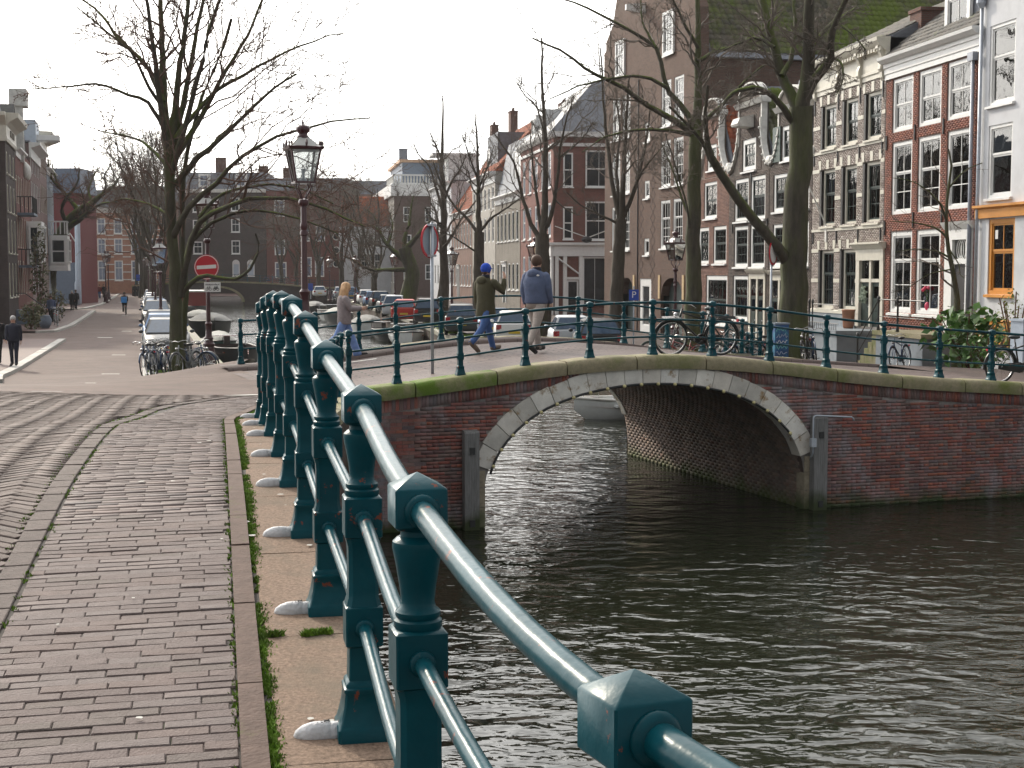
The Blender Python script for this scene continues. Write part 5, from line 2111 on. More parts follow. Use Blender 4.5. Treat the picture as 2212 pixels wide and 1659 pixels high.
for a, b, c, d_ in doors:
 o = put("garage_door", pane_mesh(b - a, d_ - c, m_gdoor), t, (a, .5, c))
 for k in range(9):
  MB().box(0, b - a, -.03, -.004, k * .33 + .02, k * .33 + .3).build("plank", m_gdoor, o)
 # segmental brick arch closing the top corners
 n = 12
 mb = MB()
 cx = (a + b) / 2
 r_ = (b - a) / 2
 for i in range(n):
  u0, u1 = a + (b - a) * i / n, a + (b - a) * (i + 1) / n
  z0, z1 = d_ - .95 + .95 * math.sqrt(max(0, 1 - ((u0 - cx) / r_) ** 2)), d_ - .95 + .95 * math.sqrt(max(0, 1 - ((u1 - cx) / r_) ** 2))
  mb.add([(u0, .002, z0), (u1, .002, z1), (u1, .002, d_), (u0, .002, d_), (u0, .45, z0), (u1, .45, z1)], [(0, 1, 2, 3), (0, 4, 5, 1)])
 mb.build("door_arch", m_wh, t, fix=False)
 for x in (a - .32, b + .04):
  MB().box(x, x + .28, -.05, -.002, 3.05, 4.3).build("corner_stone", m_ochre, t)
window(t, 6.4, 8.3, 1.2, 4.1, cols=1, rows=((1, 1),), fw=.4, fm=m_white, glass=m_glassdk, name="door")
# diaper pattern of dark bricks beside the seam
m_diap = mat("burnt_brick", (.085, .055, .05), .85, var=.2)
mb = MB()
for zc_ in np.arange(2.4, 14.5, .62):
 for k in range(-4, 5):
  for s in (1, -1):
   for xc in (6.55, 8.45):
    x = xc + k * .09
    z = zc_ + s * (.31 - abs(k) * .075)
    if not any(h[0] - .05 < x < h[1] + .05 and h[2] - .1 < z < h[3] + .1 for h in small + [sdoor]):
     mb.box(x - .05, x + .05, -.012, -.002, z - .03, z + .03)
stuff(mb.build("diaper_bricks", m_diap, t, fix=False))
MB().box(6.02, 6.06, -.05, -.0, 1.2, 15).build("downpipe", m_iron, t)
MB().prismx([(-.02, 18.4), (-1.1, 18.55), (-1.1, 18.85), (-.02, 18.95)], 6.85, 7.1).build("hoist_beam", m_white, t)
cornice(t, 0.0, [(.0, 14.9), (-.05, 15.0), (-.05, 15.1), (.0, 15.12)], m_wh, .01, "string_course")
# the flank and roof
mb = MB()
mb.box(Wd, Wd + .35, .52, 22, 14.95, 15.2)
mb.build("gutter", m_lead, t)
zr = 26.0
mb = MB()
mb.add([(Wd + .2, .5, 15.2), (Wd / 2, .5, zr), (Wd / 2, 22, zr), (Wd + .2, 22, 15.2), (-.2, .5, 15.2), (-.2, 22, 15.2)], [(0, 3, 2, 1), (1, 2, 5, 4), (0, 1, 4), (3, 5, 2)])
mb.build("roof", m_slate, t)
sl = Vector((Wd / 2 - Wd - .2, 0, zr - 15.2))
tile_roof(t, (Wd + .2, .55, 15.24), (0, 1, 0), sl, 62, 24, m_tile_moss, .34, .36, single=300)
for (y, v) in ((13.5, 2.6), (15.2, 4.4), (17.5, 1.8)):
 p = Vector((Wd + .2, y, 15.3)) + sl.normalized() * v
 o = put("roof_light", pane_mesh(.5, .5, m_glassbl), t, tuple(p))
 o.rotation_euler = (R(90) - 0, 0, R(90))
# metal-clad extension behind the small houses
mb = MB()
mb.prism([(Wd + .2, 15.2), (Wd + 2.6, 15.25), (Wd + 2.2, 17.2), (Wd + 1.2, 18.4)], 19, 23)
mb.build("lead_flashing", m_lead, t)

# --- low mossy rear roofs behind the grey house
# ------------------------------------------------------------------ farther rows: fewer pieces, the same kit
m_brk_corner = brickmat("corner_house_brick", (.24, .085, .07), (.18, .065, .056), (.18, .14, .12), .22, .066, .15, .4)
m_brk_grey = brickmat("beige_grey_brick", (.25, .225, .19), (.2, .18, .155), (.22, .2, .18))
m_brk_brown = brickmat("plain_brown_brick", (.24, .14, .11), (.19, .11, .09), (.2, .16, .14))
m_brk_dark = brickmat("dark_far_brick", (.075, .055, .055), (.06, .045, .045), (.07, .06, .055))
m_brk_red = brickmat("dark_red_brick", (.2, .06, .05), (.16, .05, .045), (.13, .09, .08))
m_brk_mauve = brickmat("mauve_brick", (.24, .15, .15), (.2, .125, .125), (.2, .17, .16))
m_brk_orange = brickmat("orange_brick", (.42, .19, .12), (.36, .16, .1), (.3, .2, .16))
m_stonefront = mat("pale_stone_front", (.38, .355, .32), .8, var=.15, scale=1.2)
m_redpaint = mat("dark_red_paint", (.16, .03, .034), .6, var=.1)
m_bluegrey = mat("blue_grey_paint", (.16, .2, .26), .6, var=.1)
m_paleblue = mat("pale_blue_paint", (.42, .48, .56), .6, var=.08)


def grid_wins(W, n, rows, ww, x0=.6, gap=None):
 out = []
 step = (W - 2 * x0 - ww) / max(n - 1, 1)
 for (a, b) in rows:
  for i in range(n):
   out.append((x0 + i * step, x0 + i * step + ww, a, b))
 return out


def row_house(label, o, d, W, eave, rows, n, ww, wm, fm=None, sm=None, depth=9, roof="flat", roof_m=None, roof_z=None, cor=None, cor_m=None, glass=None, cols=2, sill=None, x0=.6, door=None, extra=None, group=None, z0=.9, fw=.11, rws=((.45, 1), (.55, 1)), lo=1.2):
 t = house(label, o, d, group=group)
 wins = grid_wins(W, n, rows, ww, x0)
 hs = list(wins)
 if door:
  hs = [h for h in hs if not (h[2] < door[3] and h[0] < door[1] + .1 and h[1] > door[0] - .1)]
  wins = list(hs)
  hs.append(door)
 if extra:
  hs += extra
  wins += extra
 shell(t, W, z0, eave, depth, wm, hs)
 for h in wins:
  window(t, *h, cols=cols, rows=rws, fw=fw, fm=fm or m_white, sm=sm, sw=.05, mw=.03, glass=glass or m_glassdk, sill=sill)
 if door:
  a, b, c, e = door
  panel_door(t, a + .15, b - .15, c, e - .7, m_dkgreen)
  dc = MB()
  dc.box(a - .1, a + .14, -.08, .1, c, e)
  dc.box(b - .14, b + .1, -.08, .1, c, e)
  dc.box(a - .14, b + .14, -.1, .1, e, e + .4)
  dc.box(a - .22, b + .22, -.25, .1, e + .4, e + .5)
  dc.build("door_case", m_white, t)
  put("fanlight", pane_mesh(b - a - .3, .68, glass or m_glassdk), t, (a + .15, .1, e - .69))
 if cor:
  h, ov = cor
  cornice(t, W, [(.05, eave - h), (-.08, eave - h), (-.08, eave - h * .35), (-ov * .5, eave - h * .25), (-ov, eave - h * .12), (-ov, eave + .04), (.05, eave + .06)], cor_m or m_white, .05)
 if roof == "mansard":
  mansard(t, W, eave + .02, roof_z, depth, roof_m or m_slate)
 elif roof == "gable":
  gable_roof(t, W, eave + .02, roof_z, .2, depth, roof_m or m_slate)
 elif roof == "ridge":
  mb = MB()
  mb.add([(0, .0, eave + .05), (W, .0, eave + .05), (W, depth / 2, roof_z), (0, depth / 2, roof_z), (0, depth, eave), (W, depth, eave)], [(0, 1, 2, 3), (3, 2, 5, 4), (1, 5, 2), (0, 3, 4)])
  mb.build("roof", roof_m or m_slate, t)
  if roof_m and roof_m.name in ("orange_roof_tile", "dark_roof_tile"):
   tile_roof(t, (0, -.05, eave + .1), (1, 0, 0), (0, depth / 2, roof_z - eave), int(W / .3), int(math.hypot(depth / 2, roof_z - eave) / .4), roof_m, .3, .4)
 else:
  flat_roof(t, W, depth, eave + .06, roof_m or m_slate)
 return t


def side_window(t, W, y0, y1, z0, z1, **k):
 o = window(t, 0, y1 - y0, z0, z1, **k)
 o.location = (W + .17, y0, z0)
 o.rotation_euler = (0, 0, R(90))
 return o


ZC = np.array([3.18, 112.0])
ZD = (.17, -.985)


def zp(t):
 return tuple(ZC + np.array(ZD) / np.hypot(*ZD) * t)


# corner house with the white shopfront
t = row_house("brick corner house with white shopfront and grey hipped roof", zp(-14.3), ZD, 14.3, 15.1, [(7.2, 9.85), (11.0, 13.8)], 5, 1.25, m_brk_corner, depth=12, x0=1.0, sill=m_white, glass=m_glassbl,
    extra=[(1.0, 2.2, 3.0, 5.8), (3.6, 4.8, 3.0, 5.8), (6.2, 7.4, 3.0, 5.8)])
cornice(t, 14.3, [(.05, 14.1), (-.1, 14.1), (-.12, 14.3), (.05, 14.35)], m_white, .12, "frieze_band")
cornice(t, 14.3, [(.05, 14.75), (-.15, 14.75), (-.4, 15.0), (-.45, 15.2), (.05, 15.25)], m_white, .4)
MB().box(14.25, 14.75, -.45, 12, 14.8, 15.2).build("cornice", m_white, t)
MB().box(14.28, 14.45, -.12, 12, 14.1, 14.35).build("frieze_band", m_white, t)
mb = MB()
mb.add([(-.1, -.3, 15.2), (14.6, -.3, 15.2), (14.6, 12, 15.2), (-.1, 12, 15.2), (3.5, 4, 19.6), (10.6, 4, 19.6), (10.6, 8, 19.6), (3.5, 8, 19.6)], [(0, 1, 5, 4), (1, 2, 6, 5), (2, 3, 7, 6), (3, 0, 4, 7), (4, 5, 6, 7)])
mb.build("roof", m_slate, t)
for k in range(2):
 MB().box(2.2 + k * 4.2, 3.8 + k * 4.2, .6, 3, 15.3, 17.6).build("dormer", m_white, t)
 window(t, 2.4 + k * 4.2, 3.6 + k * 4.2, 15.5, 17.3, cols=2, fm=m_white, glass=m_glassdk, dy=.5, name="dormer_window")
chimney(t, 5, 7, 16, 20.6, 1.4, .8, 2)
for y0, y1, z0, z1, m_ in ((.75, 1.5, 7.0, 9.5, m_glassdk), (.75, 1.5, 11.0, 13.6, m_glassdk), (2.5, 4.6, 6.95, 9.9, m_glassdk), (2.5, 4.6, 11.0, 13.8, m_glassdk), (6, 7.6, 7, 9.9, m_glassdk)):
 side_window(t, 14.3, y0, y1, z0, z1, cols=1 if y0 < 1 else 2, fm=m_white, glass=m_, fw=.07, sill=m_white)
sf = MB()                                       # shopfront: entablature, posts, braces
sf.box(9.2, 14.55, -.25, -.02, 5.7, 6.55)
sf.box(14.32, 14.6, -.02, 10, 5.7, 6.55)
sf.box(9.1, 14.75, -.4, -.02, 6.55, 6.75)
sf.box(14.32, 14.8, -.02, 10, 6.55, 6.75)
for x in (9.3, 11.6, 14.15):
 sf.box(x, x + .35, -.2, -.02, 1.2, 5.7)
for y in (.1, .75, 2.0, 4.2):
 sf.box(14.32, 14.55, y, y + .28, 1.2, 5.7)
sf.box(14.32, 14.5, 1.03, 2.0, 3.9, 4.1)
sf.build("shopfront", m_white, t, fix=False)
for (y0, y1) in ((2.3, 4.2), (4.5, 7.5)):
 side_window(t, 14.32, y0, y1, 1.9, 5.65, cols=2, rows=((1, 1),), fm=m_white, glass=m_glassdk, fw=.07, name="shop_window")
side_window(t, 14.32, 1.05, 1.95, 1.4, 3.85, cols=1, rows=((1, 1),), fm=m_white, glass=m_glassdk, fw=.07, name="shop_door")
window(t, 9.7, 11.5, 1.9, 5.6, cols=2, rows=((.3, 1), (.7, 2)), fm=m_white, glass=m_glassdk, dy=-.12, name="shop_window")
window(t, 12.0, 14.1, 1.9, 5.6, cols=2, rows=((.3, 1), (.7, 2)), fm=m_white, glass=m_glassdk, dy=-.12, name="shop_window")
MB().tube([(14.7, .35, 5.5), (14.6, 1.95, 4.35)], .07, 6).build("bracket", m_white, t)
MB().tube([(14.1, -.3, 5.5), (13.0, -.3, 4.5)], .07, 6).build("bracket", m_white, t)
fl = thing("furled_flag", "furled flag and two poles fixed to the corner house brickwork", "flag", (*zp(.1), 8.0))
MB().tube([(.1, -.1, 0), (2.6, -.8, -.9)], .04, 6).build("pole", m_whitestone, fl)
MB().tube([(5.2, .5, .1), (2.6, -.8, -.9)], .04, 6).build("pole", m_whitestone, fl)
MB().ball((2.5, -.8, -1.05), .42, 10, 6, 0, (1, .8, .6)).build("cloth", m_blackpaint, fl, True)

row_house("beige grey brick house with dark sashes, stoop door and a grey attic", zp(-28.0), ZD, 13.4, 11.5, [(7.3, 9.9), (2.9, 5.3)], 6, 1.15, m_brk_grey, sm=m_dkgreen, roof="mansard", roof_z=16.6, cor=(.7, .5), sill=m_white, door=(4.6, 6.3, 1.7, 5.0), x0=.9)
row_house("pale stone canal house with white frames and orange tiled roof", zp(-43.4), ZD, 15.2, 14.1, [(3.0, 5.4), (7.4, 9.9), (10.6, 12.8)], 6, 1.3, m_stonefront, roof="ridge", roof_m=m_tile_red, roof_z=19.6, cor=(1.0, .6), door=(6.7, 8.4, 1.7, 5.0), x0=.8, depth=10)
row_house("brown brick house with narrow white windows and steep orange roof", zp(-60.5), ZD, 16.9, 11.2, [(3.0, 5.3), (7.2, 9.9)], 7, 1.1, m_brk_brown, roof="ridge", roof_m=m_tile_red, roof_z=19.4, cor=(.6, .4), sill=m_white, door=(5.2, 6.8, 1.7, 4.9), x0=.9, depth=11)
row_house("white plastered house with tall windows near the balustraded roof", zp(-81.5), ZD, 20.8, 15.2, [(3.0, 5.5), (7.4, 10.2), (11.4, 13.8)], 7, 1.3, m_whitewall, roof="flat", cor=(.8, .6), x0=1.0, depth=10)
for (tt, yy, z0, z1) in ((-20, 5, 14, 19.6), (-47, 5, 16, 21.8), (-60, 5, 16, 21.6)):
 c = thing("chimney_stack", {-20: "brick chimney with pots above the grey attic", -47: "tall chimney between the orange roofs", -60: "chimney with three pots on the farther orange roof"}[tt], "chimney", (*zp(tt), 0), math.atan2(ZD[1], ZD[0]))
 chimney(c, 0, yy, z0, z1, 1.6, .8, 2)
# light dormer on the pale house
dmr = thing("roof_dormer", "grey roof dormer with white window between the orange tiles", "dormer", (*zp(-38), 0), math.atan2(ZD[1], ZD[0]))
MB().box(0, 6.5, .8, 5, 14.2, 18.2).build("body", m_slate, dmr)
window(dmr, .4, 2.2, 14.5, 16.9, fm=m_white, glass=m_glassdk, dy=.68)

w = thing("roof_dormer", "white hoist dormer on top of the white plastered house", "dormer", (*zp(-70), 0), math.atan2(ZD[1], ZD[0]))
MB().box(0, 4, .3, 4, 15.2, 18.6).build("body", m_white, w)
MB().box(-.3, 4.3, -1.6, 4.2, 18.6, 18.9).build("hood", m_white, w)
window(w, .8, 3.2, 15.8, 18.2, glass=m_glassdk, dy=.18)
w = thing("roof_dormer", "dark open attic window in the grey mansard roof", "dormer", (*zp(-20.5), 0), math.atan2(ZD[1], ZD[0]))
MB().box(0, 5.5, .5, 4, 12, 15.6).build("body", m_bluegrey, w)
window(w, .4, 5.1, 12.4, 15.3, cols=2, rows=((1, 1),), glass=m_glassdk, dy=.36)

# balustraded building that stands forward of the row
t = row_house("large corner building with white balustrade and dark brick side", (-24.0, 246), (.17, -.985), 46.0, 15.6, [(3, 6), (7.5, 10.3), (11.3, 13.8)], 12, 1.6, m_stonefront, depth=9, x0=1.2, lo=1)
MB().quad((46.05, -.05, .9), (46.05, 9, .9), (46.05, 9, 15.0), (46.05, -.05, 15.0)).build("side_wall", mat("dim_brown_wall", (.13, .09, .08), .9), t, fix=False)
for z in (3.5, 7.6, 11.4):
 for y in (1.2, 4.2, 6.9):
  o = side_window(t, 46.0, y, y + 1.1, z, z + 2.1, fm=m_white, glass=m_glassdk)
MB().box(-.4, 46.5, -.5, 9.2, 15.0, 16.6).build("cornice", m_white, t)
MB().box(-.2, 46.3, -.3, 9.1, 16.6, 16.8).build("cornice", m_white, t)
for x in np.arange(36, 46.2, .42):
 MB().lathe([(.1, 0), (.14, .3), (.07, .75), (.1, .95)], 6, (float(x), -.1, 16.8)).build("baluster", m_whitestone, t)
for y in np.arange(.2, 9, .42):
 MB().lathe([(.1, 0), (.14, .3), (.07, .75), (.1, .95)], 6, (46.1, float(y), 16.8)).build("baluster", m_whitestone, t)
MB().box(34, 46.3, -.25, .05, 17.75, 17.95).build("balustrade_rail", m_white, t)
MB().box(46.0, 46.3, -.25, 9, 17.75, 17.95).build("balustrade_rail", m_white, t)
MB().box(24, 43, 1.4, 9, 16.8, 19.8).build("penthouse", m_bluegrey, t)
MB().box(23.6, 43.4, 1.0, 9.4, 19.8, 20.2).build("penthouse_roof", mat("tan_roof_edge", (.5, .33, .22), .8), t)
chimney(t, 33, 2.5, 20, 22.4, 1.2, 1.2, 0, m_bluegrey)

# ------------------------------------------------------------------ left row along the street
LO = np.array([-27.6, 78.0])
LD = np.array([-.2486, .9686])


def lp(t, out=0.0):
 p = LO + LD * t + np.array([.9686, .2486]) * out
 return (float(p[0]), float(p[1]))


ld = tuple(LD)
t = row_house("dark brown corner house with a deep cream cornice", lp(6.5), ld, 6.9, 12.0, [(3.0, 5.0), (5.6, 7.6), (8.0, 9.6), (10.2, 11.5)], 3, .95, m_brk_dark, fm=m_cream, sill=m_cream, roof="mansard", roof_z=16.5, x0=.7)
cornice(t, 6.9, [(.05, 12.0), (-.1, 12.0), (-.14, 12.2), (-.1, 12.3), (-.1, 12.9), (-.3, 13.1), (-.75, 13.35), (-.8, 13.6), (.05, 13.62)], m_cream, .1)
MB().prism([(0, 12.0), (-.12, 12.0), (-.12, 12.9), (-.8, 13.4), (-.8, 13.6), (0, 13.62)], -.1, 9).build("cornice", m_cream, t)
for k in range(2):
 MB().box(2.4 + k * 1.6, 3.4 + k * 1.6, -.16, -.1, 12.45, 12.8).build("frieze_panel", m_brk_grey, t)
t = row_house("narrow red brick house with iron balconies next to the dark corner house", lp(13.5), ld, 6.0, 12.2, [(3.0, 5.2), (6.0, 8.0), (8.8, 10.6)], 4, .85, m_brk_red, fm=m_cream, roof="gable", roof_z=15.2, roof_m=m_tile_dark, cor=(.5, .35), x0=.5)
for z in (8.2, 4.9):
 MB().box(.6, 4.0, -1.0, 0, z - .15, z).build("balcony_floor", m_bluegrey, t)
 for k in range(12):
  MB().tube([(.6 + k * .31, -.96, z), (.6 + k * .31, -.96, z + 1.0)], .025, 4).build("balcony_bar", m_iron, t)
 for k in range(4):
  MB().tube([(.6, -.2 - k * .24, z), (.6, -.2 - k * .24, z + 1.0)], .025, 4).build("balcony_bar", m_iron, t)
 MB().tube([(.6, 0, z + 1), (.6, -.96, z + 1), (4.0, -.96, z + 1)], .03, 4).build("balcony_rail", m_iron, t)
t = row_house("red brick house with a tall white-edged neck gable and white oriel", lp(19.6), ld, 6.8, 12.2, [(3.0, 5.0), (6.0, 8.0), (8.8, 10.8)], 5, .75, m_brk_red, fm=m_cream, roof="gable", roof_z=15.6, roof_m=m_tile_dark, x0=.4)
MB().box(-1.9, -.6, -.1, .4, 12.0, 15.4).build("neck", m_brk_red, t)
MB().box(-2.1, -1.75, -.25, .5, 11.6, 15.2).build("neck_edge", m_whitestone, t)
MB().box(-2.25, -.5, -.5, .6, 15.2, 16.3).build("neck_cap", m_whitestone, t)
MB().box(1.6, 4.8, -1.0, -.01, 5.0, 7.9).build("oriel", m_white, t)
window(t, 1.8, 4.6, 5.7, 7.6, cols=3, fm=m_white, glass=m_glassdk, dy=-1.13)
o = window(t, 0, .7, 5.7, 7.6, cols=1, fm=m_white, glass=m_glassdk)
o.location, o.rotation_euler = (1.43, -.15, 5.7), (0, 0, R(-90))
for k in range(3):
 MB().ball((.9 + k * 1.3, -.1, 11.3), .42, 8, 6, 0, (1, .5, 1.3)).build("ornament", m_whitestone, t, True)
t = row_house("mauve brick house with stacked white cornices and hoist beam", lp(26.5), ld, 10.6, 13.6, [(3.0, 5.2), (6.0, 8.2), (9.0, 11.0), (11.6, 12.8)], 6, .95, m_brk_mauve, roof="flat", cor=(1.0, .7), x0=.6)
MB().box(4.5, 6.5, -1.8, .2, 14.2, 14.6).build("hoist_beam", m_white, t)
MB().box(3.6, 7.4, -.2, 3, 13.7, 15.6).build("roof_dormer", m_paleblue, t)
t = row_house("cream front house with very deep cornice", lp(37.2), ld, 8.4, 15.4, [(3.0, 5.2), (6.0, 8.4), (9.2, 11.4), (12.2, 13.8)], 5, 1.0, m_brk_mauve, fm=m_cream, roof="flat", cor=(1.4, 1.0), cor_m=m_cream, x0=.6)
t = row_house("grey house with white bay window and wooden balcony", lp(45.7), ld, 9.5, 13.2, [(3.0, 5.0), (6.0, 8.2), (9.4, 11.6)], 5, 1.1, m_bluegrey, roof="mansard", roof_z=16, cor=(.5, .4), x0=.6)
MB().box(1.0, 5.5, -1.5, -.01, 4.6, 7.6).build("oriel", m_white, t)
window(t, 1.2, 5.3, 5.3, 7.3, cols=4, fm=m_white, glass=m_glassdk, dy=-1.63)
o = window(t, 0, 1.2, 5.2, 7.3, cols=1, fm=m_white, glass=m_glassdk)
o.location, o.rotation_euler = (.83, -.15, 5.2), (0, 0, R(-90))
for k in range(12):
 MB().box(1.0 + k * .4, 1.12 + k * .4, -1.5, -1.42, 7.7, 8.7).build("balcony_bar", m_white, t)
for k in range(4):
 MB().box(1.0, 1.08, -.3 - k * .35, -.2 - k * .35, 7.7, 8.7).build("balcony_bar", m_white, t)
MB().box(.96, 5.6, -1.54, -1.4, 8.7, 8.82).build("balcony_rail", m_white, t)
MB().box(.96, 1.1, -1.5, 0, 8.7, 8.82).build("balcony_rail", m_white, t)

# the red painted building that closes the left pavement, with a slate-blue roof
t = house("dark red building on a blue grey base with slate-blue roof", (-49.5, 150), (1, 0))
shell(t, 5.0, .9, 12.6, 6, m_redpaint, [(.9, 2.0, 6.2, 8.0)])
MB().box(-.02, 5.02, -.06, -.002, .9, 5.5).build("base", m_bluegrey, t)
window(t, .9, 2.0, 6.2, 8.0, cols=1, fm=m_white, glass=m_glassdk)
window(t, .6, 2.1, 3.6, 5.0, cols=2, fm=m_white, glass=m_glassdk, dy=-.14)
MB().box(4.5, 5.04, -.1, 0, 5.5, 11.4).build("corner_board", m_paleblue, t)
MB().box(4.8, 5.05, -.12, -.1, 1.2, 5.5).build("downpipe", m_paleblue, t)
MB().add([(-.2, -.2, 12.6), (5.2, -.2, 12.6), (5.2, 6, 12.6), (-.2, 6, 12.6), (.2, .6, 15.2), (4.9, .6, 15.2), (4.9, 5.5, 15.2), (.2, 5.5, 15.2)], [(0, 1, 5, 4), (1, 2, 6, 5), (2, 3, 7, 6), (3, 0, 4, 7), (4, 5, 6, 7)]).build("roof", mat("slate_blue_roof", (.11, .14, .2), .5, var=.15), t)
MB().box(1.6, 3.6, -.1, .5, 3.2, 3.45).build("house_number_board", m_dkgreen, t) if False else None
t = row_house("dark brown house receding along the far pavement", (-44.6, 152), (-.262, .965), 60, 11.5, [(2.6, 4.8), (5.8, 8), (8.8, 10.6)], 24, 1.1, m_brk_dark, depth=8, roof="mansard", roof_z=14.5, cor=(.5, .4), x0=1.2)
# striped brick building at the end of the street
t = house("orange brick house banded with white stone at the end of the street", (-69.5, 231), (1, 0))
ws = grid_wins(14, 5, [(3.2, 6.4), (7.4, 9.9), (10.6, 13.1)], 1.35, 1.0)
shell(t, 14, .9, 14.4, 9, m_brk_orange, ws)
for h in ws:
 window(t, *h, cols=2, rows=((.35, 1), (.65, 1)), fw=.14, fm=m_white, glass=m_glassbl, sill=m_whitestone)
for z in (3.3, 4.5, 5.7, 6.9, 7.7, 8.7, 9.7, 10.3, 11.2, 12.2, 13.5):
 xs = [0.0] + [v for h in ws[:5] for v in (h[0] - .02, h[1] + .02)] + [14.0]
 for a, b in zip(xs[0::2], xs[1::2]):
  MB().box(a, b, -.06, -.004, z, z + .16).build("stone_band", m_whitestone, t)
cornice(t, 14, [(.05, 13.9), (-.2, 13.9), (-.5, 14.4), (-.5, 14.7), (.05, 14.75)], m_whitestone)
mansard(t, 14, 14.7, 17.6, 9, m_slate)

# ------------------------------------------------------------------ buildings behind the far bridge
t = house("dark brick building with white windows behind the far canal bridge", (-54, 236), (1, 0))
ws = [(2.3, 3.8, 7.5, 9.5), (2.3, 3.8, 10.8, 13.0), (2.3, 3.8, 14.2, 16.4)] + [(8.5, 9.9, a, b) for a, b in ((7.5, 9.7), (11.0, 13.2), (14.4, 16.6))] + [(8.6, 9.8, 3.9, 6.0), (11.0, 12.2, 3.9, 6.0)]
shell(t, 14.1, .9, 17.6, 10, m_brk_dark, ws)
for h in ws:
 arched = h[3] < 6.5
 window(t, *h, cols=2 if not arched else 1, rows=((.4, 1), (.6, 1)) if not arched else ((1, 1),), fw=.13, fm=m_white, glass=m_glassdk if not arched else m_paleblue, sill=m_white)
 if arched:
  n = 8
  c = (h[0] + h[1]) / 2
  MB().prism([(c + .6 * math.cos(a), h[3] - .02 + .6 * math.sin(a)) for a in np.linspace(0, math.pi, 9)], -.03, .02).build("window_arch", m_white, t)
cornice(t, 14.1, [(.05, 17.4), (-.3, 17.4), (-.35, 17.9), (.05, 17.95)], m_whitestone)
mansard(t, 14.1, 17.9, 20.7, 10, m_slate)
for k, x in enumerate((4.2, 10.2)):
 MB().box(x - .9, x + .9, .1, 2, 18.2, 20.4).build("dormer", m_white, t)
 window(t, x - .7, x + .7, 18.4, 20.2, fm=m_white, glass=m_glassbl, dy=-.05)
chimney(t, 6.2, 4, 19, 23.2, 1.6, 1.0, 0)
chimney(t, 13.2, 4, 19, 21.8, 1.4, 1.0, 1)
t = house("red brown apartment building with wide white ground-floor windows", (-39.8, 236), (1, 0))
ws = [(1.3, 3.0, 7.3, 9.8), (1.3, 3.0, 13.5, 16.2), (1.3, 3.2, 3.6, 6.2), (5.5, 7.3, 3.8, 7.0), (7.8, 9.3, 3.8, 7.0)] + [(5.5, 7.0, 9.5, 12), (8.0, 9.5, 9.5, 12)]
shell(t, 13, .9, 17.7, 10, m_brk_red, ws)
for h in ws:
 window(t, *h, cols=2, rows=((.4, 1), (.6, 1)), fw=.15, fm=m_white, glass=m_glassbl)
for z in (5.9, 8.1, 10.3):
 mb = MB()
 mb.lathe([(.62, -.06), (.62, .02)], 14)
 o = mb.build("round_window", m_whitestone, t)
 o.location, o.rotation_euler = (11.3, -.03, z), (R(90), 0, 0)
 o2 = put("pane", None, o) if False else MB().lathe([(.45, .05), (.45, .08)], 14).build("pane", m_glassdk, o)
mansard(t, 13, 17.7, 19.8, 10, m_slate)
chimney(t, 3, 4, 19, 21.5, 1.5, 1.0, 2)
row_house("white plastered house on a grey base beyond the far bridge, right bank", (-24.6, 207), (1, 0), 9, 11, [(4.8, 7.2), (8, 10)], 3, 1.2, m_whitewall, glass=m_glassdk, roof="ridge", roof_m=m_tile_red, roof_z=15.5, x0=3.0, depth=10)
row_house("brown far building closing the canal view", (-32, 262), (1, 0), 22, 18.5, [(4, 6.5), (8, 10.5), (12, 14.5), (15.5, 17.5)], 7, 1.4, m_brk_brown, roof="mansard", roof_z=21)
row_house("brown brick end house half hidden by the big left tree", (-72, 262), (1, 0), 20, 17, [(4, 6.5), (8, 10.5), (12, 14.5)], 7, 1.4, m_brk_brown, roof="mansard", roof_z=20)

# ------------------------------------------------------------------ far bridge
fb = thing("far_bridge", "far brick canal bridge with low arch and pale ring", "bridge", (-41.4, 204, 0))
def fz(x):
 return 3.05 - .0042 * x * x if abs(x) < 14 else 2.23
mb = MB()
xs = np.linspace(-12, 20, 41)
for a, b in zip(xs[:-1], xs[1:]):
 def lo(x):
  return .35 + math.sqrt(max(0, 1 - (x / 3.4) ** 2)) * 2.0 if abs(x) < 3.4 else -.6
 mb.quad((a, 0, lo(a)), (b, 0, lo(b)), (b, 0, fz(b)), (a, 0, fz(a)))
mb.build("wall", m_brk_dark, fb, fix=False)
pts = [(3.4 * math.cos(a), .35 + 2.0 * math.sin(a)) for a in np.linspace(0, math.pi, 21)]
for p, q in zip(pts[:-1], pts[1:]):
 s = 1.13
 MB().prism([p, (p[0] * s, .35 + (p[1] - .35) * s), (q[0] * s, .35 + (q[1] - .35) * s), q], -.06, .3).build("voussoir", m_coping, fb)
mb = MB()
for p, q in zip(pts[:-1], pts[1:]):
 mb.quad((p[0], 0, p[1]), (q[0], 0, q[1]), (q[0], 8, q[1]), (p[0], 8, p[1]))
mb.build("vault", m_brk_dark, fb, fix=False)
for a, b in zip(xs[:-1:2], xs[2::2]):
 MB().add([(a, -.15, fz(a)), (b, -.15, fz(b)), (b, .3, fz(b)), (a, .3, fz(a)), (a, -.15, fz(a) + .22), (b, -.15, fz(b) + .22), (b, .3, fz(b) + .22), (a, .3, fz(a) + .22)], [(0, 1, 5, 4), (4, 5, 6, 7), (3, 7, 6, 2), (0, 4, 7, 3), (1, 2, 6, 5)]).build("coping_stone", m_coping, fb)
mb = MB()
for a, b in zip(xs[:-1], xs[1:]):
 mb.quad((a, .3, fz(a) + .1), (b, .3, fz(b) + .1), (b, 8, fz(b) + .1), (a, 8, fz(a) + .1))
mb.build("deck", m_street, fb, fix=False)
fr = thing("railing", "thin green railing along the far canal bridge", "railing", (-41.4, 204, 0))
for x in np.arange(-11.5, 20, 1.75):
 MB().sq([(.07, 0), (.06, .15), (.045, .2), (.045, .95), (.06, 1.0)], (float(x), 0, fz(x) + .2)).build("post", m_green, fr)
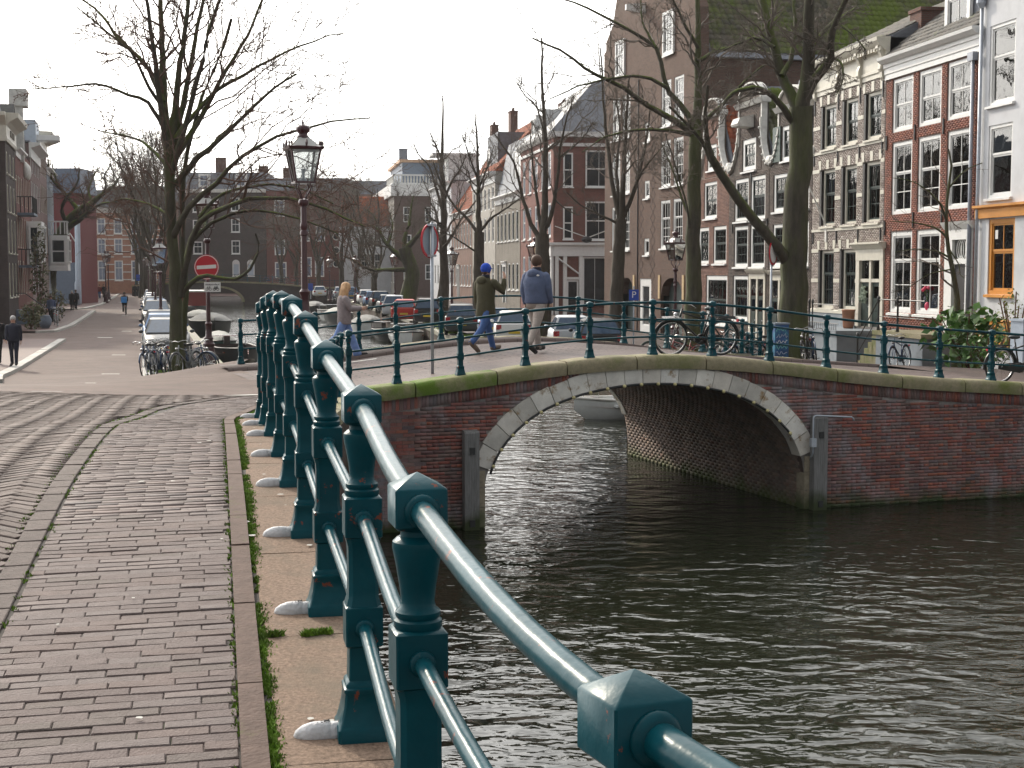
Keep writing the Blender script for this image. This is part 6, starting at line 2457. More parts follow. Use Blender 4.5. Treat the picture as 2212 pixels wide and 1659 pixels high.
for h in (.95, .6, .3):
 MB().tube([(float(x), 0, fz(x) + .2 + h) for x in np.arange(-11.5, 20.1, 1.75)], .03, 5).build("rail", m_green, fr)
# ------------------------------------------------------------------ bare trees
m_bark = mat("elm_bark", (.062, .05, .038), .95, var=.4, scale=7, bump=.9, bscale=26, stretch=(1, 1, .25), col2=(.06, .07, .015), mask=(.56, .74), mscale=1.1)
m_bark_moss = mat("mossy_bark", (.055, .048, .036), .95, var=.4, scale=7, bump=.9, bscale=26, stretch=(1, 1, .25), col2=(.09, .125, .012), mask=(.38, .56), mscale=1.2, up2=True)
m_twig = mat("twig_bark", (.13, .108, .09), .9, var=.3, scale=3)
m_twig_red = mat("reddish_twig_bark", (.11, .062, .045), .9, var=.3, scale=3)
TR = np.random.default_rng(11)


def unit(v):
 return v / (np.linalg.norm(v, axis=-1, keepdims=True) + 1e-9)


def tubes(P, Rr, k):
 """P (n,p,3) centre lines, Rr (n,p) radii -> verts, quads"""
 n, p, _ = P.shape
 T = np.empty_like(P)
 T[:, 1:-1] = P[:, 2:] - P[:, :-2]
 T[:, 0] = P[:, 1] - P[:, 0]
 T[:, -1] = P[:, -1] - P[:, -2]
 T = unit(T)
 ref = np.where(np.abs(T[..., 2:3]) > .93, np.array([1., 0, 0]), np.array([0, 0, 1.]))
 A = unit(np.cross(T, ref))
 B = np.cross(T, A)
 an = 2 * np.pi * np.arange(k) / k
 V = P[:, :, None, :] + (A[:, :, None, :] * np.cos(an)[:, None] + B[:, :, None, :] * np.sin(an)[:, None]) * Rr[:, :, None, None]
 i, j, q = np.meshgrid(np.arange(n), np.arange(p - 1), np.arange(k), indexing='ij')
 a = (i * p + j) * k + q
 b = (i * p + j) * k + (q + 1) % k
 F = np.stack([a, b, b + k, a + k], -1).reshape(-1, 4)
 return V.reshape(-1, 3), F


def sprout(P, Rr, m, lf, ang, up, npts, t0=.2, rf=.55, rmin=.006, wob=.04, taper=.25, flat=0.0):
 """m side branches on every branch"""
 n, p, _ = P.shape
 t = TR.uniform(t0, .98, (n, m))
 x = t * (p - 1)
 i0 = np.clip(x.astype(int), 0, p - 2)
 f = (x - i0)[..., None]
 r = np.arange(n)[:, None]
 base = P[r, i0] * (1 - f) + P[r, i0 + 1] * f
 tan = unit(P[r, i0 + 1] - P[r, i0])
 rad = Rr[r, i0] * (1 - f[..., 0]) + Rr[r, i0 + 1] * f[..., 0]
 ln = np.linalg.norm(np.diff(P, axis=1), axis=-1).sum(1)[:, None] * lf * (1.15 - .75 * t) * TR.uniform(.55, 1.25, (n, m))
 rv = unit(TR.normal(size=(n, m, 3)))
 perp = unit(rv - tan * (rv * tan).sum(-1, keepdims=True))
 a = R(1) * ang * TR.uniform(.65, 1.3, (n, m, 1))
 d = tan * np.cos(a) + perp * np.sin(a)
 d[..., 2] += up
 d = unit(d)
 s = np.linspace(0, 1, npts)
 bend = TR.normal(0, .14, (n, m, 3))
 bend[..., 2] += up * .5
 C = base[:, :, None, :] + d[:, :, None, :] * (s[:, None] * ln[..., None, None]) + bend[:, :, None, :] * ((s ** 2)[:, None] * ln[..., None, None])
 C[:, :, 1:, :] += TR.normal(0, 1, (n, m, npts - 1, 3)) * (wob * ln / npts)[..., None, None]
 r0 = np.maximum(np.minimum(rad * rf, ln * .03), rmin)
 Q = r0[..., None] * (1 - (1 - taper) * s)
 return C.reshape(n * m, npts, 3), np.maximum(Q, rmin * .6).reshape(n * m, npts)


def make_tree(label, base, limbs, cat="tree", name="tree", group=None, m=(m_bark, m_twig), n1=7, n2=6, n3=5, l1=.5, up=.12, rmin=.007, trunk_k=9, twig2=True, extra_t0=.25, mossy=None):
 """base (x, y, z); limbs: list of (points (x, y, z) in world space, r0, r1, sprout?)"""
 t = thing(name, label, cat, base, 0, group)
 b = np.array(base)
 mv, mf = [], []
 off = 0
 PL, RL = [], []
 for pts, r0, r1, sp in limbs:
  P = np.array(pts, float) - b
  sm = np.array([list(q) for s in smooth_path([tuple(p) for p in P], 5) for q in s[:-1]] + [list(P[-1])])
  d = np.concatenate([[0], np.cumsum(np.linalg.norm(np.diff(sm, axis=0), axis=1))])
  tt = np.linspace(0, d[-1], 14)
  Q = np.stack([np.interp(tt, d, sm[:, k]) for k in range(3)], 1)
  Q[1:-1] += TR.normal(0, .012 * d[-1] / 14 * 3, (12, 3))
  u = np.linspace(0, 1, 14)
  rr = (r0 + (r1 - r0) * u ** .7) * (1 if r0 > .22 else .92)
  if r0 > .16 and Q[0, 2] < .4:
   rr = rr * (1 + .45 * np.exp(-u * 9))
  V, F = tubes(Q[None], rr[None], trunk_k if r0 > .05 else 6)
  mv.append(V)
  mf.append(F + off)
  off += len(V)
  if sp:
   PL.append(Q)
   RL.append(rr)
 put("trunk", npmesh("trunk", np.concatenate(mv), np.concatenate(mf), mossy or m[0], smooth=True), t)
 P0, R0 = np.array(PL), np.array(RL)
 V, F, off = [], [], 0
 P1, R1 = sprout(P0, R0, n1, l1, 46, up, 8, extra_t0, .42, rmin * 1.3, .16)
 P2, R2 = sprout(P1, R1, n2, .5, 42, up * .8, 6, .2, .5, rmin * .8, .2)
 sets = [(P1, R1, 5), (P2, R2, 4)]
 if n3:
  P3, R3 = sprout(P2, R2, n3, .55, 40, up * .5, 4, .15, .6, rmin * .65, .25)
  sets.append((P3, R3, 3))
 for P, Q, k in sets:
  v, f = tubes(P, Q, k)
  V.append(v)
  F.append(f + off)
  off += len(v)
 put("crown", npmesh("crown", np.concatenate(V), np.concatenate(F), m[1]), t)
 return t


def px(Y, *pts, k=0.0, j=0.0):
 """limb traced in the photo at distance Y, leaning away by k metres from its start to its end"""
 n = len(pts)
 return [at(x, y, Y + k * i / max(n - 1, 1) + (TR.normal(0, j) if i else 0)) for i, (x, y) in enumerate(pts)]


# --- the tall tree by the parked bicycles
Y = 44.0
g = at(382, 800, Y)
L = [(px(Y, (384, 803), (381, 700), (377, 600), (370, 500), (366, 400), (362, 310)), .215, .17, False),
  (px(Y, (362, 312), (356, 250), (353, 190), (350, 100), (345, -40), k=.8), .17, .07, True),
  (px(Y, (364, 330), (350, 250), (340, 180), (330, 90), (312, -30), k=-1.2), .13, .05, True),
  (px(Y, (366, 320), (377, 240), (388, 150), (398, 80), (410, -30), k=.3), .15, .06, True),
  (px(Y, (369, 345), (386, 260), (404, 180), (420, 90), (446, -30), k=1.5), .14, .05, True),
  (px(Y, (368, 380), (392, 300), (418, 210), (438, 120), (462, 30), (480, -30), k=-1.5), .12, .05, True),
  (px(Y + .6, (392, 800), (398, 700), (396, 600), (394, 500), (392, 420), (404, 330), (432, 230), (470, 130), (500, 40)), .12, .05, True),
  (px(Y, (381, 400), (415, 352), (449, 324), (496, 281), (535, 242), (586, 195), (640, 160), k=-2.2), .13, .03, True),
  (px(Y, (372, 350), (422, 273), (469, 187), (508, 120), (547, 51), (570, -10), k=1.8), .12, .035, True),
  (px(Y, (378, 300), (430, 235), (480, 187), (547, 150), (610, 115), (680, 87), (742, 72), k=2.5), .1, .02, True),
  (px(Y, (352, 220), (322, 150), (293, 118), (250, 74), (215, 27), (170, -5), k=1.5), .1, .03, True),
  (px(Y, (356, 280), (330, 235), (312, 215), (269, 203), (219, 182), (148, 187), (75, 191), k=-2), .085, .018, True),
  (px(Y, (358, 355), (312, 309), (269, 293), (212, 282), k=2), .07, .02, True),
  (px(Y, (360, 240), (325, 195), (290, 120), (255, 90), (165, 15), k=-2.5), .075, .02, True),
  (px(Y, (370, 520), (400, 460), (460, 400), (520, 340), (590, 300), (650, 280), (720, 262), (800, 255), k=-3), .12, .02, True),
  (px(Y, (390, 640), (402, 560), (420, 510), (432, 475), (470, 452), (540, 430), (610, 428), (690, 446), (790, 490), k=-2.5), .15, .025, True),
  (px(Y, (420, 515), (470, 475), (540, 455), (640, 470), (730, 505), k=-1.5), .075, .02, True),
  (px(Y, (430, 470), (480, 420), (560, 400), (640, 405), (720, 440), k=1.5), .07, .02, True),
  (px(Y, (388, 640), (412, 612), (445, 596), (500, 604), (532, 590), (552, 560), (561, 532), (552, 505), k=-1.0), .1, .03, False),
  (px(Y, (372, 470), (330, 445), (270, 430), (235, 440), k=1.6), .07, .02, True)]
make_tree("tall bare tree with mossy trunk by the parked bicycles", g, L, m=(m_bark, m_twig_red), mossy=m_bark_moss, n1=10, n2=7, n3=5, l1=.55, up=.1, rmin=.0125)

# --- the big mossy tree in front of the neck-gable houses
def z8(*p):
 return [((1150 + x / 2.1) * .864, y / 2.1 * .864) for x, y in p]


Y = 42.0
g = list(at(1710, 790, Y))
g[2] = float(zR(g[0], g[1])) - .05
L = [([tuple(g)] + px(Y, *z8((1750, 1640), (1755, 1400), (1762, 1150), (1780, 900), (1790, 700), (1790, 560))), .44, .33, False),
  (px(Y, *z8((1785, 590), (1740, 500), (1690, 400), (1650, 250), (1610, 100), (1580, -40), (1560, -140)), k=1), .2, .1, True),
  (px(Y, *z8((1792, 580), (1820, 440), (1832, 300), (1832, 150), (1835, 0), (1850, -120)), k=-1), .24, .13, True),
  (px(Y, *z8((1795, 560), (1850, 430), (1910, 365), (1948, 290), (1950, 180), (1990, 80), (2040, -30)), k=-2), .2, .07, True),
  (px(Y, *z8((1750, 640), (1690, 560), (1640, 500), (1560, 462), (1490, 468), (1420, 500), (1350, 600)), k=-1.5), .13, .04, True),
  (px(Y, *z8((1720, 1380), (1690, 1325), (1600, 1220), (1500, 1100), (1400, 960), (1330, 850), (1295, 760)), k=-1.8), .2, .12, False),
  (px(Y - 1.8, *z8((1330, 850), (1300, 740), (1290, 600), (1300, 450)), k=-1), .1, .04, True),
  (px(Y - 1.8, *z8((1300, 790), (1240, 700), (1180, 640), (1100, 560)), k=-1), .08, .03, True),
  (px(Y, *z8((1830, 320), (1880, 200), (1960, 120), (2080, 40)), k=2), .1, .04, True),
  (px(Y, *z8((1945, 300), (2000, 330), (2010, 420), (1975, 500)), k=-1), .05, .015, True),
  (px(Y, *z8((1690, 400), (1740, 300), (1760, 150), (1750, 0)), k=1), .1, .05, True),
  (px(Y, *z8((1650, 250), (1560, 200), (1460, 230), (1350, 280)), k=1), .07, .02, True),
  (px(Y, *z8((1980, 120), (2060, 180), (2130, 260)), k=-1), .05, .02, True)]
make_tree("big mossy tree with forked trunk in front of the dark gable houses", tuple(g), L, m=(m_bark, m_twig), mossy=m_bark_moss, n1=13, n2=7, n3=5, l1=.42, up=-.02, rmin=.009)

# --- tree left of it
Y = 51.0
g = list(at(1500, 760, Y))
g[2] = float(zR(g[0], g[1])) - .05
L = [([tuple(g)] + px(Y, *z8((1226, 1640), (1226, 1400), (1228, 1150), (1236, 900), (1240, 700))), .33, .22, False),
  (px(Y, *z8((1240, 720), (1246, 560), (1250, 400), (1250, 200), (1248, 0), (1240, -140)), k=.5), .2, .08, True),
  (px(Y, *z8((1236, 700), (1180, 665), (1100, 620), (960, 540), (850, 455), (700, 385), (520, 260), (380, 200)), k=-1.5), .15, .03, True),
  (px(Y, *z8((1238, 690), (1170, 560), (1090, 470), (1062, 350), (1030, 250), (930, 180), (800, 110), (640, 30), (520, -10)), k=1), .14, .03, True),
  (px(Y, *z8((1085, 460), (1000, 415), (900, 402), (780, 415), (640, 450), (470, 520)), k=-2), .08, .02, True),
  (px(Y, *z8((1230, 710), (1120, 690), (1000, 680), (880, 690), (760, 720), (640, 800)), k=-1), .09, .02, True),
  (px(Y, *z8((1246, 690), (1320, 600), (1400, 530), (1480, 440), (1600, 340)), k=-1.5), .1, .03, True),
  (px(Y, *z8((1250, 320), (1340, 270), (1450, 240), (1580, 170), (1700, 60)), k=1.5), .09, .03, True),
  (px(Y, *z8((1250, 250), (1180, 130), (1130, 20), (1080, -80)), k=-1), .08, .03, True),
  (px(Y, *z8((1028, 250), (960, 120), (950, 0), (960, -90)), k=1), .06, .02, True),
  (px(Y, *z8((1225, 1160), (1170, 1060), (1120, 900), (1060, 760)), k=1), .07, .02, True),
  (px(Y, *z8((1215, 1280), (1190, 1080), (1130, 870), (1080, 700)), k=-1), .06, .02, True)]
make_tree("slim tree with long arching limbs in front of the brown gable house", tuple(g), L, m=(m_bark, m_twig), mossy=m_bark_moss, n1=11, n2=6, n3=5, l1=.42, up=.04, rmin=.01)

# --- tree by the blue parking sign
Y = 58.0
g = list(at(1335, 770, Y))
g[2] = float(zR(g[0], g[1])) - .05
L = [([tuple(g)] + px(Y, *z8((820, 1640), (826, 1480), (832, 1350), (845, 1150))), .32, .24, False),
  (px(Y, *z8((845, 1160), (810, 1020), (785, 860), (765, 650), (745, 420), (735, 250)), k=1), .14, .03, True),
  (px(Y, *z8((848, 1150), (858, 950), (868, 750), (878, 560), (890, 400)), k=-1), .16, .03, True),
  (px(Y, *z8((852, 1150), (910, 1020), (950, 880), (975, 740), (1000, 560)), k=1), .13, .03, True),
  (px(Y, *z8((840, 1180), (740, 1130), (640, 1080), (560, 1010)), k=-1), .07, .02, True),
  (px(Y, *z8((850, 1100), (820, 900), (840, 700), (820, 500)), k=2), .1, .03, True),
  (px(Y, *z8((870, 1120), (930, 950), (1010, 830), (1080, 750)), k=-2), .08, .02, True)]
make_tree("upright tree beside the blue parking sign, before the warehouse", tuple(g), L, m=(m_bark, m_twig), n1=11, n2=7, n3=4, l1=.42, up=.16, rmin=.009)

# --- tree behind the man in the blue jacket
Y = 68.0
g = list(at(1160, 745, Y))
g[2] = float(zR(g[0], g[1])) - .05
L = [([tuple(g)] + px(Y, *z8((440, 1640), (436, 1450), (432, 1300), (432, 1230))), .42, .32, False),
  (px(Y, *z8((428, 1260), (370, 1170), (325, 1020), (295, 880), (240, 790), (180, 700)), k=1), .15, .03, True),
  (px(Y, *z8((434, 1240), (446, 1050), (450, 850), (442, 600), (430, 400), (428, 200)), k=.5), .22, .04, True),
  (px(Y, *z8((440, 1240), (482, 1120), (510, 950), (525, 800), (560, 620), (600, 500)), k=-1), .14, .03, True),
  (px(Y, *z8((432, 1250), (405, 1050), (380, 850), (370, 700)), k=1.5), .13, .03, True),
  (px(Y, *z8((445, 700), (400, 560), (340, 500), (290, 420)), k=1), .07, .02, True),
  (px(Y, *z8((520, 830), (640, 730), (700, 640)), k=-1), .06, .02, True),
  (px(Y, *z8((500, 1050), (560, 1100), (620, 1130)), k=-1), .05, .02, True)]
make_tree("bare tree in front of the brick corner house", tuple(g), L, m=(m_bark, m_twig), n1=11, n2=7, n3=4, l1=.42, up=.16, rmin=.01)

# --- tree between the two men
Y = 80.0
g = list(at(1052, 725, Y))
g[2] = float(zR(g[0], g[1])) - .05
L = [([tuple(g)] + px(Y, *z8((98, 1600), (98, 1400), (100, 1220))), .36, .28, False),
  (px(Y, *z8((100, 1230), (97, 1050), (95, 880), (88, 740), (84, 600)), k=.5), .2, .04, True),
  (px(Y, *z8((102, 1220), (160, 1150), (250, 1090), (330, 1030)), k=-1), .11, .03, True),
  (px(Y, *z8((98, 1230), (40, 1150), (-30, 1080), (-100, 960), (-140, 850)), k=1), .12, .03, True),
  (px(Y, *z8((96, 1330), (20, 1280), (-60, 1230), (-140, 1215)), k=-1), .07, .02, True),
  (px(Y, *z8((96, 1000), (150, 860), (180, 760)), k=1), .08, .02, True),
  (px(Y, *z8((95, 950), (50, 820), (10, 700)), k=-1), .08, .02, True)]
make_tree("small spreading tree near the beige grey house", tuple(g), L, m=(m_bark, m_twig), n1=11, n2=7, n3=4, l1=.45, up=.16, rmin=.011)


def z3(*p):
 return [((860 + x / 3.456) * .864, (200 + y / 3.456) * .864) for x, y in p]


Y = 94.0
g = list(at(952, 705, Y))
g[2] = 1.15
L = [([tuple(g)] + px(Y, *z3((868, 1640), (862, 1400), (860, 1200), (852, 900), (846, 600), (850, 400), (855, 130))), .42, .04, True),
  (px(Y, *z3((860, 1150), (800, 950), (740, 750), (650, 650), (600, 550)), k=1), .14, .03, True),
  (px(Y, *z3((858, 1050), (930, 880), (1000, 780), (1060, 640)), k=-1), .12, .03, True),
  (px(Y, *z3((850, 700), (790, 560), (740, 450)), k=1), .09, .03, True),
  (px(Y, *z3((862, 1250), (760, 1200), (700, 1100)), k=-1), .08, .03, True),
  (px(Y, *z3((870, 1620), (960, 1680), (1080, 1780), (1180, 1850), (1250, 1870)), k=-1) if False else px(Y, *z3((862, 1500), (820, 1480), (780, 1440), (700, 1400)), k=1), .1, .03, True)]
make_tree("tall thin tree rising above the roof line", tuple(g), L, m=(m_bark, m_twig), n1=12, n2=7, n3=4, l1=.3, up=.25, rmin=.012)
# low leaning limb that crosses behind the signpost belongs to a tree further right
Y = 112.0
g = list(at(872, 690, Y))
g[2] = 1.15
L = [([tuple(g)] + px(Y, *z3((590, 1700), (570, 1600), (540, 1500), (525, 1450))), .75, .5, False),
  (px(Y, *z3((545, 1570), (480, 1520), (390, 1440), (330, 1360), (310, 1310), (260, 1270), (200, 1250)), k=1), .3, .06, True),
  (px(Y, *z3((530, 1470), (590, 1400), (640, 1340), (700, 1270), (760, 1200)), k=-1), .3, .06, True),
  (px(Y, *z3((530, 1460), (520, 1380), (560, 1250), (580, 1100), (600, 1000)), k=.5), .24, .05, True),
  (px(Y, *z3((540, 1640), (420, 1640), (250, 1640), (150, 1600), (60, 1545), (0, 1525)), k=-2), .22, .05, True),
  (px(Y, *z3((380, 1430), (420, 1280), (400, 1150)), k=1), .12, .04, True),
  (px(Y, *z3((320, 1330), (260, 1180), (200, 1120)), k=1), .1, .03, True)]
make_tree("old tree with thick mossy crooked limbs near the dark balustraded building", tuple(g), L, m=(m_bark, m_twig), mossy=m_bark_moss, n1=13, n2=7, n3=4, l1=.5, up=.12, rmin=.014)

# --- leaning tree over the left pavement
def zL2(*p):
 s = 340 / 2212
 return [(x * s * .864, (460 + y * s) * .864) for x, y in p]


Y = 126.0
g = list(at(96, 672, Y))
g[2] = 1.2
L = [([tuple(g)] + px(Y, *zL2((820, 1250), (920, 960), (1080, 680), (1240, 500), (1420, 380))), .8, .45, False),
  (px(Y, *zL2((1420, 380), (1560, 250), (1700, 140), (1850, 20), (1950, -120)), k=1), .34, .08, True),
  (px(Y, *zL2((1000, 800), (1200, 650), (1330, 560), (1430, 470), (1560, 370), (1720, 310), (1900, 300)), k=-3), .34, .06, True),
  (px(Y, *zL2((1300, 470), (1180, 300), (1050, 150), (940, 0), (880, -180), (850, -330)), k=2), .26, .05, True),
  (px(Y, *zL2((1100, 660), (1000, 420), (1100, 200), (1250, 0), (1300, -250)), k=-2), .24, .05, True),
  (px(Y, *zL2((1500, 320), (1440, 130), (1500, -80), (1600, -260)), k=2), .2, .05, True),
  (px(Y, *zL2((1430, 470), (1380, 350), (1350, 200), (1300, 60)), k=-2), .18, .04, True),
  (px(Y, *zL2((1700, 140), (1720, 0), (1700, -150), (1800, -300)), k=-1), .14, .04, True),
  (px(Y, *zL2((960, 40), (860, -60), (800, -220), (780, -450), (760, -560)), k=1), .16, .04, True)]
make_tree("old tree leaning over the left pavement towards the canal", tuple(g), L, m=(m_bark, m_twig_red), mossy=m_bark_moss, n1=13, n2=8, n3=4, l1=.45, up=.1, rmin=.017)


def any_tree(label, x, y, h, r, seed, group=None, lean=0.0, k=1.0, m=None, n=(10, 7, 4), spread=.38, rmin=.014, z=1.15):
 rr = np.random.default_rng(seed)
 b = np.array([x, y, z])
 fork = h * rr.uniform(.22, .34)
 top = b + np.array([lean * fork, 0, fork])
 L = [([tuple(b), tuple(b + (top - b) * .5 + rr.normal(0, .08, 3) * [1, 1, 0]), tuple(top)], r, r * .75, False)]
 for i in range(6):
  a = i * 1.05 + rr.uniform(0, 1)
  ln = h - fork
  w = ln * spread * rr.uniform(.3, 1.1) * (0.25 if i == 0 else 1)
  p = [top - np.array([0, 0, rr.uniform(0, .2) * fork])]
  for s in (.25, .5, .75, 1.0):
   p.append(top + np.array([math.cos(a) * w * s ** .8, math.sin(a) * w * s ** .8, ln * s * rr.uniform(.88, 1.02)]) + rr.normal(0, .03 * ln, 3))
  L.append(([tuple(q) for q in p], r * rr.uniform(.35, .55), r * .1, True))
 return make_tree(label, tuple(b), L, group=group, m=m or (m_bark, m_twig), n1=n[0], n2=n[1], n3=n[2], l1=.42, up=.12, rmin=rmin, trunk_k=7)


# trees along the left quay and round the far bridge
for i, (px_, Y_, h, s) in enumerate(((352, 112, 14, 3), (330, 138, 16, 4), (318, 165, 17, 5), (306, 190, 18, 6), (296, 215, 18, 7))):
 p = at(px_, 600, Y_)
 any_tree(["bare quay tree just behind the tall mossy one, beside the parked cars", "bare quay tree second behind the tall mossy one", "bare quay tree third along the left quay", "bare quay tree fourth along the left quay", "bare quay tree farthest along the left quay"][i], p[0], Y_, h, .38, s, "trees along the left quay", rmin=.022, n=(11, 8, 4))
for i, (px_, Y_, h, s, lb) in enumerate(((607, 212, 14, 21, "bare tree before the red brown far building, beside the far bridge"), (690, 198, 16, 22, "bare far tree just right of the big near street lamp"), (640, 205, 13, 23, "bare far tree left of the big near street lamp"),
           (738, 176, 15, 24, "bare far tree with straight trunk before the white far house"), (808, 150, 12, 25, "low spreading far tree above the parked cars"), (772, 196, 15, 26, "thin far tree in front of the white house"))):
 p = at(px_, 600, Y_)
 any_tree(lb, p[0], Y_, h, .4, s, "far trees on the right bank", rmin=.02, n=(10, 7, 4))

# little street tree in front of the red house
def z6(*p):
 return [(1658.9 + x / 4, 432 + y / 4) for x, y in p]


Y = 43.2
g = list(at(2066, 705, Y))
g[2] = 1.6
L = [([tuple(g)] + px(Y, *z6((1635, 980), (1625, 800), (1600, 650), (1570, 480), (1548, 300), (1540, 100), (1555, -100), (1590, -330), (1560, -440))), .14, .03, True),
  (px(Y, *z6((1555, 350), (1480, 260), (1300, 200), (1060, 185)), k=-.5), .045, .01, True),
  (px(Y, *z6((1580, 500), (1440, 440), (1250, 430), (1100, 450)), k=.5), .045, .01, True),
  (px(Y, *z6((1545, 200), (1500, 60), (1400, -60), (1250, -160), (1080, -190)), k=-.5), .05, .01, True),
  (px(Y, *z6((1565, 420), (1650, 560), (1660, 640), (1700, 680)), k=-.5), .03, .01, True),
  (px(Y, *z6((1560, -100), (1700, -250), (1850, -320), (1980, -350)), k=.5), .035, .01, True),
  (px(Y, *z6((1545, 60), (1600, 200), (1670, 250)), k=.5), .03, .01, True),
  (px(Y, *z6((1590, 600), (1400, 640), (1200, 760), (1060, 800)), k=.5), .03, .008, True)]
make_tree("young thin street tree in front of the red brick house", tuple(g), L, m=(m_bark, m_twig), mossy=m_bark_moss, n1=6, n2=4, n3=0, l1=.4, up=-.05, rmin=.006)
# ------------------------------------------------------------------ street lamps
m_lamp = mat("oxblood_lamp_paint", (.045, .008, .013), .3, var=.2, scale=8, coat=.2)
m_lglass = glassmat("lantern_glass", (.8, .82, .82), .34)
m_opal = mat("opal_glass", (.4, .4, .39), .3, var=.06)
m_red = mat("sign_red", (.5, .004, .02), .35, var=.05)
m_signwhite = mat("sign_white", (.78, .78, .78), .35, var=.04)
m_signback = mat("sign_back_grey", (.27, .31, .37), .45, metal=.2, var=.12)
m_blue = mat("sign_blue", (.01, .06, .42), .4, var=.05)


def lamp(label, p, H, ang, group="crown lanterns on dark red posts"):
 t = thing("street_lamp", label, "street lamp", p, ang, group)
 hb = H - 1.75                                # where the harp begins
 MB().lathe([(.3, -.1), (.3, .1), (.25, .14), (.235, .3), (.17, .72), (.19, .75), (.2, .82), (.15, .88), (.13, .95), (.16, 1.02), (.11, 1.08), (.09, 1.4), (.115, 1.45), (.12, 1.5), (.075, 1.56)], 12).build("base", m_lamp, t, 40)
 MB().lathe([(.075, 1.5), (.062, hb - .75), (.085, hb - .73), (.09, hb - .67), (.065, hb - .62), (.085, hb - .55), (.088, hb - .5), (.07, hb - .46), (.066, hb - .1), (.11, hb - .06), (.12, hb), (.1, hb + .05), (.06, hb + .07)], 12).build("column", m_lamp, t, 40)
 for k in range(4):
  a = math.pi / 4 + k * math.pi / 2
  c, s = math.cos(a), math.sin(a)
  MB().tube([(c * r, s * r, hb + z) for r, z in ((.05, .04), (.1, .16), (.18, .27), (.2, .33), (.17, .39), (.2, .42))], .018, 6).build("harp", m_lamp, t, True)
 z0, z1, w0, w1 = hb + .42, hb + 1.12, .2, .32
 mb = MB()
 mb.sq([(w0 + .03, z0 - .02), (w0 + .03, z0 + .02)])
 mb.sq([(w1 + .03, z1), (w1 + .06, z1 + .02), (w1 + .075, z1 + .07), (w1, z1 + .09)])
 for sx in (-1, 1):
  for sy in (-1, 1):
   mb.tube([(sx * w0, sy * w0, z0), (sx * w1, sy * w1, z1)], .026, 5)
 mb.build("lantern_frame", m_lamp, t)
 for k in range(4):
  c, s = math.cos(k * math.pi / 2), math.sin(k * math.pi / 2)
  rot = lambda x, y, z: (x * c - y * s, x * s + y * c, z)
  MB().quad(rot(w0, -w0 + .01, z0 + .02), rot(w0, w0 - .01, z0 + .02), rot(w1, w1 - .01, z1), rot(w1, -w1 + .01, z1)).build("pane", m_lglass, t)
  MB().quad(rot(w1 - .01, -w1 + .03, z1 + .09), rot(w1 - .01, w1 - .03, z1 + .09), rot(.12, .1, z1 + .28), rot(.12, -.1, z1 + .28)).build("roof_pane", m_opal, t)
  for q in (-1, 0, 1):
   MB().ball(rot(w1 + .05, q * (w1 + .02) * .95, z1 + .11 + (.04 if q == 0 else .02)), .06 if q == 0 else .045, 6, 4, 0, (.5, .9, 1.5)).build("ornament", m_lamp, t)
 MB().lathe([(.14, z1 + .26), (.15, z1 + .29), (.11, z1 + .33), (.1, z1 + .37), (.15, z1 + .42), (.16, z1 + .48), (.13, z1 + .54), (.04, z1 + .54), (.02, z1 + .57), (.035, z1 + .6), (.02, z1 + .63), (.004, z1 + .68)], 10).build("crown", m_lamp, t, True)
 MB().lathe([(.07, z0 + .02), (.07, z0 + .08), (.03, z0 + .1), (.03, z0 + .2), (.06, z0 + .3)], 8).build("burner", m_galv, t, True)
 return t


p = at(660, 800, 32.1)
lamp("tallest street lamp, rising behind the nearest railing posts", (p[0], 32.1, float(zB(-4.9)) - .02), 5.22, R(20))
p = at(452, 794, 48.0)
LB = (p[0], 48.0, 1.24)
lamp("street lamp that carries the round red no-entry sign", LB, 5.98, R(8))
for i, (px_, Y_, H) in enumerate(((346, 70.5, 5.0), (335, 96, 5.0), (329, 118, 5.2), (321, 140, 5.2), (315, 165, 5.2))):
 p = at(px_, 600, Y_)
 lamp(("street lamp just left of the tall mossy tree trunk", "second lamp along the parked cars, half behind the first", "third lamp along the parked cars", "fourth lamp along the parked cars", "farthest lamp along the parked cars")[i], (p[0], Y_, 1.18), H, R(12))
for i, (px_, Y_, H) in enumerate(((228, 158, 5.6), (234, 172, 5.8))):
 p = at(px_, 600, Y_)
 lamp(("street lamp on the left pavement near the two walkers", "street lamp behind it on the left pavement")[i], (p[0], Y_, 1.28), H, R(12))
for i, (px_, Y_, H, lb) in enumerate(((1459, 64, 5.1, "street lamp in front of the warehouse door arches"), (976, 102, 5.1, "street lamp behind the round sign seen from its back"), (1157, 78, 5.2, "street lamp half hidden by the head of the man in blue"), (712, 170, 5.2, "lamp beside the big near lamp post, far right bank"), (767, 158, 5.2, "lamp above the walking woman, far right bank"), (853, 128, 5.2, "lamp left of the old crooked tree"))):
 p = at(px_, 600, Y_)
 lamp(lb, (p[0], Y_, 1.2 if Y_ > 60 else 1.3), H, R(30))
# tall pale pole with a hanging globe by the red building
p = at(168, 660, 142)
t = thing("street_lamp", "tall pale pole with curled arm and white globe before the red building", "street lamp", (p[0], 142, 1.25))
MB().lathe([(.28, 0), (.26, 2.2), (.16, 2.4), (.13, 8)], 10).build("column", m_paleblue, t, True)
MB().tube([(-.1, 0, 6.2), (-.6, 0, 7.0), (-1.3, 0, 7.1), (-1.6, 0, 6.6), (-1.3, 0, 6.2)], .06, 6).build("arm", m_whitestone, t, True)
MB().ball((-1.25, 0, 5.75), .42, 12, 8).build("globe", m_opal, t, True)

# ------------------------------------------------------------------ signs
t = thing("no_entry_sign", "round red no-entry sign with white bar on the lamp post", "road sign", (LB[0], LB[1] - .16, at(452, 577, 47.84)[2]))


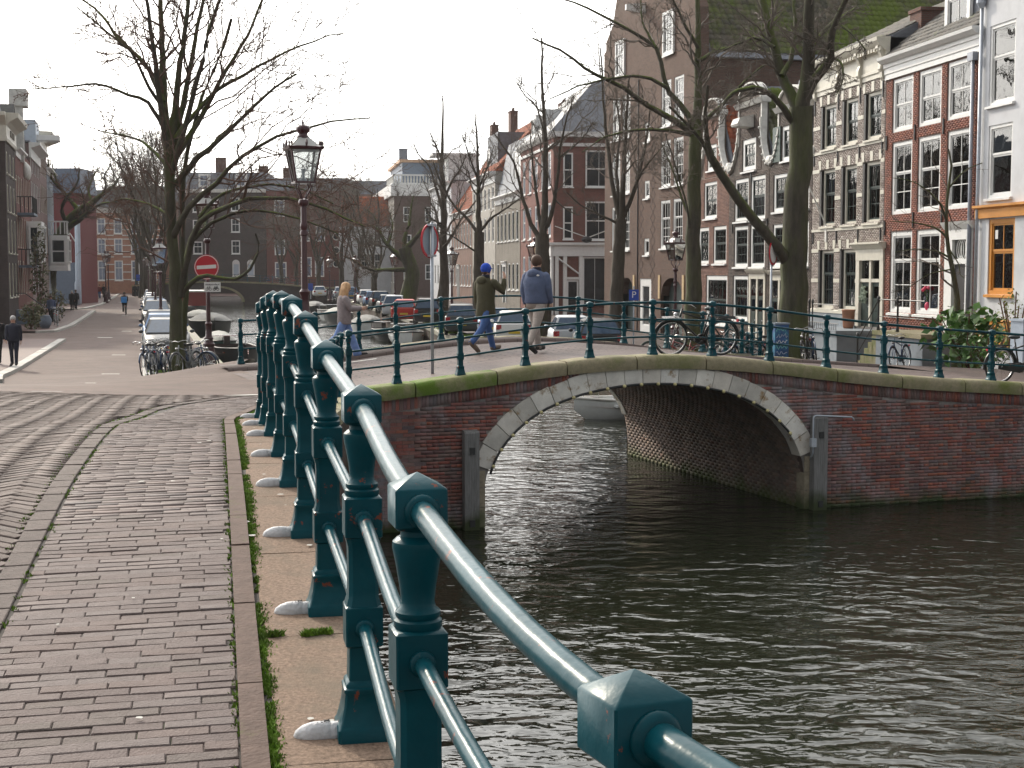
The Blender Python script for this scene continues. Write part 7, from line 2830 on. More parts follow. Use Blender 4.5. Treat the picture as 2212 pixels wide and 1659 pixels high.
def disc(mb, r0, r1, y0, y1, n=32, m=0):
 vs = []
 for r, y in ((r0, y0), (r1, y0), (r1, y1), (r0, y1)):
  vs += [(r * math.cos(2 * math.pi * i / n), y, r * math.sin(2 * math.pi * i / n)) for i in range(n)]
 fs = []
 for k in range(4):
  for i in range(n):
   fs.append((k * n + i, k * n + (i + 1) % n, ((k + 1) % 4) * n + (i + 1) % n, ((k + 1) % 4) * n + i))
 mb.add(vs, fs, m)
 return mb


disc(MB(), .001, .375, -.02, .0).build("plate", m_red, t)
disc(MB(), .375, .395, -.022, .0).build("rim", m_signwhite, t)
disc(MB(), .395, .41, -.02, .004).build("edge", m_red, t)
MB().add([(-.32, -.026, -.075), (.32, -.026, -.035), (.32, -.026, .085), (-.32, -.026, .045)], [(0, 1, 2, 3)]).build("bar", m_signwhite, t)
t = thing("exception_sign", "small white plate reading uitgezonderd with bicycle and moped, below the no-entry sign", "road sign", (at(459, 620, 47.85)[0], 47.84, at(459, 620, 47.85)[2]))
MB().box(-.27, .27, -.012, .0, -.16, .16).build("plate", m_signwhite, t)


def lettering(txt, size, parent, loc, m, rot=(R(90), 0, 0), name="lettering", bold=.0):
 c = bpy.data.curves.new(name, 'FONT')
 c.body = txt
 c.size = size
 c.align_x = 'CENTER'
 c.align_y = 'CENTER'
 c.extrude = .001
 c.offset = bold
 c.materials.append(m)
 tmp = bpy.data.objects.new(name, c)
 COL.objects.link(tmp)
 me = bpy.data.meshes.new_from_object(tmp.evaluated_get(bpy.context.evaluated_depsgraph_get()))
 bpy.data.objects.remove(tmp)
 me.name = name
 return put(name, me, parent, loc, rot=rot)


lettering("uitgezonderd", .088, t, (0, -.016, .085), m_black, bold=.0015)
for cx, moped in ((-.12, 0), (.12, 1)):
 mb = MB()
 for sx in (-.055, .055):
  mb.tube([(cx + sx + .042 * math.cos(a), -.016, -.07 + .042 * math.sin(a)) for a in np.linspace(0, 5.8, 12)], .006 + .003 * moped, 4, closed=True)
 for a, b in (((-.055, -.07), (-.01, -.07)), ((-.01, -.07), (-.035, -.005)), ((-.035, -.005), (.035, .0)), ((.035, .0), (-.01, -.07)), ((.055, -.07), (.03, .03)), ((.03, .03), (.06, .035)), ((-.055, -.07), (-.035, -.0)), ((-.05, .01), (-.02, .01))):
  mb.tube([(cx + a[0], -.016, a[1]), (cx + b[0], -.016, b[1])], .005 + .006 * moped, 4)
 mb.build("pictogram", m_black, t)


def round_sign(label, p, h, r, ang, face):
 t = thing("round_sign", label, "road sign", p, ang)
 MB().lathe([(.03, -.05), (.03, h)], 10).build("pole", m_galv, t, True)
 o = disc(MB(), .001, r * .86, -.05, -.042).build("plate", m_signback, t)
 o.location = (0, 0, h - r - .02)
 o2 = disc(MB(), .001, r * .8, -.056, -.051).build("face", face, t)
 o2.location = o.location
 o3 = disc(MB(), r * .86, r, -.058, -.036).build("rim", m_red, t)
 o3.location = o.location
 MB().box(-.1, .1, -.04, .035, h - .06, h - .02).build("clamp", m_galv, t)
 MB().box(-.1, .1, -.04, .035, h - 2 * r, h - 2 * r + .04).build("clamp", m_galv, t)
 return t


p = bxy(-3.84, .95)
round_sign("round red-rimmed sign seen from behind on the bridge side path", (p[0], p[1], float(zB(-3.84)) - .02), 2.68, .3, R(243), m_signwhite)
p = at(1664, 760, 41.6)
round_sign("round red-rimmed white sign on a grey pole against the big mossy trunk", (p[0], p[1], float(zR(p[0], p[1]))), at(1664, 517, 41.6)[2] - float(zR(p[0], p[1])), .36, R(62), m_signwhite)
p = at(1344, 636, 58.2)
t = thing("parking_sign", "blue parking sign with white letter P beside the upright tree", "road sign", (p[0] + .35, 56.8, 1.25))
MB().lathe([(.03, 0), (.03, p[2] - .9)], 8).build("pole", m_galv, t)
MB().box(-.19, .19, -.04, -.03, p[2] - 1.25 - .21, p[2] - 1.25 + .21).build("plate", m_blue, t)
lettering("P", .36, t, (0, -.045, p[2] - 1.25), m_signwhite)
for px_, py_, Y_, lb in ((671, 690, 180, "small blue sign on the far right bank"), (299, 600, 205, "small round blue sign far down the street")):
 p = at(px_, py_ if py_ < 650 else 620, Y_)
 t = thing("blue_sign", lb, "road sign", (p[0], Y_, 1.2))
 MB().lathe([(.05, 0), (.05, p[2] - 1.2)], 6).build("pole", m_galv, t)
 MB().box(-.3, .3, -.08, -.05, p[2] - 1.2 - .45, p[2] - 1.2 + .45).build("plate", m_blue, t)

# graffiti cabinet by the big tree
p = at(1684, 766, 40.2)
t = thing("graffiti_cabinet", "narrow blue street cabinet covered in pale graffiti beside the big tree", "cabinet", (p[0], p[1], float(zR(p[0], p[1]))), R(10))
MB().box(-.2, .2, -.16, .16, 0, 1.1).build("body", mat("cabinet_blue", (.015, .07, .2), .5, var=.5, scale=5, col2=(.03, .2, .3), mask=(.5, .6), mscale=4), t)
MB().box(-.22, .22, -.18, .18, 1.1, 1.14).build("lid", m_bluegrey, t)
for k in range(6):
 rr = random.Random(k)
 z = .15 + k * .16
 pts = [(-.16 + i * .032, -.164, z + .05 * math.sin(i * (1.3 + .2 * k) + k) + rr.uniform(-.03, .03)) for i in range(11)]
 MB().tube(pts, .009, 4).build("graffiti", (m_signwhite, m_paleblue, mat("mint_paint", (.2, .55, .45), .5))[k % 3], t)

# ------------------------------------------------------------------ bicycles
m_tyre = mat("tyre_rubber", (.018, .018, .019), .75)
m_rim = mat("steel_rim", (.5, .5, .5), .25, metal=.8, var=.1)
m_bike = {n: mat("bike_" + n, c, .35, var=.1) for n, c in (("black", (.012, .012, .014)), ("blue", (.02, .05, .12)), ("green", (.02, .05, .04)), ("grey", (.2, .21, .22)), ("red", (.2, .02, .02)))}
m_brown = mat("brown_leather", (.12, .055, .03), .6)


def make_bike(label, paint, loc, rotz, group, lean=0.0):
 t = thing("bicycle", label, "bicycle", loc, rotz, group)
 t.rotation_euler = (lean, 0, rotz)
 Rw = .345
 for x in (-.55, .55):
  w = MB()
  w.tube([(x + Rw * math.cos(a), 0, Rw + Rw * math.sin(a)) for a in np.linspace(0, 2 * math.pi, 29)[:-1]], .02, 6, closed=True)
  wo = w.build("wheel", m_tyre, t, True)
  MB().tube([(x + (Rw - .028) * math.cos(a), 0, Rw + (Rw - .028) * math.sin(a)) for a in np.linspace(0, 2 * math.pi, 29)[:-1]], .013, 5, closed=True).build("rim", m_rim, wo, True)
  sp = MB()
  for k in range(14):
   a = k * 2 * math.pi / 14
   sp.tube([(x + .03 * math.cos(a + .6), .02 * (-1) ** k, Rw + .03 * math.sin(a + .6)), (x + (Rw - .03) * math.cos(a), 0, Rw + (Rw - .03) * math.sin(a))], .0022, 3)
  sp.tube([(x, -.05, Rw), (x, .05, Rw)], .022, 6)
  stuff(sp.build("spokes", m_rim, wo))
  g = [(x + (Rw + .035) * math.cos(a), 0, Rw + (Rw + .035) * math.sin(a)) for a in np.linspace(R(20 if x > 0 else 0), R(150 if x > 0 else 190), 12)]
  MB().tube(g, .024, 5).build("mudguard", paint, t, True)
 BBp, ST, HT = (-.1, 0, .3), (-.24, 0, .82), (.36, 0, .86)
 f = MB()
 for a, b, r in ((BBp, ST, .017), (BBp, (.4, 0, .72), .02), ((-.2, 0, .7), HT, .016), ((-.55, .03, Rw), (BBp[0], .03, BBp[2]), .011), ((-.55, -.03, Rw), (BBp[0], -.03, BBp[2]), .011), ((-.55, .03, Rw), (-.22, .02, .74), .009), ((-.55, -.03, Rw), (-.22, -.02, .74), .009), ((.42, 0, .66), (.34, 0, .93), .021)):
  f.tube([a, b], r, 6)
 f.build("frame", paint, t, True)
 fk = MB()
 for s in (-.035, .035):
  fk.tube([(.42, s * .8, .66), (.47, s, .5), (.55, s, Rw)], .011, 5)
 fk.build("fork", paint, t, True)
 MB().tube([(.18, .29, .98), (.28, .27, 1.04), (.33, .15, 1.06), (.34, 0, 1.02), (.33, -.15, 1.06), (.28, -.27, 1.04), (.18, -.29, .98)], .011, 6).build("handlebar", m_rim, t, True)
 MB().ball((-.27, 0, .93), .1, 10, 6, 0, (1.35, .95, .45)).build("saddle", m_black, t, True)
 MB().tube([(-.24, 0, .8), (-.255, 0, .92)], .013, 6).build("seat_post", m_rim, t)
 rk = MB()
 for s in (-.06, 0, .06):
  rk.tube([(-.86, s, .76), (-.36, s, .76)], .007, 4)
 rk.tube([(-.86, -.06, .76), (-.86, .06, .76)], .007, 4)
 for s in (-.06, .06):
  rk.tube([(-.8, s, .76), (-.56, s, Rw)], .006, 4)
 rk.build("rack", paint, t)
 MB().prism([(-.62, .29), (-.62, .39), (-.1, .42), (.02, .36), (.02, .26), (-.1, .2)], -.045, -.03).build("chain_case", paint, t)
 for s in (-1, 1):
  c = MB()
  c.tube([(-.1, s * .05, .3), (-.1 + s * .12, s * .07, .3 - s * .1)], .009, 5)
  c.box(-.14 + s * .12, -.06 + s * .12, s * .11 - .04, s * .11 + .04, .29 - s * .1, .31 - s * .1)
  c.build("pedal", m_black, t)
 MB().ball((.48, 0, .82), .045, 8, 6).build("headlight", m_rim, t, True)
 MB().box(-.9, -.87, -.03, .03, .66, .71).build("tail_lamp", m_red, t)
 return t


ds = lambda s, n: (*bxy(s, n), float(zB(s)) - .02)
BG = "bicycles parked round the bridge"
bike0 = make_bike("black bicycle leaning on the bridge railing over the arch crown", m_bike["black"], ds(1.08, .5), BANG + math.pi, BG, R(-6))
bike0.scale = (.93,) * 3
MB().box(.4, .72, -.13, .13, .74, .77).build("front_rack", m_rim, bike0)
b2 = clone(bike0, ds(8.45, .7), BANG, "bicycle with red tail lamp at the right end of the bridge", BG, 1.0)
b2.rotation_euler = (R(5), 0, BANG)
bs = {n: make_bike({"blue": "blue bicycle nearest in the cluster by the mossy tree", "grey": "grey bicycle right behind the blue one by the mossy tree"}[n], m_bike[n], (0, 0, 0), 0, "bicycles clustered by the mossy tree") for n in ("blue", "grey")}
spots = [("blue", 322, 40.6, 78, 1), ("grey", 333, 41.4, 70, 1), ("blue", 345, 42.2, 84, 0), ("grey", 357, 43.0, 66, 0), ("blue", 326, 44.5, 75, 0), ("grey", 405, 43.6, 100, 0), ("blue", 416, 44.4, 15, 0), ("grey", 427, 45.2, 20, 0), ("blue", 437, 46.2, 60, 0), ("grey", 341, 47.5, 80, 0), ("blue", 352, 49, 80, 0)]
names = ["", "", "third bicycle of the cluster by the mossy tree, close to its trunk", "fourth bicycle of the cluster, touching the mossy trunk", "bicycle behind the front row by the parked cars", "bicycle just right of the mossy trunk", "bicycle lying across behind the mossy trunk", "bicycle between mossy trunk and the sign lamp post", "bicycle against the lamp post of the no-entry sign", "bicycle behind the cluster next to the first parked car", "bicycle farthest back in the cluster by the parked cars"]
for i, (n, x, Y_, a, first) in enumerate(spots):
 p = at(x, 700, Y_)
 z = float(zL(p[0], Y_)) - .03
 if first:
  bs[n].location = (p[0], Y_, z)
  bs[n].rotation_euler = (R(7), 0, R(-a - 12))
 else:
  c = clone(bs[n], (p[0], Y_, z), 0, names[i], "bicycles clustered by the mossy tree")
  c.rotation_euler = (R(random.uniform(4, 9)), 0, R(-a - 10))
rb = make_bike("dark bicycle beside the graffiti cabinet", m_bike["green"], (0, 0, 0), 0, "bicycles on the right bank")
rspots = [(1588, 41.5, 200, "bicycle left of the graffiti cabinet, leaning on the far railing end"), (1612, 42.5, 215, "second bicycle left of the graffiti cabinet"), (1635, 43.5, 190, "third bicycle left of the graffiti cabinet"), (1600, 45.0, 170, "bicycle behind those left of the graffiti cabinet"), (1745, 40.5, 250, "bicycle right of the big mossy trunk"), (1762, 41.3, 262, "second bicycle right of the big mossy trunk"), (1480, 46, 200, "bicycle behind the bridge railing below the warehouse lamp"), (1436, 52, 190, "bicycle parked before the warehouse door"), (1505, 50, 195, "bicycle at the foot of the slim arching tree"), (1948, 43.5, 235, "bicycle against the red house stoop"),
   (830, 128, 90, "distant bicycle by the quay left of the silver car"), (845, 124, 70, "distant bicycle beside the silver car"), (806, 140, 90, "distant bicycle under the low far tree"), (722, 172, 80, "distant bicycle by the far lamp"), (1240, 66, 190, "bicycle behind the dark hatchback"), (1262, 68, 200, "second bicycle behind the dark hatchback"), (612, 203, 0, "tiny bicycle on the far bridge, right part"), (585, 203.6, 0, "tiny bicycle on the far bridge, middle"), (640, 203, 0, "tiny bicycle on the far bridge, right end")]
for i, (x, Y_, a, lb) in enumerate(rspots):
 p = at(x, 700, Y_)
 z = float(zR(p[0], Y_)) - .03 if Y_ < 200 else 4.4 - 1.3
 o = rb if i == 0 else clone(rb, (0, 0, 0), 0, lb, "bicycles on the right bank", swap={"bike_green": m_bike[("black", "blue", "red", "green")[i % 4]]})
 o["label"] = lb
 o.location = (p[0], Y_, z)
 o.rotation_euler = (R(6), 0, R(a))
for i, (Y_, off, lb) in enumerate(((86, -4.9, "bicycle on the left pavement before the balcony house"), (88.5, -5.2, "second bicycle on the left pavement by the plants"), (104, -5.6, "bicycle farther along the left pavement"))):
 c = clone(rb, (kx(Y_, off), Y_, 1.28), R(105), lb, "bicycles on the left pavement", swap={"bike_green": m_bike["grey"]})

# ------------------------------------------------------------------ cars
m_carglass = mat("car_glass", (.03, .06, .11), .06, var=.2, spec=.6)
m_plate_y = mat("yellow_plate", (.6, .42, .02), .5, var=.03)
m_tail = mat("tail_lamp_red", (.35, .01, .015), .2, var=.05, coat=.5)
m_head = mat("headlight_glass", (.6, .62, .64), .1, var=.05)
PAINT = {n: mat("car_" + n, c, .42, metal=.35 if n in ("silver", "grey", "blue") else 0.0, var=.03, spec=.3) for n, c in (("silver", (.45, .47, .5)), ("grey", (.08, .085, .09)), ("black", (.012, .013, .016)), ("white", (.7, .7, .7)), ("blue", (.08, .14, .25)), ("red", (.42, .03, .02)))}


def make_car(label, paint, group, tall=0.0, stripes=False):
 t = thing("parked_car", label, "car", (0, 0, 0), 0, group)
 secs = [(-2.02, .7, .4, .74), (-1.98, .82, .28, .92), (-1.5, .875, .2, .98), (0, .885, .19, .97), (.75, .88, .19, .95), (1.25, .87, .2, .9), (1.8, .83, .22, .78), (2.0, .76, .27, .66), (2.06, .62, .34, .56)]
 vs, fs = [], []
 for x, w, zb, zt in secs:
  zt += tall * .4
  pr = [(w * .9, zb), (w, zb + .13), (w * 1.005, (zb + zt) / 2), (w * .985, zt - .06), (w * .9, zt), (w * .4, zt + .02)]
  pr = pr + [(-y, z) for y, z in pr[::-1]]
  vs += [(x, y, z) for y, z in pr]
 k = 12
 for i in range(len(secs) - 1):
  for j in range(k):
   j2 = (j + 1) % k
   fs.append((i * k + j, i * k + j2, (i + 1) * k + j2, (i + 1) * k + j))
 fs += [tuple(range(k)), tuple(range(len(secs) * k - 1, (len(secs) - 1) * k - 1, -1))]
 MB().add(vs, fs).build("body", paint, t, 50)
 zb, zt = .96 + tall * .4, 1.46 + tall
 lo = [(-1.86, .8), (1.12, .8)]
 hi = [(-1.42 - tall, .6), (.3, .6)]
 V = [(lo[0][0], -.8, zb), (lo[1][0], -.8, zb), (lo[1][0], .8, zb), (lo[0][0], .8, zb), (hi[0][0], -.6, zt), (hi[1][0], -.6, zt), (hi[1][0], .6, zt), (hi[0][0], .6, zt)]
 MB().add(V, [(0, 1, 5, 4), (1, 2, 6, 5), (2, 3, 7, 6), (3, 0, 4, 7)]).add([V[4], V[5], V[6], V[7], (-.5, -.5, zt + .05), (.0, -.5, zt + .05), (.0, .5, zt + .05), (-.5, .5, zt + .05)], [(0, 1, 5, 4), (1, 2, 6, 5), (2, 3, 7, 6), (3, 0, 4, 7), (4, 5, 6, 7)]).build("cabin", paint, t, 60)

 def glass(a, b, c, d, name, f=.07, out=.012):
  P = [Vector(q) for q in (a, b, c, d)]
  cc = sum(P, Vector()) / 4
  n = (P[1] - P[0]).cross(P[3] - P[0]).normalized()
  if n.dot(cc - Vector((-.3, 0, 1.0))) < 0:
   n = -n
  Q = [p + (cc - p) * (f / max((cc - p).length, .01)) * 1.2 + n * out for p in P]
  MB().quad(*[tuple(q) for q in Q]).build(name, m_carglass, t)
 glass(V[1], V[2], V[6], V[5], "windscreen")
 glass(V[3], V[0], V[4], V[7], "rear_window")
 for s, (a, b, c, d) in ((-1, (V[0], V[1], V[5], V[4])), (1, (V[3], V[2], V[6], V[7]))):
  a, b, c, d = (Vector(q) for q in (a, b, c, d))
  m0, m1 = a.lerp(b, .5), d.lerp(c, .52)
  glass(a, m0, m1, d, "side_window", .06)
  glass(m0, b, c, m1, "side_window", .06)
  MB().ball((.78, s * .95, 1.02 + tall * .4), .085, 8, 5, 0, (.6, 1.1, .8)).build("mirror", paint, t, True)
 for x in (-1.25, 1.3):
  for s in (-1, 1):
   w = MB().lathe([(.2, -.1), (.29, -.1), (.315, -.07), (.315, .07), (.29, .1), (.2, .1)], 18)
   o = w.build("wheel", m_tyre, t, 40)
   o.location, o.rotation_euler = (x, s * .8, .315), (R(90), 0, 0)
   MB().lathe([(.2, -.11 if s > 0 else .09), (.06, -.115 if s > 0 else .115), (.2, -.09 if s > 0 else .11)], 12).build("hubcap", m_rim, o)
 for s in (-1, 1):
  MB().ball((1.93, s * .62, .66 + tall * .3), .13, 8, 6, 0, (.6, 1.2, .65)).build("headlight", m_head, t, True)
  MB().box(-2.02, -1.9, s * .7 - .12, s * .7 + .12, .7 + tall * .3, .92 + tall * .4).build("tail_light", m_tail, t)
 MB().box(-2.05, -2.0, -.26, .26, .52, .63).build("licence_plate", m_plate_y, t)
 MB().box(2.05, 2.08, -.26, .26, .4, .5).build("licence_plate", m_plate_y, t)
 if stripes:
  for s in (-1, 1):
   for k_ in range(4):
    MB().add([(-1.6 + k_ * .7, s * .895, .5), (-1.3 + k_ * .7, s * .895, .5), (-1.0 + k_ * .7, s * .89, .85), (-1.3 + k_ * .7, s * .89, .85)], [(0, 1, 2, 3)]).build("stripe", m_plate_y, t)
 return t


qd = math.atan2(.985, -.17)
CR = "cars parked along the right bank"
base = {}
cars = [("grey", 997, 77.0, .1, 0, "dark grey car with yellow plate parked behind the olive-coated man"), ("silver", 853, 108.0, .1, 0, "silver car parked nearest the old crooked tree"), ("red", 875, 97, 0, 0, "red car with yellow stripes parked beside the silver car"), ("black", 925, 92, .15, 0, "dark high car behind the signpost"), ("blue", 1070, 72, 0, 0, "blue silver car between the two walking men"),
  ("white", 1108, 67, 0, 0, "white car half behind the man in the blue jacket"), ("black", 1290, 55.5, 0, 0, "black hatchback with big red tail lights near the bridge"), ("silver", 1232, 60, 0, 0, "silver car left of the black hatchback"), ("grey", 838, 118, 0, 0, "grey car just beyond the silver one by the crooked tree"), ("black", 820, 129, .1, 0, "dark car under the low far tree, right bank"), ("blue", 805, 140, 0, 0, "blue car right of the lamp above the walking woman"), ("white", 790, 152, 0, 0, "white car far along the right bank"), ("blue", 757, 172, .1, 0, "dark blue car far along the right bank"), ("silver", 735, 185, 0, 0, "farthest silver car on the right bank"), ("white", 690, 195, 0, 0, "white car near the far bridge")]
for i, (c, x, Y_, tall, _, lb) in enumerate(cars):
 p = at(x, 650, Y_)
 k = (c, tall > .05, c == "red")
 if k not in base:
  base[k] = o = make_car(lb, PAINT[c], CR, tall, c == "red")
 else:
  o = clone(base[k], (0, 0, 0), 0, lb, CR)
 o["label"] = lb
 o.location = (p[0], Y_, float(zR(p[0], Y_)) - .03)
 o.rotation_euler = (0, 0, qd + (R(-8) if i < 8 else 0))
CL = "cars parked along the left street"
for i, (c, Y_, off, tall, lb) in enumerate((("grey", 56, 1.0, 0, "grey car nearest in the row behind the bicycles"), ("blue", 62.5, 1.0, 0, "blue grey car second in the left row"), ("black", 68.5, 1.0, 0, "black car third in the left row"), ("grey", 88, 1.0, .2, "dark high car with black mirror in the left row"), ("blue", 98, 1.1, 0, "blue car beyond the dark high car"), ("grey", 108, 1.1, 0, "grey car further down the left row"), ("silver", 119, 1.1, 0, "silver car far down the left row"), ("white", 131, 1.2, 0, "pale car near the end of the left row"), ("grey", 144, 1.2, .2, "last dark car of the left row"))):
 k = (c, tall > .05, False)
 if k not in base:
  base[k] = o = make_car(lb, PAINT[c], CL, tall)
 else:
  o = clone(base[k], (0, 0, 0), 0, lb, CL)
 o["label"], o["group"] = lb, CL
 o.location = (kx(Y_, off), Y_, 1.17)
 o.rotation_euler = (0, 0, math.atan2(-.9686, .2486))

# ------------------------------------------------------------------ boats
m_hullw = mat("white_hull", (.62, .64, .64), .3, var=.06, coat=.4)
m_hulld = mat("dark_hull", (.03, .034, .036), .4, var=.2)
m_hullg = mat("green_hull", (.03, .09, .08), .4, var=.15)
m_canvas = mat("grey_boat_cover", (.16, .16, .155), .85, var=.25, scale=3, bump=.4, bscale=5)
m_canvasl = mat("pale_boat_cover", (.3, .3, .28), .85, var=.25, scale=3, bump=.4, bscale=5)
m_wood = mat("varnished_wood", (.25, .06, .03), .4, var=.2)


def hull(mb, L, Wd, H, m=0, sheer=.25, zb=-.35):
 n = 11
 vs, fs = [], []
 for i in range(n):
  u = i / (n - 1)
  x = -L / 2 + L * u
  w = Wd / 2 * (1 - max(0, (u - .45) / .55) ** 2.2) * (1 if u > .08 else .9)
  w = max(w, .015)
  h = H + sheer * max(0, (u - .3)) ** 2
  xk = x - .35 * L * .2 * max(0, u - .8) / .2
  for s in (-1, 1):
   pass
  sec = [(w, h), (w * .93, h * .45), (w * .7, .0), (w * .1, zb)]
  for (y, z) in sec:
   vs.append((x if z > 0 else xk, y, z))
  for (y, z) in sec[::-1]:
   vs.append((x if z > 0 else xk, -y, z))
 for i in range(n - 1):
  for j in range(7):
   fs.append((i * 8 + j, i * 8 + j + 1, (i + 1) * 8 + j + 1, (i + 1) * 8 + j))
 fs.append(tuple(range(8)))
 mb.add(vs, fs, m)
 return vs


def boat(label, p, rotz, L, Wd, H, hm, kind, cm=None):
 t = thing("boat", label, "boat", (p[0], p[1], 0), rotz)
 mb = MB()
 vs = hull(mb, L, Wd, H)
 mb.build("hull", hm, t, 35)
 rimL = [vs[i * 8] for i in range(11)]
 rimR = [vs[i * 8 + 7] for i in range(11)]
 MB().tube([(x, y, z + .02) for x, y, z in rimL] + [(x, y, z + .02) for x, y, z in rimR[::-1]], .045, 6, closed=True).build("rub_rail", m_whitestone if kind == "cabin" else m_black, t, True)
 if kind == "cover":
  mb = MB()
  n = 11
  V = []
  for i in range(n):
   hgt = .55 * math.sin(min(1, (i + 1) / 5) * math.pi / 2) * (1 - (i / n) ** 3 * .8)
   for j in range(7):
    f = j / 6
    a, b = Vector(rimL[i]), Vector(rimR[i])
    q = a.lerp(b, f)
    V.append((q.x, q.y, q.z + .03 + hgt * math.sin(math.pi * f) ** .7))
  mb.add(V, [(i * 7 + j, i * 7 + j + 1, (i + 1) * 7 + j + 1, (i + 1) * 7 + j) for i in range(n - 1) for j in range(6)] + [tuple(range(7))])
  mb.build("cover", cm or m_canvas, t, True)
 else:
  mb = MB()
  for i in range(10):
   mb.quad(tuple(Vector(rimL[i]) - Vector((0, 0, .22))), tuple(Vector(rimL[i + 1]) - Vector((0, 0, .22))), tuple(Vector(rimR[i + 1]) - Vector((0, 0, .22))), tuple(Vector(rimR[i]) - Vector((0, 0, .22))))
  mb.build("floor", cm or m_wood, t)
 if kind == "open":
  for x in (-L * .25, 0.0, L * .2):
   MB().box(x - .15, x + .15, -Wd * .42, Wd * .42, H - .15, H - .1).build("thwart", m_wood, t)
  e = MB()
  e.box(-L / 2 - .3, -L / 2 - .02, -.14, .14, H - .1, H + .4)
  e.box(-L / 2 - .2, -L / 2 - .1, -.05, .05, -.4, H)
  e.build("outboard", m_black, t)
  MB().tube([(-L * .4, -Wd * .4, H), (-L * .42, -Wd * .4, H + .45), (-L * .42, Wd * .4, H + .45), (-L * .4, Wd * .4, H)], .025, 6).build("grab_rail", m_rim, t)
 if kind == "cabin":
  mb = MB()
  a, b = -L * .3, L * .18
  w = Wd * .36
  mb.add([(a, -w, H - .1), (b, -w, H - .1), (b, w, H - .1), (a, w, H - .1), (a + .1, -w * .85, H + .75), (b - .55, -w * .85, H + .75), (b - .55, w * .85, H + .75), (a + .1, w * .85, H + .75)], [(0, 1, 5, 4), (1, 2, 6, 5), (2, 3, 7, 6), (3, 0, 4, 7), (4, 5, 6, 7)])
  mb.build("cabin", m_hullw, t)
  for s in (-1, 1):
   for k in range(3):
    x0 = a + .25 + k * .75
    MB().quad((x0, s * (w + .005) * .955, H + .2), (x0 + .6, s * (w + .005) * .955, H + .2), (x0 + .55, s * (w + .02) * .875, H + .58), (x0 + .05, s * (w + .02) * .875, H + .58)).build("cabin_window", m_carglass, t)
  MB().quad((b + .005 - .1, -w * .8, H + .1), (b + .005 - .1, w * .8, H + .1), (b - .5, w * .75, H + .66), (b - .5, -w * .75, H + .66)).build("windscreen", m_carglass, t)
  MB().box(-L * .45, L * .3, -Wd * .42, Wd * .42, H - .12, H - .05).build("deck", m_hullw, t)
  rl = MB()
  fr_ = [(L * .12, -Wd * .4), (L * .3, -Wd * .3), (L * .45, -.1), (L * .45, .1), (L * .3, Wd * .3), (L * .12, Wd * .4)]
  rl.tube([(x, y, H + .45) for x, y in fr_], .015, 5)
  for x, y in fr_:
   rl.tube([(x, y, H), (x, y, H + .45)], .012, 4)
  rl.build("bow_rail", m_rim, t)
  MB().ball((L * .22, -Wd * .47, .35), .12, 10, 6, 0, (.9, .9, 2.0)).build("fender", m_blue, t, True)
  MB().ball((L * .22, Wd * .47, .35), .12, 10, 6, 0, (.9, .9, 2.0)).build("fender", m_blue, t, True)
 return t


p = at(1385, 905, 44.6)
boat("white cabin boat with blue fender moored beyond the bridge arch", (p[0] + .35, 44.3), R(198), 5.2, 2.1, .52, m_hullw, "cabin")
le = lambda Y, o: (float(x_edge_l(Y)) + o, Y)
LDr = math.atan2(-.9686, .2486)
boat("dark open sloop with bow towards the bridge, moored at the left quay", le(66, 1.5), LDr + R(4), 7.0, 1.95, 1.0, m_hulld, "open")
boat("boat under a small pale cover, between the dark sloop and the big grey one", le(79, 1.4), LDr, 5.5, 1.8, .7, m_hullg, "cover", m_canvasl)
boat("large boat under a grey cover moored at the left quay", le(97, 1.8), LDr, 9.0, 2.7, 1.2, m_hulld, "cover", m_canvas)
boat("white boat under a pale cover beyond the large grey one", le(113, 1.7), LDr, 7.0, 2.4, 1.0, m_hullw, "cover", m_canvasl)
t = boat("dark barge with red cabin farthest along the left quay", le(142, 2.2), LDr, 16, 3.4, 1.2, m_hulld, "deck", m_wood)
MB().box(-5, 4, -1.3, 1.3, 1.1, 2.6).build("cabin", mat("barge_red", (.22, .025, .02), .5, var=.1), t)
MB().box(-5.2, 4.2, -1.45, 1.45, 2.6, 2.72).build("cabin_roof", m_whitestone, t)
for i, (x, y, L_, W_, H_, hm, kd, cm, lb) in enumerate(((880, 746, 6.0, 2.0, .8, m_hullw, "open", m_hullw, "white open boat with black outboard below the parked cars"), (835, 735, 4.5, 1.7, .7, m_hulld, "open", m_hulld, "dark open boat left of the white outboard boat"), (795, 724, 6.5, 2.3, .9, m_hullw, "cover", m_canvas, "white boat under a dark cover right of the walking woman"), (733, 703, 7.0, 2.4, 1.0, m_hulld, "cover", m_canvasl, "boat with pale cover left of the walking woman"), (716, 693, 7.0, 2.4, 1.0, m_hullw, "open", m_hullw, "small white boat farther up the right quay"), (680, 683, 8.0, 2.4, 1.0, m_hulld, "cover", m_canvas, "dark covered boat far up the right quay"))):
 p = at(x, 700, CZ * 3130 / (y - 590))
 X = min(p[0], float(x_edge_r(p[1])) - W_ / 2 - .2)
 boat(lb, (X, p[1]), math.atan2(.985, -.17) + math.pi, L_, W_, H_, hm, kd, cm)

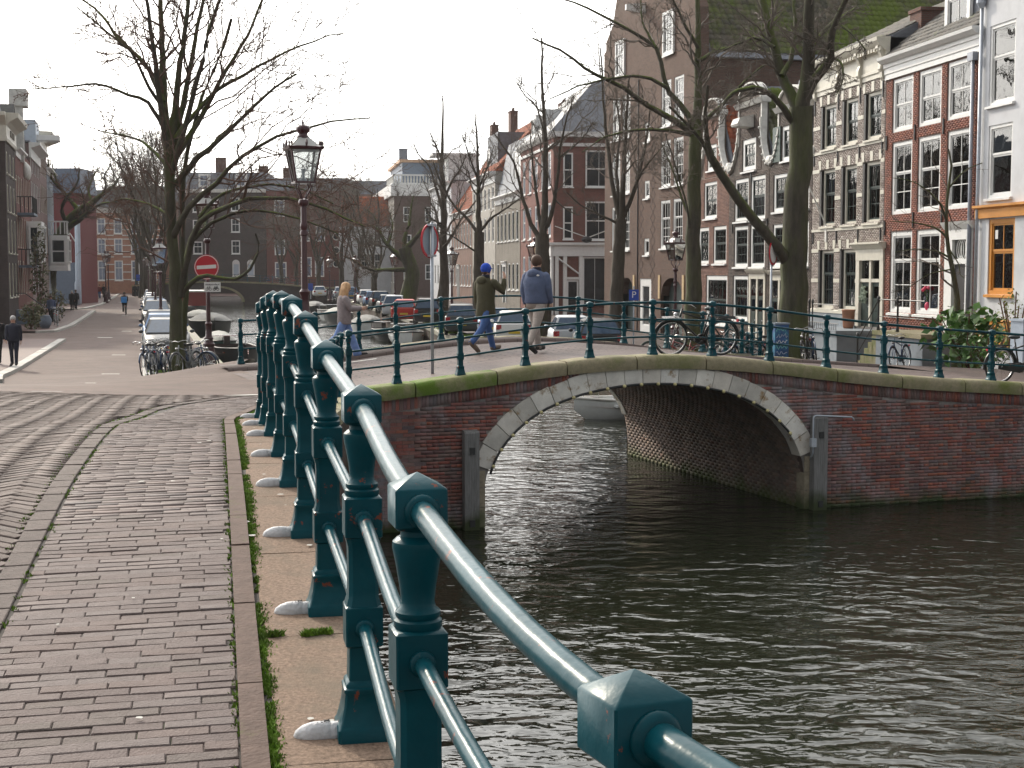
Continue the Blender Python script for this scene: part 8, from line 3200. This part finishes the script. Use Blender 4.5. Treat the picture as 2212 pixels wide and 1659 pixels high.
# ------------------------------------------------------------------ planting by the white house and along the left pavement
def bush(label, p, r, h, m, n, leaf, cat="bush", name="bush", flat=.6):
 t = thing(name, label, cat, p)
 st = MB()
 for k in range(7):
  a = k * .9
  st.tube([(0, 0, 0), (r * .4 * math.cos(a), r * .4 * math.sin(a), h * .5), (r * .75 * math.cos(a), r * .75 * math.sin(a), h * random.uniform(.7, .95))], .018, 4)
 st.build("stem", m_brown, t)
 rr = np.random.default_rng(n)
 c = unit(rr.normal(size=(n, 3))) * (rr.random((n, 1)) ** .45) * [r, r, h * .52] + [0, 0, h * .52]
 c[:, 2] = np.maximum(c[:, 2], .05)
 nn = unit(rr.normal(size=(n, 3)) + [0, -.4, 1.1])
 a = unit(np.cross(nn, rr.normal(size=(n, 3))))
 b = np.cross(nn, a)
 s = leaf * rr.uniform(.6, 1.3, (n, 1))
 V = np.stack([c - a * s, c - b * s * flat + nn * s * .12, c + a * s, c + b * s * flat + nn * s * .12], 1).reshape(-1, 3)
 put("leaves", npmesh("leaves", V, np.arange(4 * n).reshape(-1, 4), m, rnd=rr.random(n)), t)
 return t


m_fatsia = mat("glossy_leaf", None, .4, var=.2, attr=[(.035, .1, .015), (.06, .16, .02), (.09, .2, .03), (.025, .07, .015)])
m_dull = mat("dull_leaf", None, .7, var=.3, attr=[(.06, .075, .03), (.09, .1, .04), (.11, .09, .04), (.05, .06, .03)])
p = at(2085, 770, 41)
bush("broad green shrub with large glossy leaves beside the red house stoop", (p[0], 41, float(zR(p[0], 41))), 1.25, 1.75, m_fatsia, 420, .16)
p = at(2130, 785, 39.5)
bush("smaller yellow green shrub at the foot of the glossy one", (p[0], 39.5, float(zR(p[0], 39.5))), .7, .95, m_fatsia, 260, .08)
p = at(2188, 760, 38.5)
t = bush("slender shrub with sparse yellowish leaves by the grey cabinet", (p[0], 38.5, float(zR(p[0], 38.5))), .5, 2.2, mat("yellow_leaf", None, .6, var=.2, attr=[(.2, .2, .03), (.14, .17, .03), (.1, .14, .03)]), 240, .06)
p = at(2206, 770, 37)
t = thing("street_cabinet", "pale grey street cabinet at the right edge before the white house", "cabinet", (p[0] + .25, 37, float(zR(p[0], 37))), R(18))
MB().box(-.45, .45, -.25, .25, 0, 1.25).build("body", m_paleblue, t)
MB().box(-.48, .48, -.28, .28, 1.25, 1.31).build("lid", m_paleblue, t)
for k in range(2):
 MB().box(-.41 + k * .42, -.02 + k * .42, -.262, -.252, .1, 1.18).build("door", m_paleblue, t)
for i, (Y_, off, r, h, lb) in enumerate(((81, -6.1, .7, 1.5, "dark clipped plant in front of the left corner house"), (84, -5.9, .5, 1.2, "small plant by the blue pot on the left pavement"), (90, -6.2, .6, 6.0, "tall climber on the left oriel house"), (95, -5.6, .9, 2.0, "bare brownish shrub on the left pavement"), (152, -7, 1.3, 1.8, "green hedge plant by the far left pavement"), (158, -7.2, 1.3, 1.5, "low yellowish plant by the far left pavement"), (166, -7.4, 1.3, 1.7, "far green plant by the far left pavement"))):
 bush(lb, (kx(Y_, off), Y_, 1.25), r, h, m_dull, 420, .1 if h < 3 else .13)
t = thing("plant_pot", "round blue grey pot on the left pavement", "pot", (kx(82.5, -5.4), 82.5, 1.27))
MB().lathe([(.2, 0), (.34, .25), (.36, .5), (.26, .7), (.28, .74), (.22, .74)], 14).build("pot", m_bluegrey, t, True)
t = thing("steps", "blue grey entrance steps with iron rail on the left pavement", "steps", (kx(90, -6.0), 90, 1.27), math.atan2(.9686, -.2486))
for k in range(4):
 MB().box(-.8, .8 + k * .0, -.2 + k * .3, 2.2, .0 + k * .22, .22 + k * .22).build("step", m_bluegrey, t)
MB().tube([(-.8, -.2, 1.0), (-.8, 1.0, 1.9), (-.8, 2.2, 1.9)], .03, 5).build("handrail", m_iron, t)
# grass at the foot of the left tree and at the quay edge
sp = []
for _ in range(1500):
 x, Y_ = random.uniform(302, 470), random.uniform(39.5, 47.5)
 q = at(x, 700, Y_)
 if q[0] > kx(Y_, .25) and q[0] < x_edge_l(Y_) - .3 and math.sin(q[0] * 3) + math.sin(Y_ * 2.3) > -.2:
  sp.append((q[0], Y_, float(zL(q[0], Y_)) - .03))
tag(tufts("grass", sp, .03, .09, m_moss, 8, .05), "short bright grass round the foot of the mossy tree", "grass")
sp = []
for _ in range(2600):
 Y_ = random.uniform(50, 110)
 x = float(x_edge_r(Y_)) + random.uniform(.3, 1.2)
 if math.sin(Y_ * 1.3) > -.3:
  sp.append((x, Y_, 1.17))
tag(tufts("grass", sp, .03, .1, m_moss, 8, .08), "patchy grass strip along the right quay edge", "grass")
# ------------------------------------------------------------------ people: one skinned body each, clothes and hair as shells over it
m_skin = mat("skin", (.5, .3, .22), .55, var=.06)
m_eye = mat("eye", (.03, .025, .02), .2)
m_lip = mat("lips", (.36, .15, .13), .5)


def cloth(n, c, **k):
 return mat("cloth_" + n, c, .9, var=.16, scale=9, bump=.5, bscale=18, **k)


def person(label, p, rotz, top, legs_m, shoe, hair, lf=(20, 8), lb=(-18, 22), arms=((-10, 15, 8), (10, 15, 8)), H=1.78, coat=.0, girth=1.0, hair_long=0.0, cap=None, collar=None, hood=False, lean=0.0, head_dn=0.0, sit=None, flare=0.0, group=None, bulk=1.0):
 """facing local +x. lf/lb: (swing, knee bend) of left and right leg in degrees; arms: (swing, elbow bend, out) left and right"""
 t = thing("person", label, "person", p, rotz, group)
 k = H / 1.78
 hipz = .93
 J = {}

 def leg(side, sw, bend, foot):
  a, b = R(sw), R(sw - bend)
  h = Vector((0, side * .095, hipz))
  kn = h + Vector((math.sin(a) * .45, side * .0, -math.cos(a) * .45))
  an = kn + Vector((math.sin(b) * .42, 0, -math.cos(b) * .42))
  f = R(foot)
  toe = an + Vector((math.cos(f) * .19, side * .02, math.sin(f) * .19 - .04))
  return h, kn, an, toe
 Lg = leg(1, *lf, (lf[0] - lf[1]) * .75)
 Rg = leg(-1, *lb, (lb[0] - lb[1]) * .75)
 drop = min(Lg[2].z, Rg[2].z, Lg[3].z + .03, Rg[3].z + .03) - .075 if not sit else 0
 dv = Vector((0, 0, -drop))
 Lg, Rg = [q + dv for q in Lg], [q + dv for q in Rg]
 hp = hipz - drop
 sp = lambda x, z: Vector((x + math.sin(R(lean)) * (z - .95), 0, hp + (z - .93) * math.cos(R(lean))))
 pel, wai, che, nk = sp(0, .97), sp(.01, 1.14), sp(.0, 1.34), sp(-.01, 1.5)
 hd = nk + Vector((.035 + .03 * head_dn, 0, .135 - .01 * head_dn))

 def arm(side, sw, eb, out):
  s = sp(-.01, 1.43) + Vector((0, side * .19, 0))
  a, b, o = R(sw), R(sw + eb), R(out)
  el = s + Vector((math.sin(a) * .29, side * math.sin(o) * .29, -math.cos(a) * math.cos(o) * .29))
  wr = el + Vector((math.sin(b) * .25, -side * math.sin(R(eb)) * .07 + side * .02, -math.cos(b) * .25))
  d = (wr - el).normalized()
  return s, el, wr, d
 La, Ra = arm(1, *arms[0]), arm(-1, *arms[1])
 # body
 v, e, r = [], [], []

 def nd(q, rad, par=None):
  v.append(tuple(q))
  r.append(rad)
  if par is not None:
   e.append((par, len(v) - 1))
  return len(v) - 1
 i0 = nd(pel, .115)
 i1 = nd(wai, .11, i0)
 i2 = nd(che, .125, i1)
 i3 = nd(nk, .055, i2)
 i4 = nd(hd + Vector((-.005, 0, -.05)), .068, i3)
 i5 = nd(hd + Vector((0, 0, .03)), .083, i4)
 nd(hd + Vector((-.005, 0, .1)), .06, i5)
 nd(hd + Vector((.098, 0, -.015)), .012, nd(hd + Vector((.07, 0, .0)), .03, i5))       # nose
 for s in (1, -1):
  nd(hd + Vector((-.005, s * .082, .0)), .016, i5)                                     # ears
 for G in (Lg, Rg):
  a = nd(G[0], .085, i0)
  b = nd(G[0].lerp(G[1], .5), .075, a)
  c = nd(G[1], .055, b)
  d = nd(G[1].lerp(G[2], .35), .055, c)
  f = nd(G[2], .037, d)
  nd(G[3], .035, f)
 for s, (sh, el, wr, d) in ((1, La), (-1, Ra)):
  a = nd(sh, .055, i2)
  b = nd(el, .042, a)
  c = nd(wr, .027, b)
  pm = nd(wr + d * .06, .03, c)
  side = Vector((0, 1, 0)).cross(d).normalized() if abs(d.y) < .9 else Vector((1, 0, 0))
  w = side
  for q in range(4):
   o = w * (-.027 + .018 * q)
   ln = (.075, .088, .084, .066)[q]
   f1 = nd(wr + d * .09 + o, .0095, pm)
   f2 = nd(wr + d * (.09 + ln * .5) + o * 1.05 + Vector((0, -s * .012, 0)), .0085, f1)
   nd(wr + d * (.09 + ln * .85) + o * 1.0 + Vector((0, -s * .035, 0)), .0075, f2)
  th = nd(wr + d * .045 + w * .045, .011, pm)
  nd(wr + d * .085 + w * .062 + Vector((0, -s * .02, 0)), .009, th)
 me = bpy.data.meshes.new("body")
 me.from_pydata(v, e, [])
 o = bpy.data.objects.new("body", me)
 COL.objects.link(o)
 md = o.modifiers.new("s", 'SKIN')
 md.use_smooth_shade = True
 for q, rad in zip(me.skin_vertices[0].data, r):
  q.radius = (rad, rad)
 me.skin_vertices[0].data[0].use_root = True
 o.modifiers.new("d", 'SUBSURF').levels = 1
 bm_ = bpy.data.meshes.new_from_object(o.evaluated_get(bpy.context.evaluated_depsgraph_get()))
 bpy.data.objects.remove(o)
 bm_.name = "body"
 bm_.materials.clear()
 bm_.materials.append(m_skin)
 shade(bm_)
 put("body", bm_, t)
 for s in (1, -1):
  MB().ball(tuple(hd + Vector((.078, s * .032, .022))), .013, 6, 5).build("eye", m_eye, t, True)
 MB().ball(tuple(hd + Vector((.078, 0, -.06))), .02, 8, 4, 0, (.4, 1.1, .3)).build("mouth", m_lip, t, True)

 def ring(c, rx, ry, ax=None, n=18):
  return [(c.x + rx * math.cos(2 * math.pi * i / n), c.y + ry * math.sin(2 * math.pi * i / n), c.z) for i in range(n)]

 def loft(rings, name, m, mb=None):
  mb = mb or MB()
  n = len(rings[0])
  vs = [q for g in rings for q in g]
  fs = [(i * n + j, i * n + (j + 1) % n, (i + 1) * n + (j + 1) % n, (i + 1) * n + j) for i in range(len(rings) - 1) for j in range(n)]
  fs += [tuple(range(n - 1, -1, -1)), tuple(range((len(rings) - 1) * n, len(rings) * n))]
  mb.add(vs, fs)
  return mb
 g = girth
 hem = .88 - coat
 R_ = [ring(sp(0, hem), (.15 + coat * .1) * g, (.2 + coat * .08) * g), ring(sp(0, hem + .03), (.16 + coat * .1) * g, (.215 + coat * .08) * g), ring(sp(-.0, 1.02), .155 * g, .205 * g), ring(sp(0, 1.15), .15 * g * bulk, .2 * g * bulk), ring(sp(-.005, 1.3), .155 * g * bulk, .215 * g * bulk), ring(sp(-.01, 1.4), .14 * g, .215 * g), ring(sp(-.015, 1.455), .115 * g, .18 * g), ring(sp(-.01, 1.495), .08, .1), ring(sp(-.0, 1.53), .07, .075)]
 mb = loft(R_, "jacket", top)
 for s, (sh, el, wr, d) in ((1, La), (-1, Ra)):
  s0 = sh + Vector((0, -s * .03, .0))
  mb.tube([tuple(q) for q in (s0, sh + (el - sh) * .12, sh.lerp(el, .5), el, el.lerp(wr, .5), wr - d * .0, wr + d * .01)], [.07 * g, .082 * g, .075 * g * bulk, .064 * g * bulk, .058 * bulk, .046, .04], 12)
 mb.build("jacket", top, t, True)
 if hood:
  MB().ball(tuple(sp(-.115, 1.45)), .12, 12, 8, 0, (.62, 1.15, .75)).build("hood", top, t, True)
 if collar:
  loft([ring(sp(-.0, 1.49), .085, .095), ring(sp(.0, 1.54), .085, .09), ring(sp(.005, 1.57), .07, .078)], "collar", collar).build("collar", collar, t, True)
 mb = loft([ring(sp(0, .82), .135 * g, .185 * g), ring(sp(0, .95), .145 * g, .19 * g), ring(sp(0, 1.06), .13 * g, .18 * g)], "trousers", legs_m)
 for G in (Lg, Rg):
  dn = (G[2] - G[1]).normalized()
  mb.tube([tuple(q) for q in (G[0] + Vector((0, 0, .04)), G[0].lerp(G[1], .25), G[0].lerp(G[1], .7), G[1], G[1].lerp(G[2], .4), G[2] - dn * .04, G[2] + dn * .025)], [.1 * g, .1 * g, .082 * g, .072 + flare * .2, .066 + flare * .6, .06 + flare, .06 + flare * 1.15], 12)
 mb.build("trousers", legs_m, t, True)
 for G in (Lg, Rg):
  d = (G[3] - G[2])
  dn = (G[2] - G[1]).normalized()
  mb = MB()
  mb.tube([tuple(q) for q in (G[2] - d * .32 + Vector((0, 0, -.025)), G[2] - d * .2 + Vector((0, 0, -.01)), G[2] + d * .3 + Vector((0, 0, -.005)), G[2] + d * .8, G[3] + d * .18 + Vector((0, 0, -.0)), G[3] + d * .3)], [.028, .046, .052, .047, .042, .02], 10)
  mb.tube([tuple(G[2] - dn * .06), tuple(G[2] + Vector((0, 0, -.02)))], [.05, .05], 10)
  mb.build("shoe", shoe, t, True)
 hc = hd + Vector((-.02, 0, .05))
 MB().ball(tuple(hc), .114, 14, 9, 0, (1.02, .9, 1.0)).build("hair" if not cap else "cap", cap or hair, t, True)
 if cap:
  MB().ball(tuple(hc + Vector((.1, 0, .0))), .075, 10, 5, 0, (1.2, .9, .14)).build("cap_peak", cap, t, True)
  MB().ball(tuple(hd + Vector((-.03, 0, -.0))), .088, 10, 7, 0, (1, .95, .9)).build("hair", hair, t, True)
 if hair_long:
  rr = random.Random(5)
  mb = MB()
  for q in range(46):
   a = R(70 + 220 * q / 45)
   st = hc + Vector((.085 * math.cos(a), .085 * math.sin(a), rr.uniform(-.02, .05)))
   w = [st]
   for f in (.3, .6, .85, 1.0):
    w.append(st + Vector((-.03 * f + math.cos(a) * .05 * f + rr.uniform(-.015, .015), math.sin(a) * .05 * f + rr.uniform(-.015, .015), -hair_long * f * rr.uniform(.8, 1.05))))
   mb.tube([tuple(x) for x in w], [.022, .026, .024, .018, .005], 5)
  mb.build("long_hair", hair, t, True)
 if k != 1:
  t.scale = (k,) * 3
 return t, La, Ra


PG = "walkers on the arch bridge"
olive, navy, blue = cloth("olive", (.06, .055, .028)), cloth("navy", (.015, .018, .035)), cloth("slate_blue", (.085, .11, .19))
jeans, beige, pale = cloth("blue_jeans", (.045, .1, .26)), cloth("beige_trousers", (.36, .31, .28)), cloth("pale_jeans", (.16, .25, .5))
taupe, blackc = cloth("taupe_wool", (.25, .215, .22)), cloth("black_cloth", (.014, .014, .017))
brownshoe, darkshoe = cloth("brown_suede", (.16, .12, .09)), cloth("dark_shoe", (.025, .022, .022))
hbrown, hgrey = mat("brown_hair", (.07, .035, .02), .7, var=.3, scale=40, stretch=(1, 1, .2)), mat("grey_hair", (.4, .4, .4), .7)
hblond = mat("blond_hair", (.5, .3, .15), .6, var=.35, scale=30, stretch=(1, 1, .15))
q = ds(-1.95, 3.85)
person("man in olive parka and blue cap raising a hand to his face", q, BANG + R(28), olive, jeans, brownshoe, hbrown, lf=(22, 4), lb=(-24, 24), arms=((-4, 12, 8), (42, 122, 22)), coat=.16, cap=cloth("blue_cap", (.01, .06, .42)), collar=navy, hood=True, H=1.8, bulk=1.04, group=PG)
q = ds(-1.38, 2.4)
bl_, _, _ = person("man in slate blue puffer jacket and beige trousers seen from behind", q, BANG + R(38), blue, beige, darkshoe, hbrown, lf=(16, 4), lb=(-20, 16), arms=((-6, 16, 10), (4, 24, 10)), coat=-.02, girth=1.12, collar=navy, hood=True, H=1.86, bulk=1.14, group=PG)
MB().ball((-.155, -.13, 1.42), .028, 8, 5, 0, (.3, 1.2, .6)).build("chest_patch", m_white, bl_)
q = ds(-4.2, 6.9)
wt, La, Ra = person("woman with long blond hair in a taupe coat looking at her phone", (q[0], q[1], q[2] + .0), BANG - R(4), taupe, pale, darkshoe, hblond, lf=(24, 6), lb=(-26, 20), arms=((30, 62, 6), (24, 70, 6)), hair_long=.42, H=1.68, head_dn=1.2, flare=.035, coat=.06, group=PG, bulk=1.05)
ph = thing("phone", "phone held by the blond woman on the bridge", "phone", tuple(wt.matrix_basis @ (Ra[2] + Ra[3] * .1 + Vector((.03, .05, .03)))), BANG)
MB().box(-.004, .004, -.036, .036, -.07, .07).build("body", m_black, ph)
p = at(31, 796, 48.6)
person("elderly man in navy jacket walking along the left pavement", (p[0], 48.6, 1.27), R(-80), navy, navy, darkshoe, hgrey, lf=(10, 2), lb=(-8, 8), arms=((-12, 10, 8), (10, 14, 8)), H=1.66, girth=1.08)
p = at(-4, 790, 50)
person("walker in black cut off by the left edge of the picture", (p[0], 50, 1.27), R(-80), blackc, blackc, darkshoe, hbrown, H=1.7)
p = at(156, 670, 122)
person("old woman in a long black coat crossing the left pavement", (p[0], 122, 1.27), R(-80), blackc, blackc, darkshoe, hgrey, coat=.4, lf=(8, 4), lb=(-8, 6), H=1.64)
p = at(164, 662, 128)
person("person in black behind the old woman", (p[0], 128, 1.2), R(100), blackc, blackc, darkshoe, hbrown, H=1.75)
for i, (x, Y_, c, lb) in enumerate(((292, 196, blackc, "left walker of the dark couple far down the street"), (299, 196, blackc, "right walker of the dark couple far down the street"), (215, 178, cloth("maroon", (.16, .03, .03)), "walker in maroon on the far left pavement"), (224, 181, blackc, "walker in black beside the maroon one"), (110, 92, blue, "person in blue by the plants of the left pavement"))):
 p = at(x, 640, Y_)
 person(lb, (p[0], Y_, 1.2 if i < 2 else 1.28), R(100 if i < 2 else -80), c, blackc if i != 2 else jeans, darkshoe, hbrown, H=1.72)
# courier on a bicycle
p = at(271, 661, 112)
cy = clone(rb, (p[0], 112, 1.18), R(105), "bicycle ridden by the courier with the blue box", "bicycles in the street")
t, _, _ = person("cyclist in dark clothes riding away with a bright blue box on the back", (p[0] - .02, 112 - .2, 1.18), R(105), blackc, blackc, darkshoe, hbrown, lf=(62, 62), lb=(40, 60), arms=((48, 10, 6), (48, 10, 6)), sit=1, lean=12, H=1.78)
bx = thing("delivery_box", "bright blue delivery box on the cyclist's back", "box", (p[0] + .02, 111.52, 1.18 + 1.15), R(105))
MB().box(-.2, .2, -.22, .22, -.2, .24).build("body", mat("box_blue", (.05, .3, .75), .5), bx)
# ------------------------------------------------------------------ damp winter air along the canal
hz = bpy.data.materials.new("haze")
hz.use_nodes = True
hn, hl = hz.node_tree.nodes, hz.node_tree.links
hn.clear()
ho = hn.new("ShaderNodeOutputMaterial")
hv = hn.new("ShaderNodeVolumePrincipled")
hv.inputs["Color"].default_value = (.92, .93, .95, 1)
hv.inputs["Density"].default_value = .00014
hv.inputs["Anisotropy"].default_value = .3
hl.new(hv.outputs[0], ho.inputs["Volume"])
stuff(MB().box(-420, 320, -12, 920, -2.6, 34).build("haze", hz))
SC.cycles.volume_bounces = 0
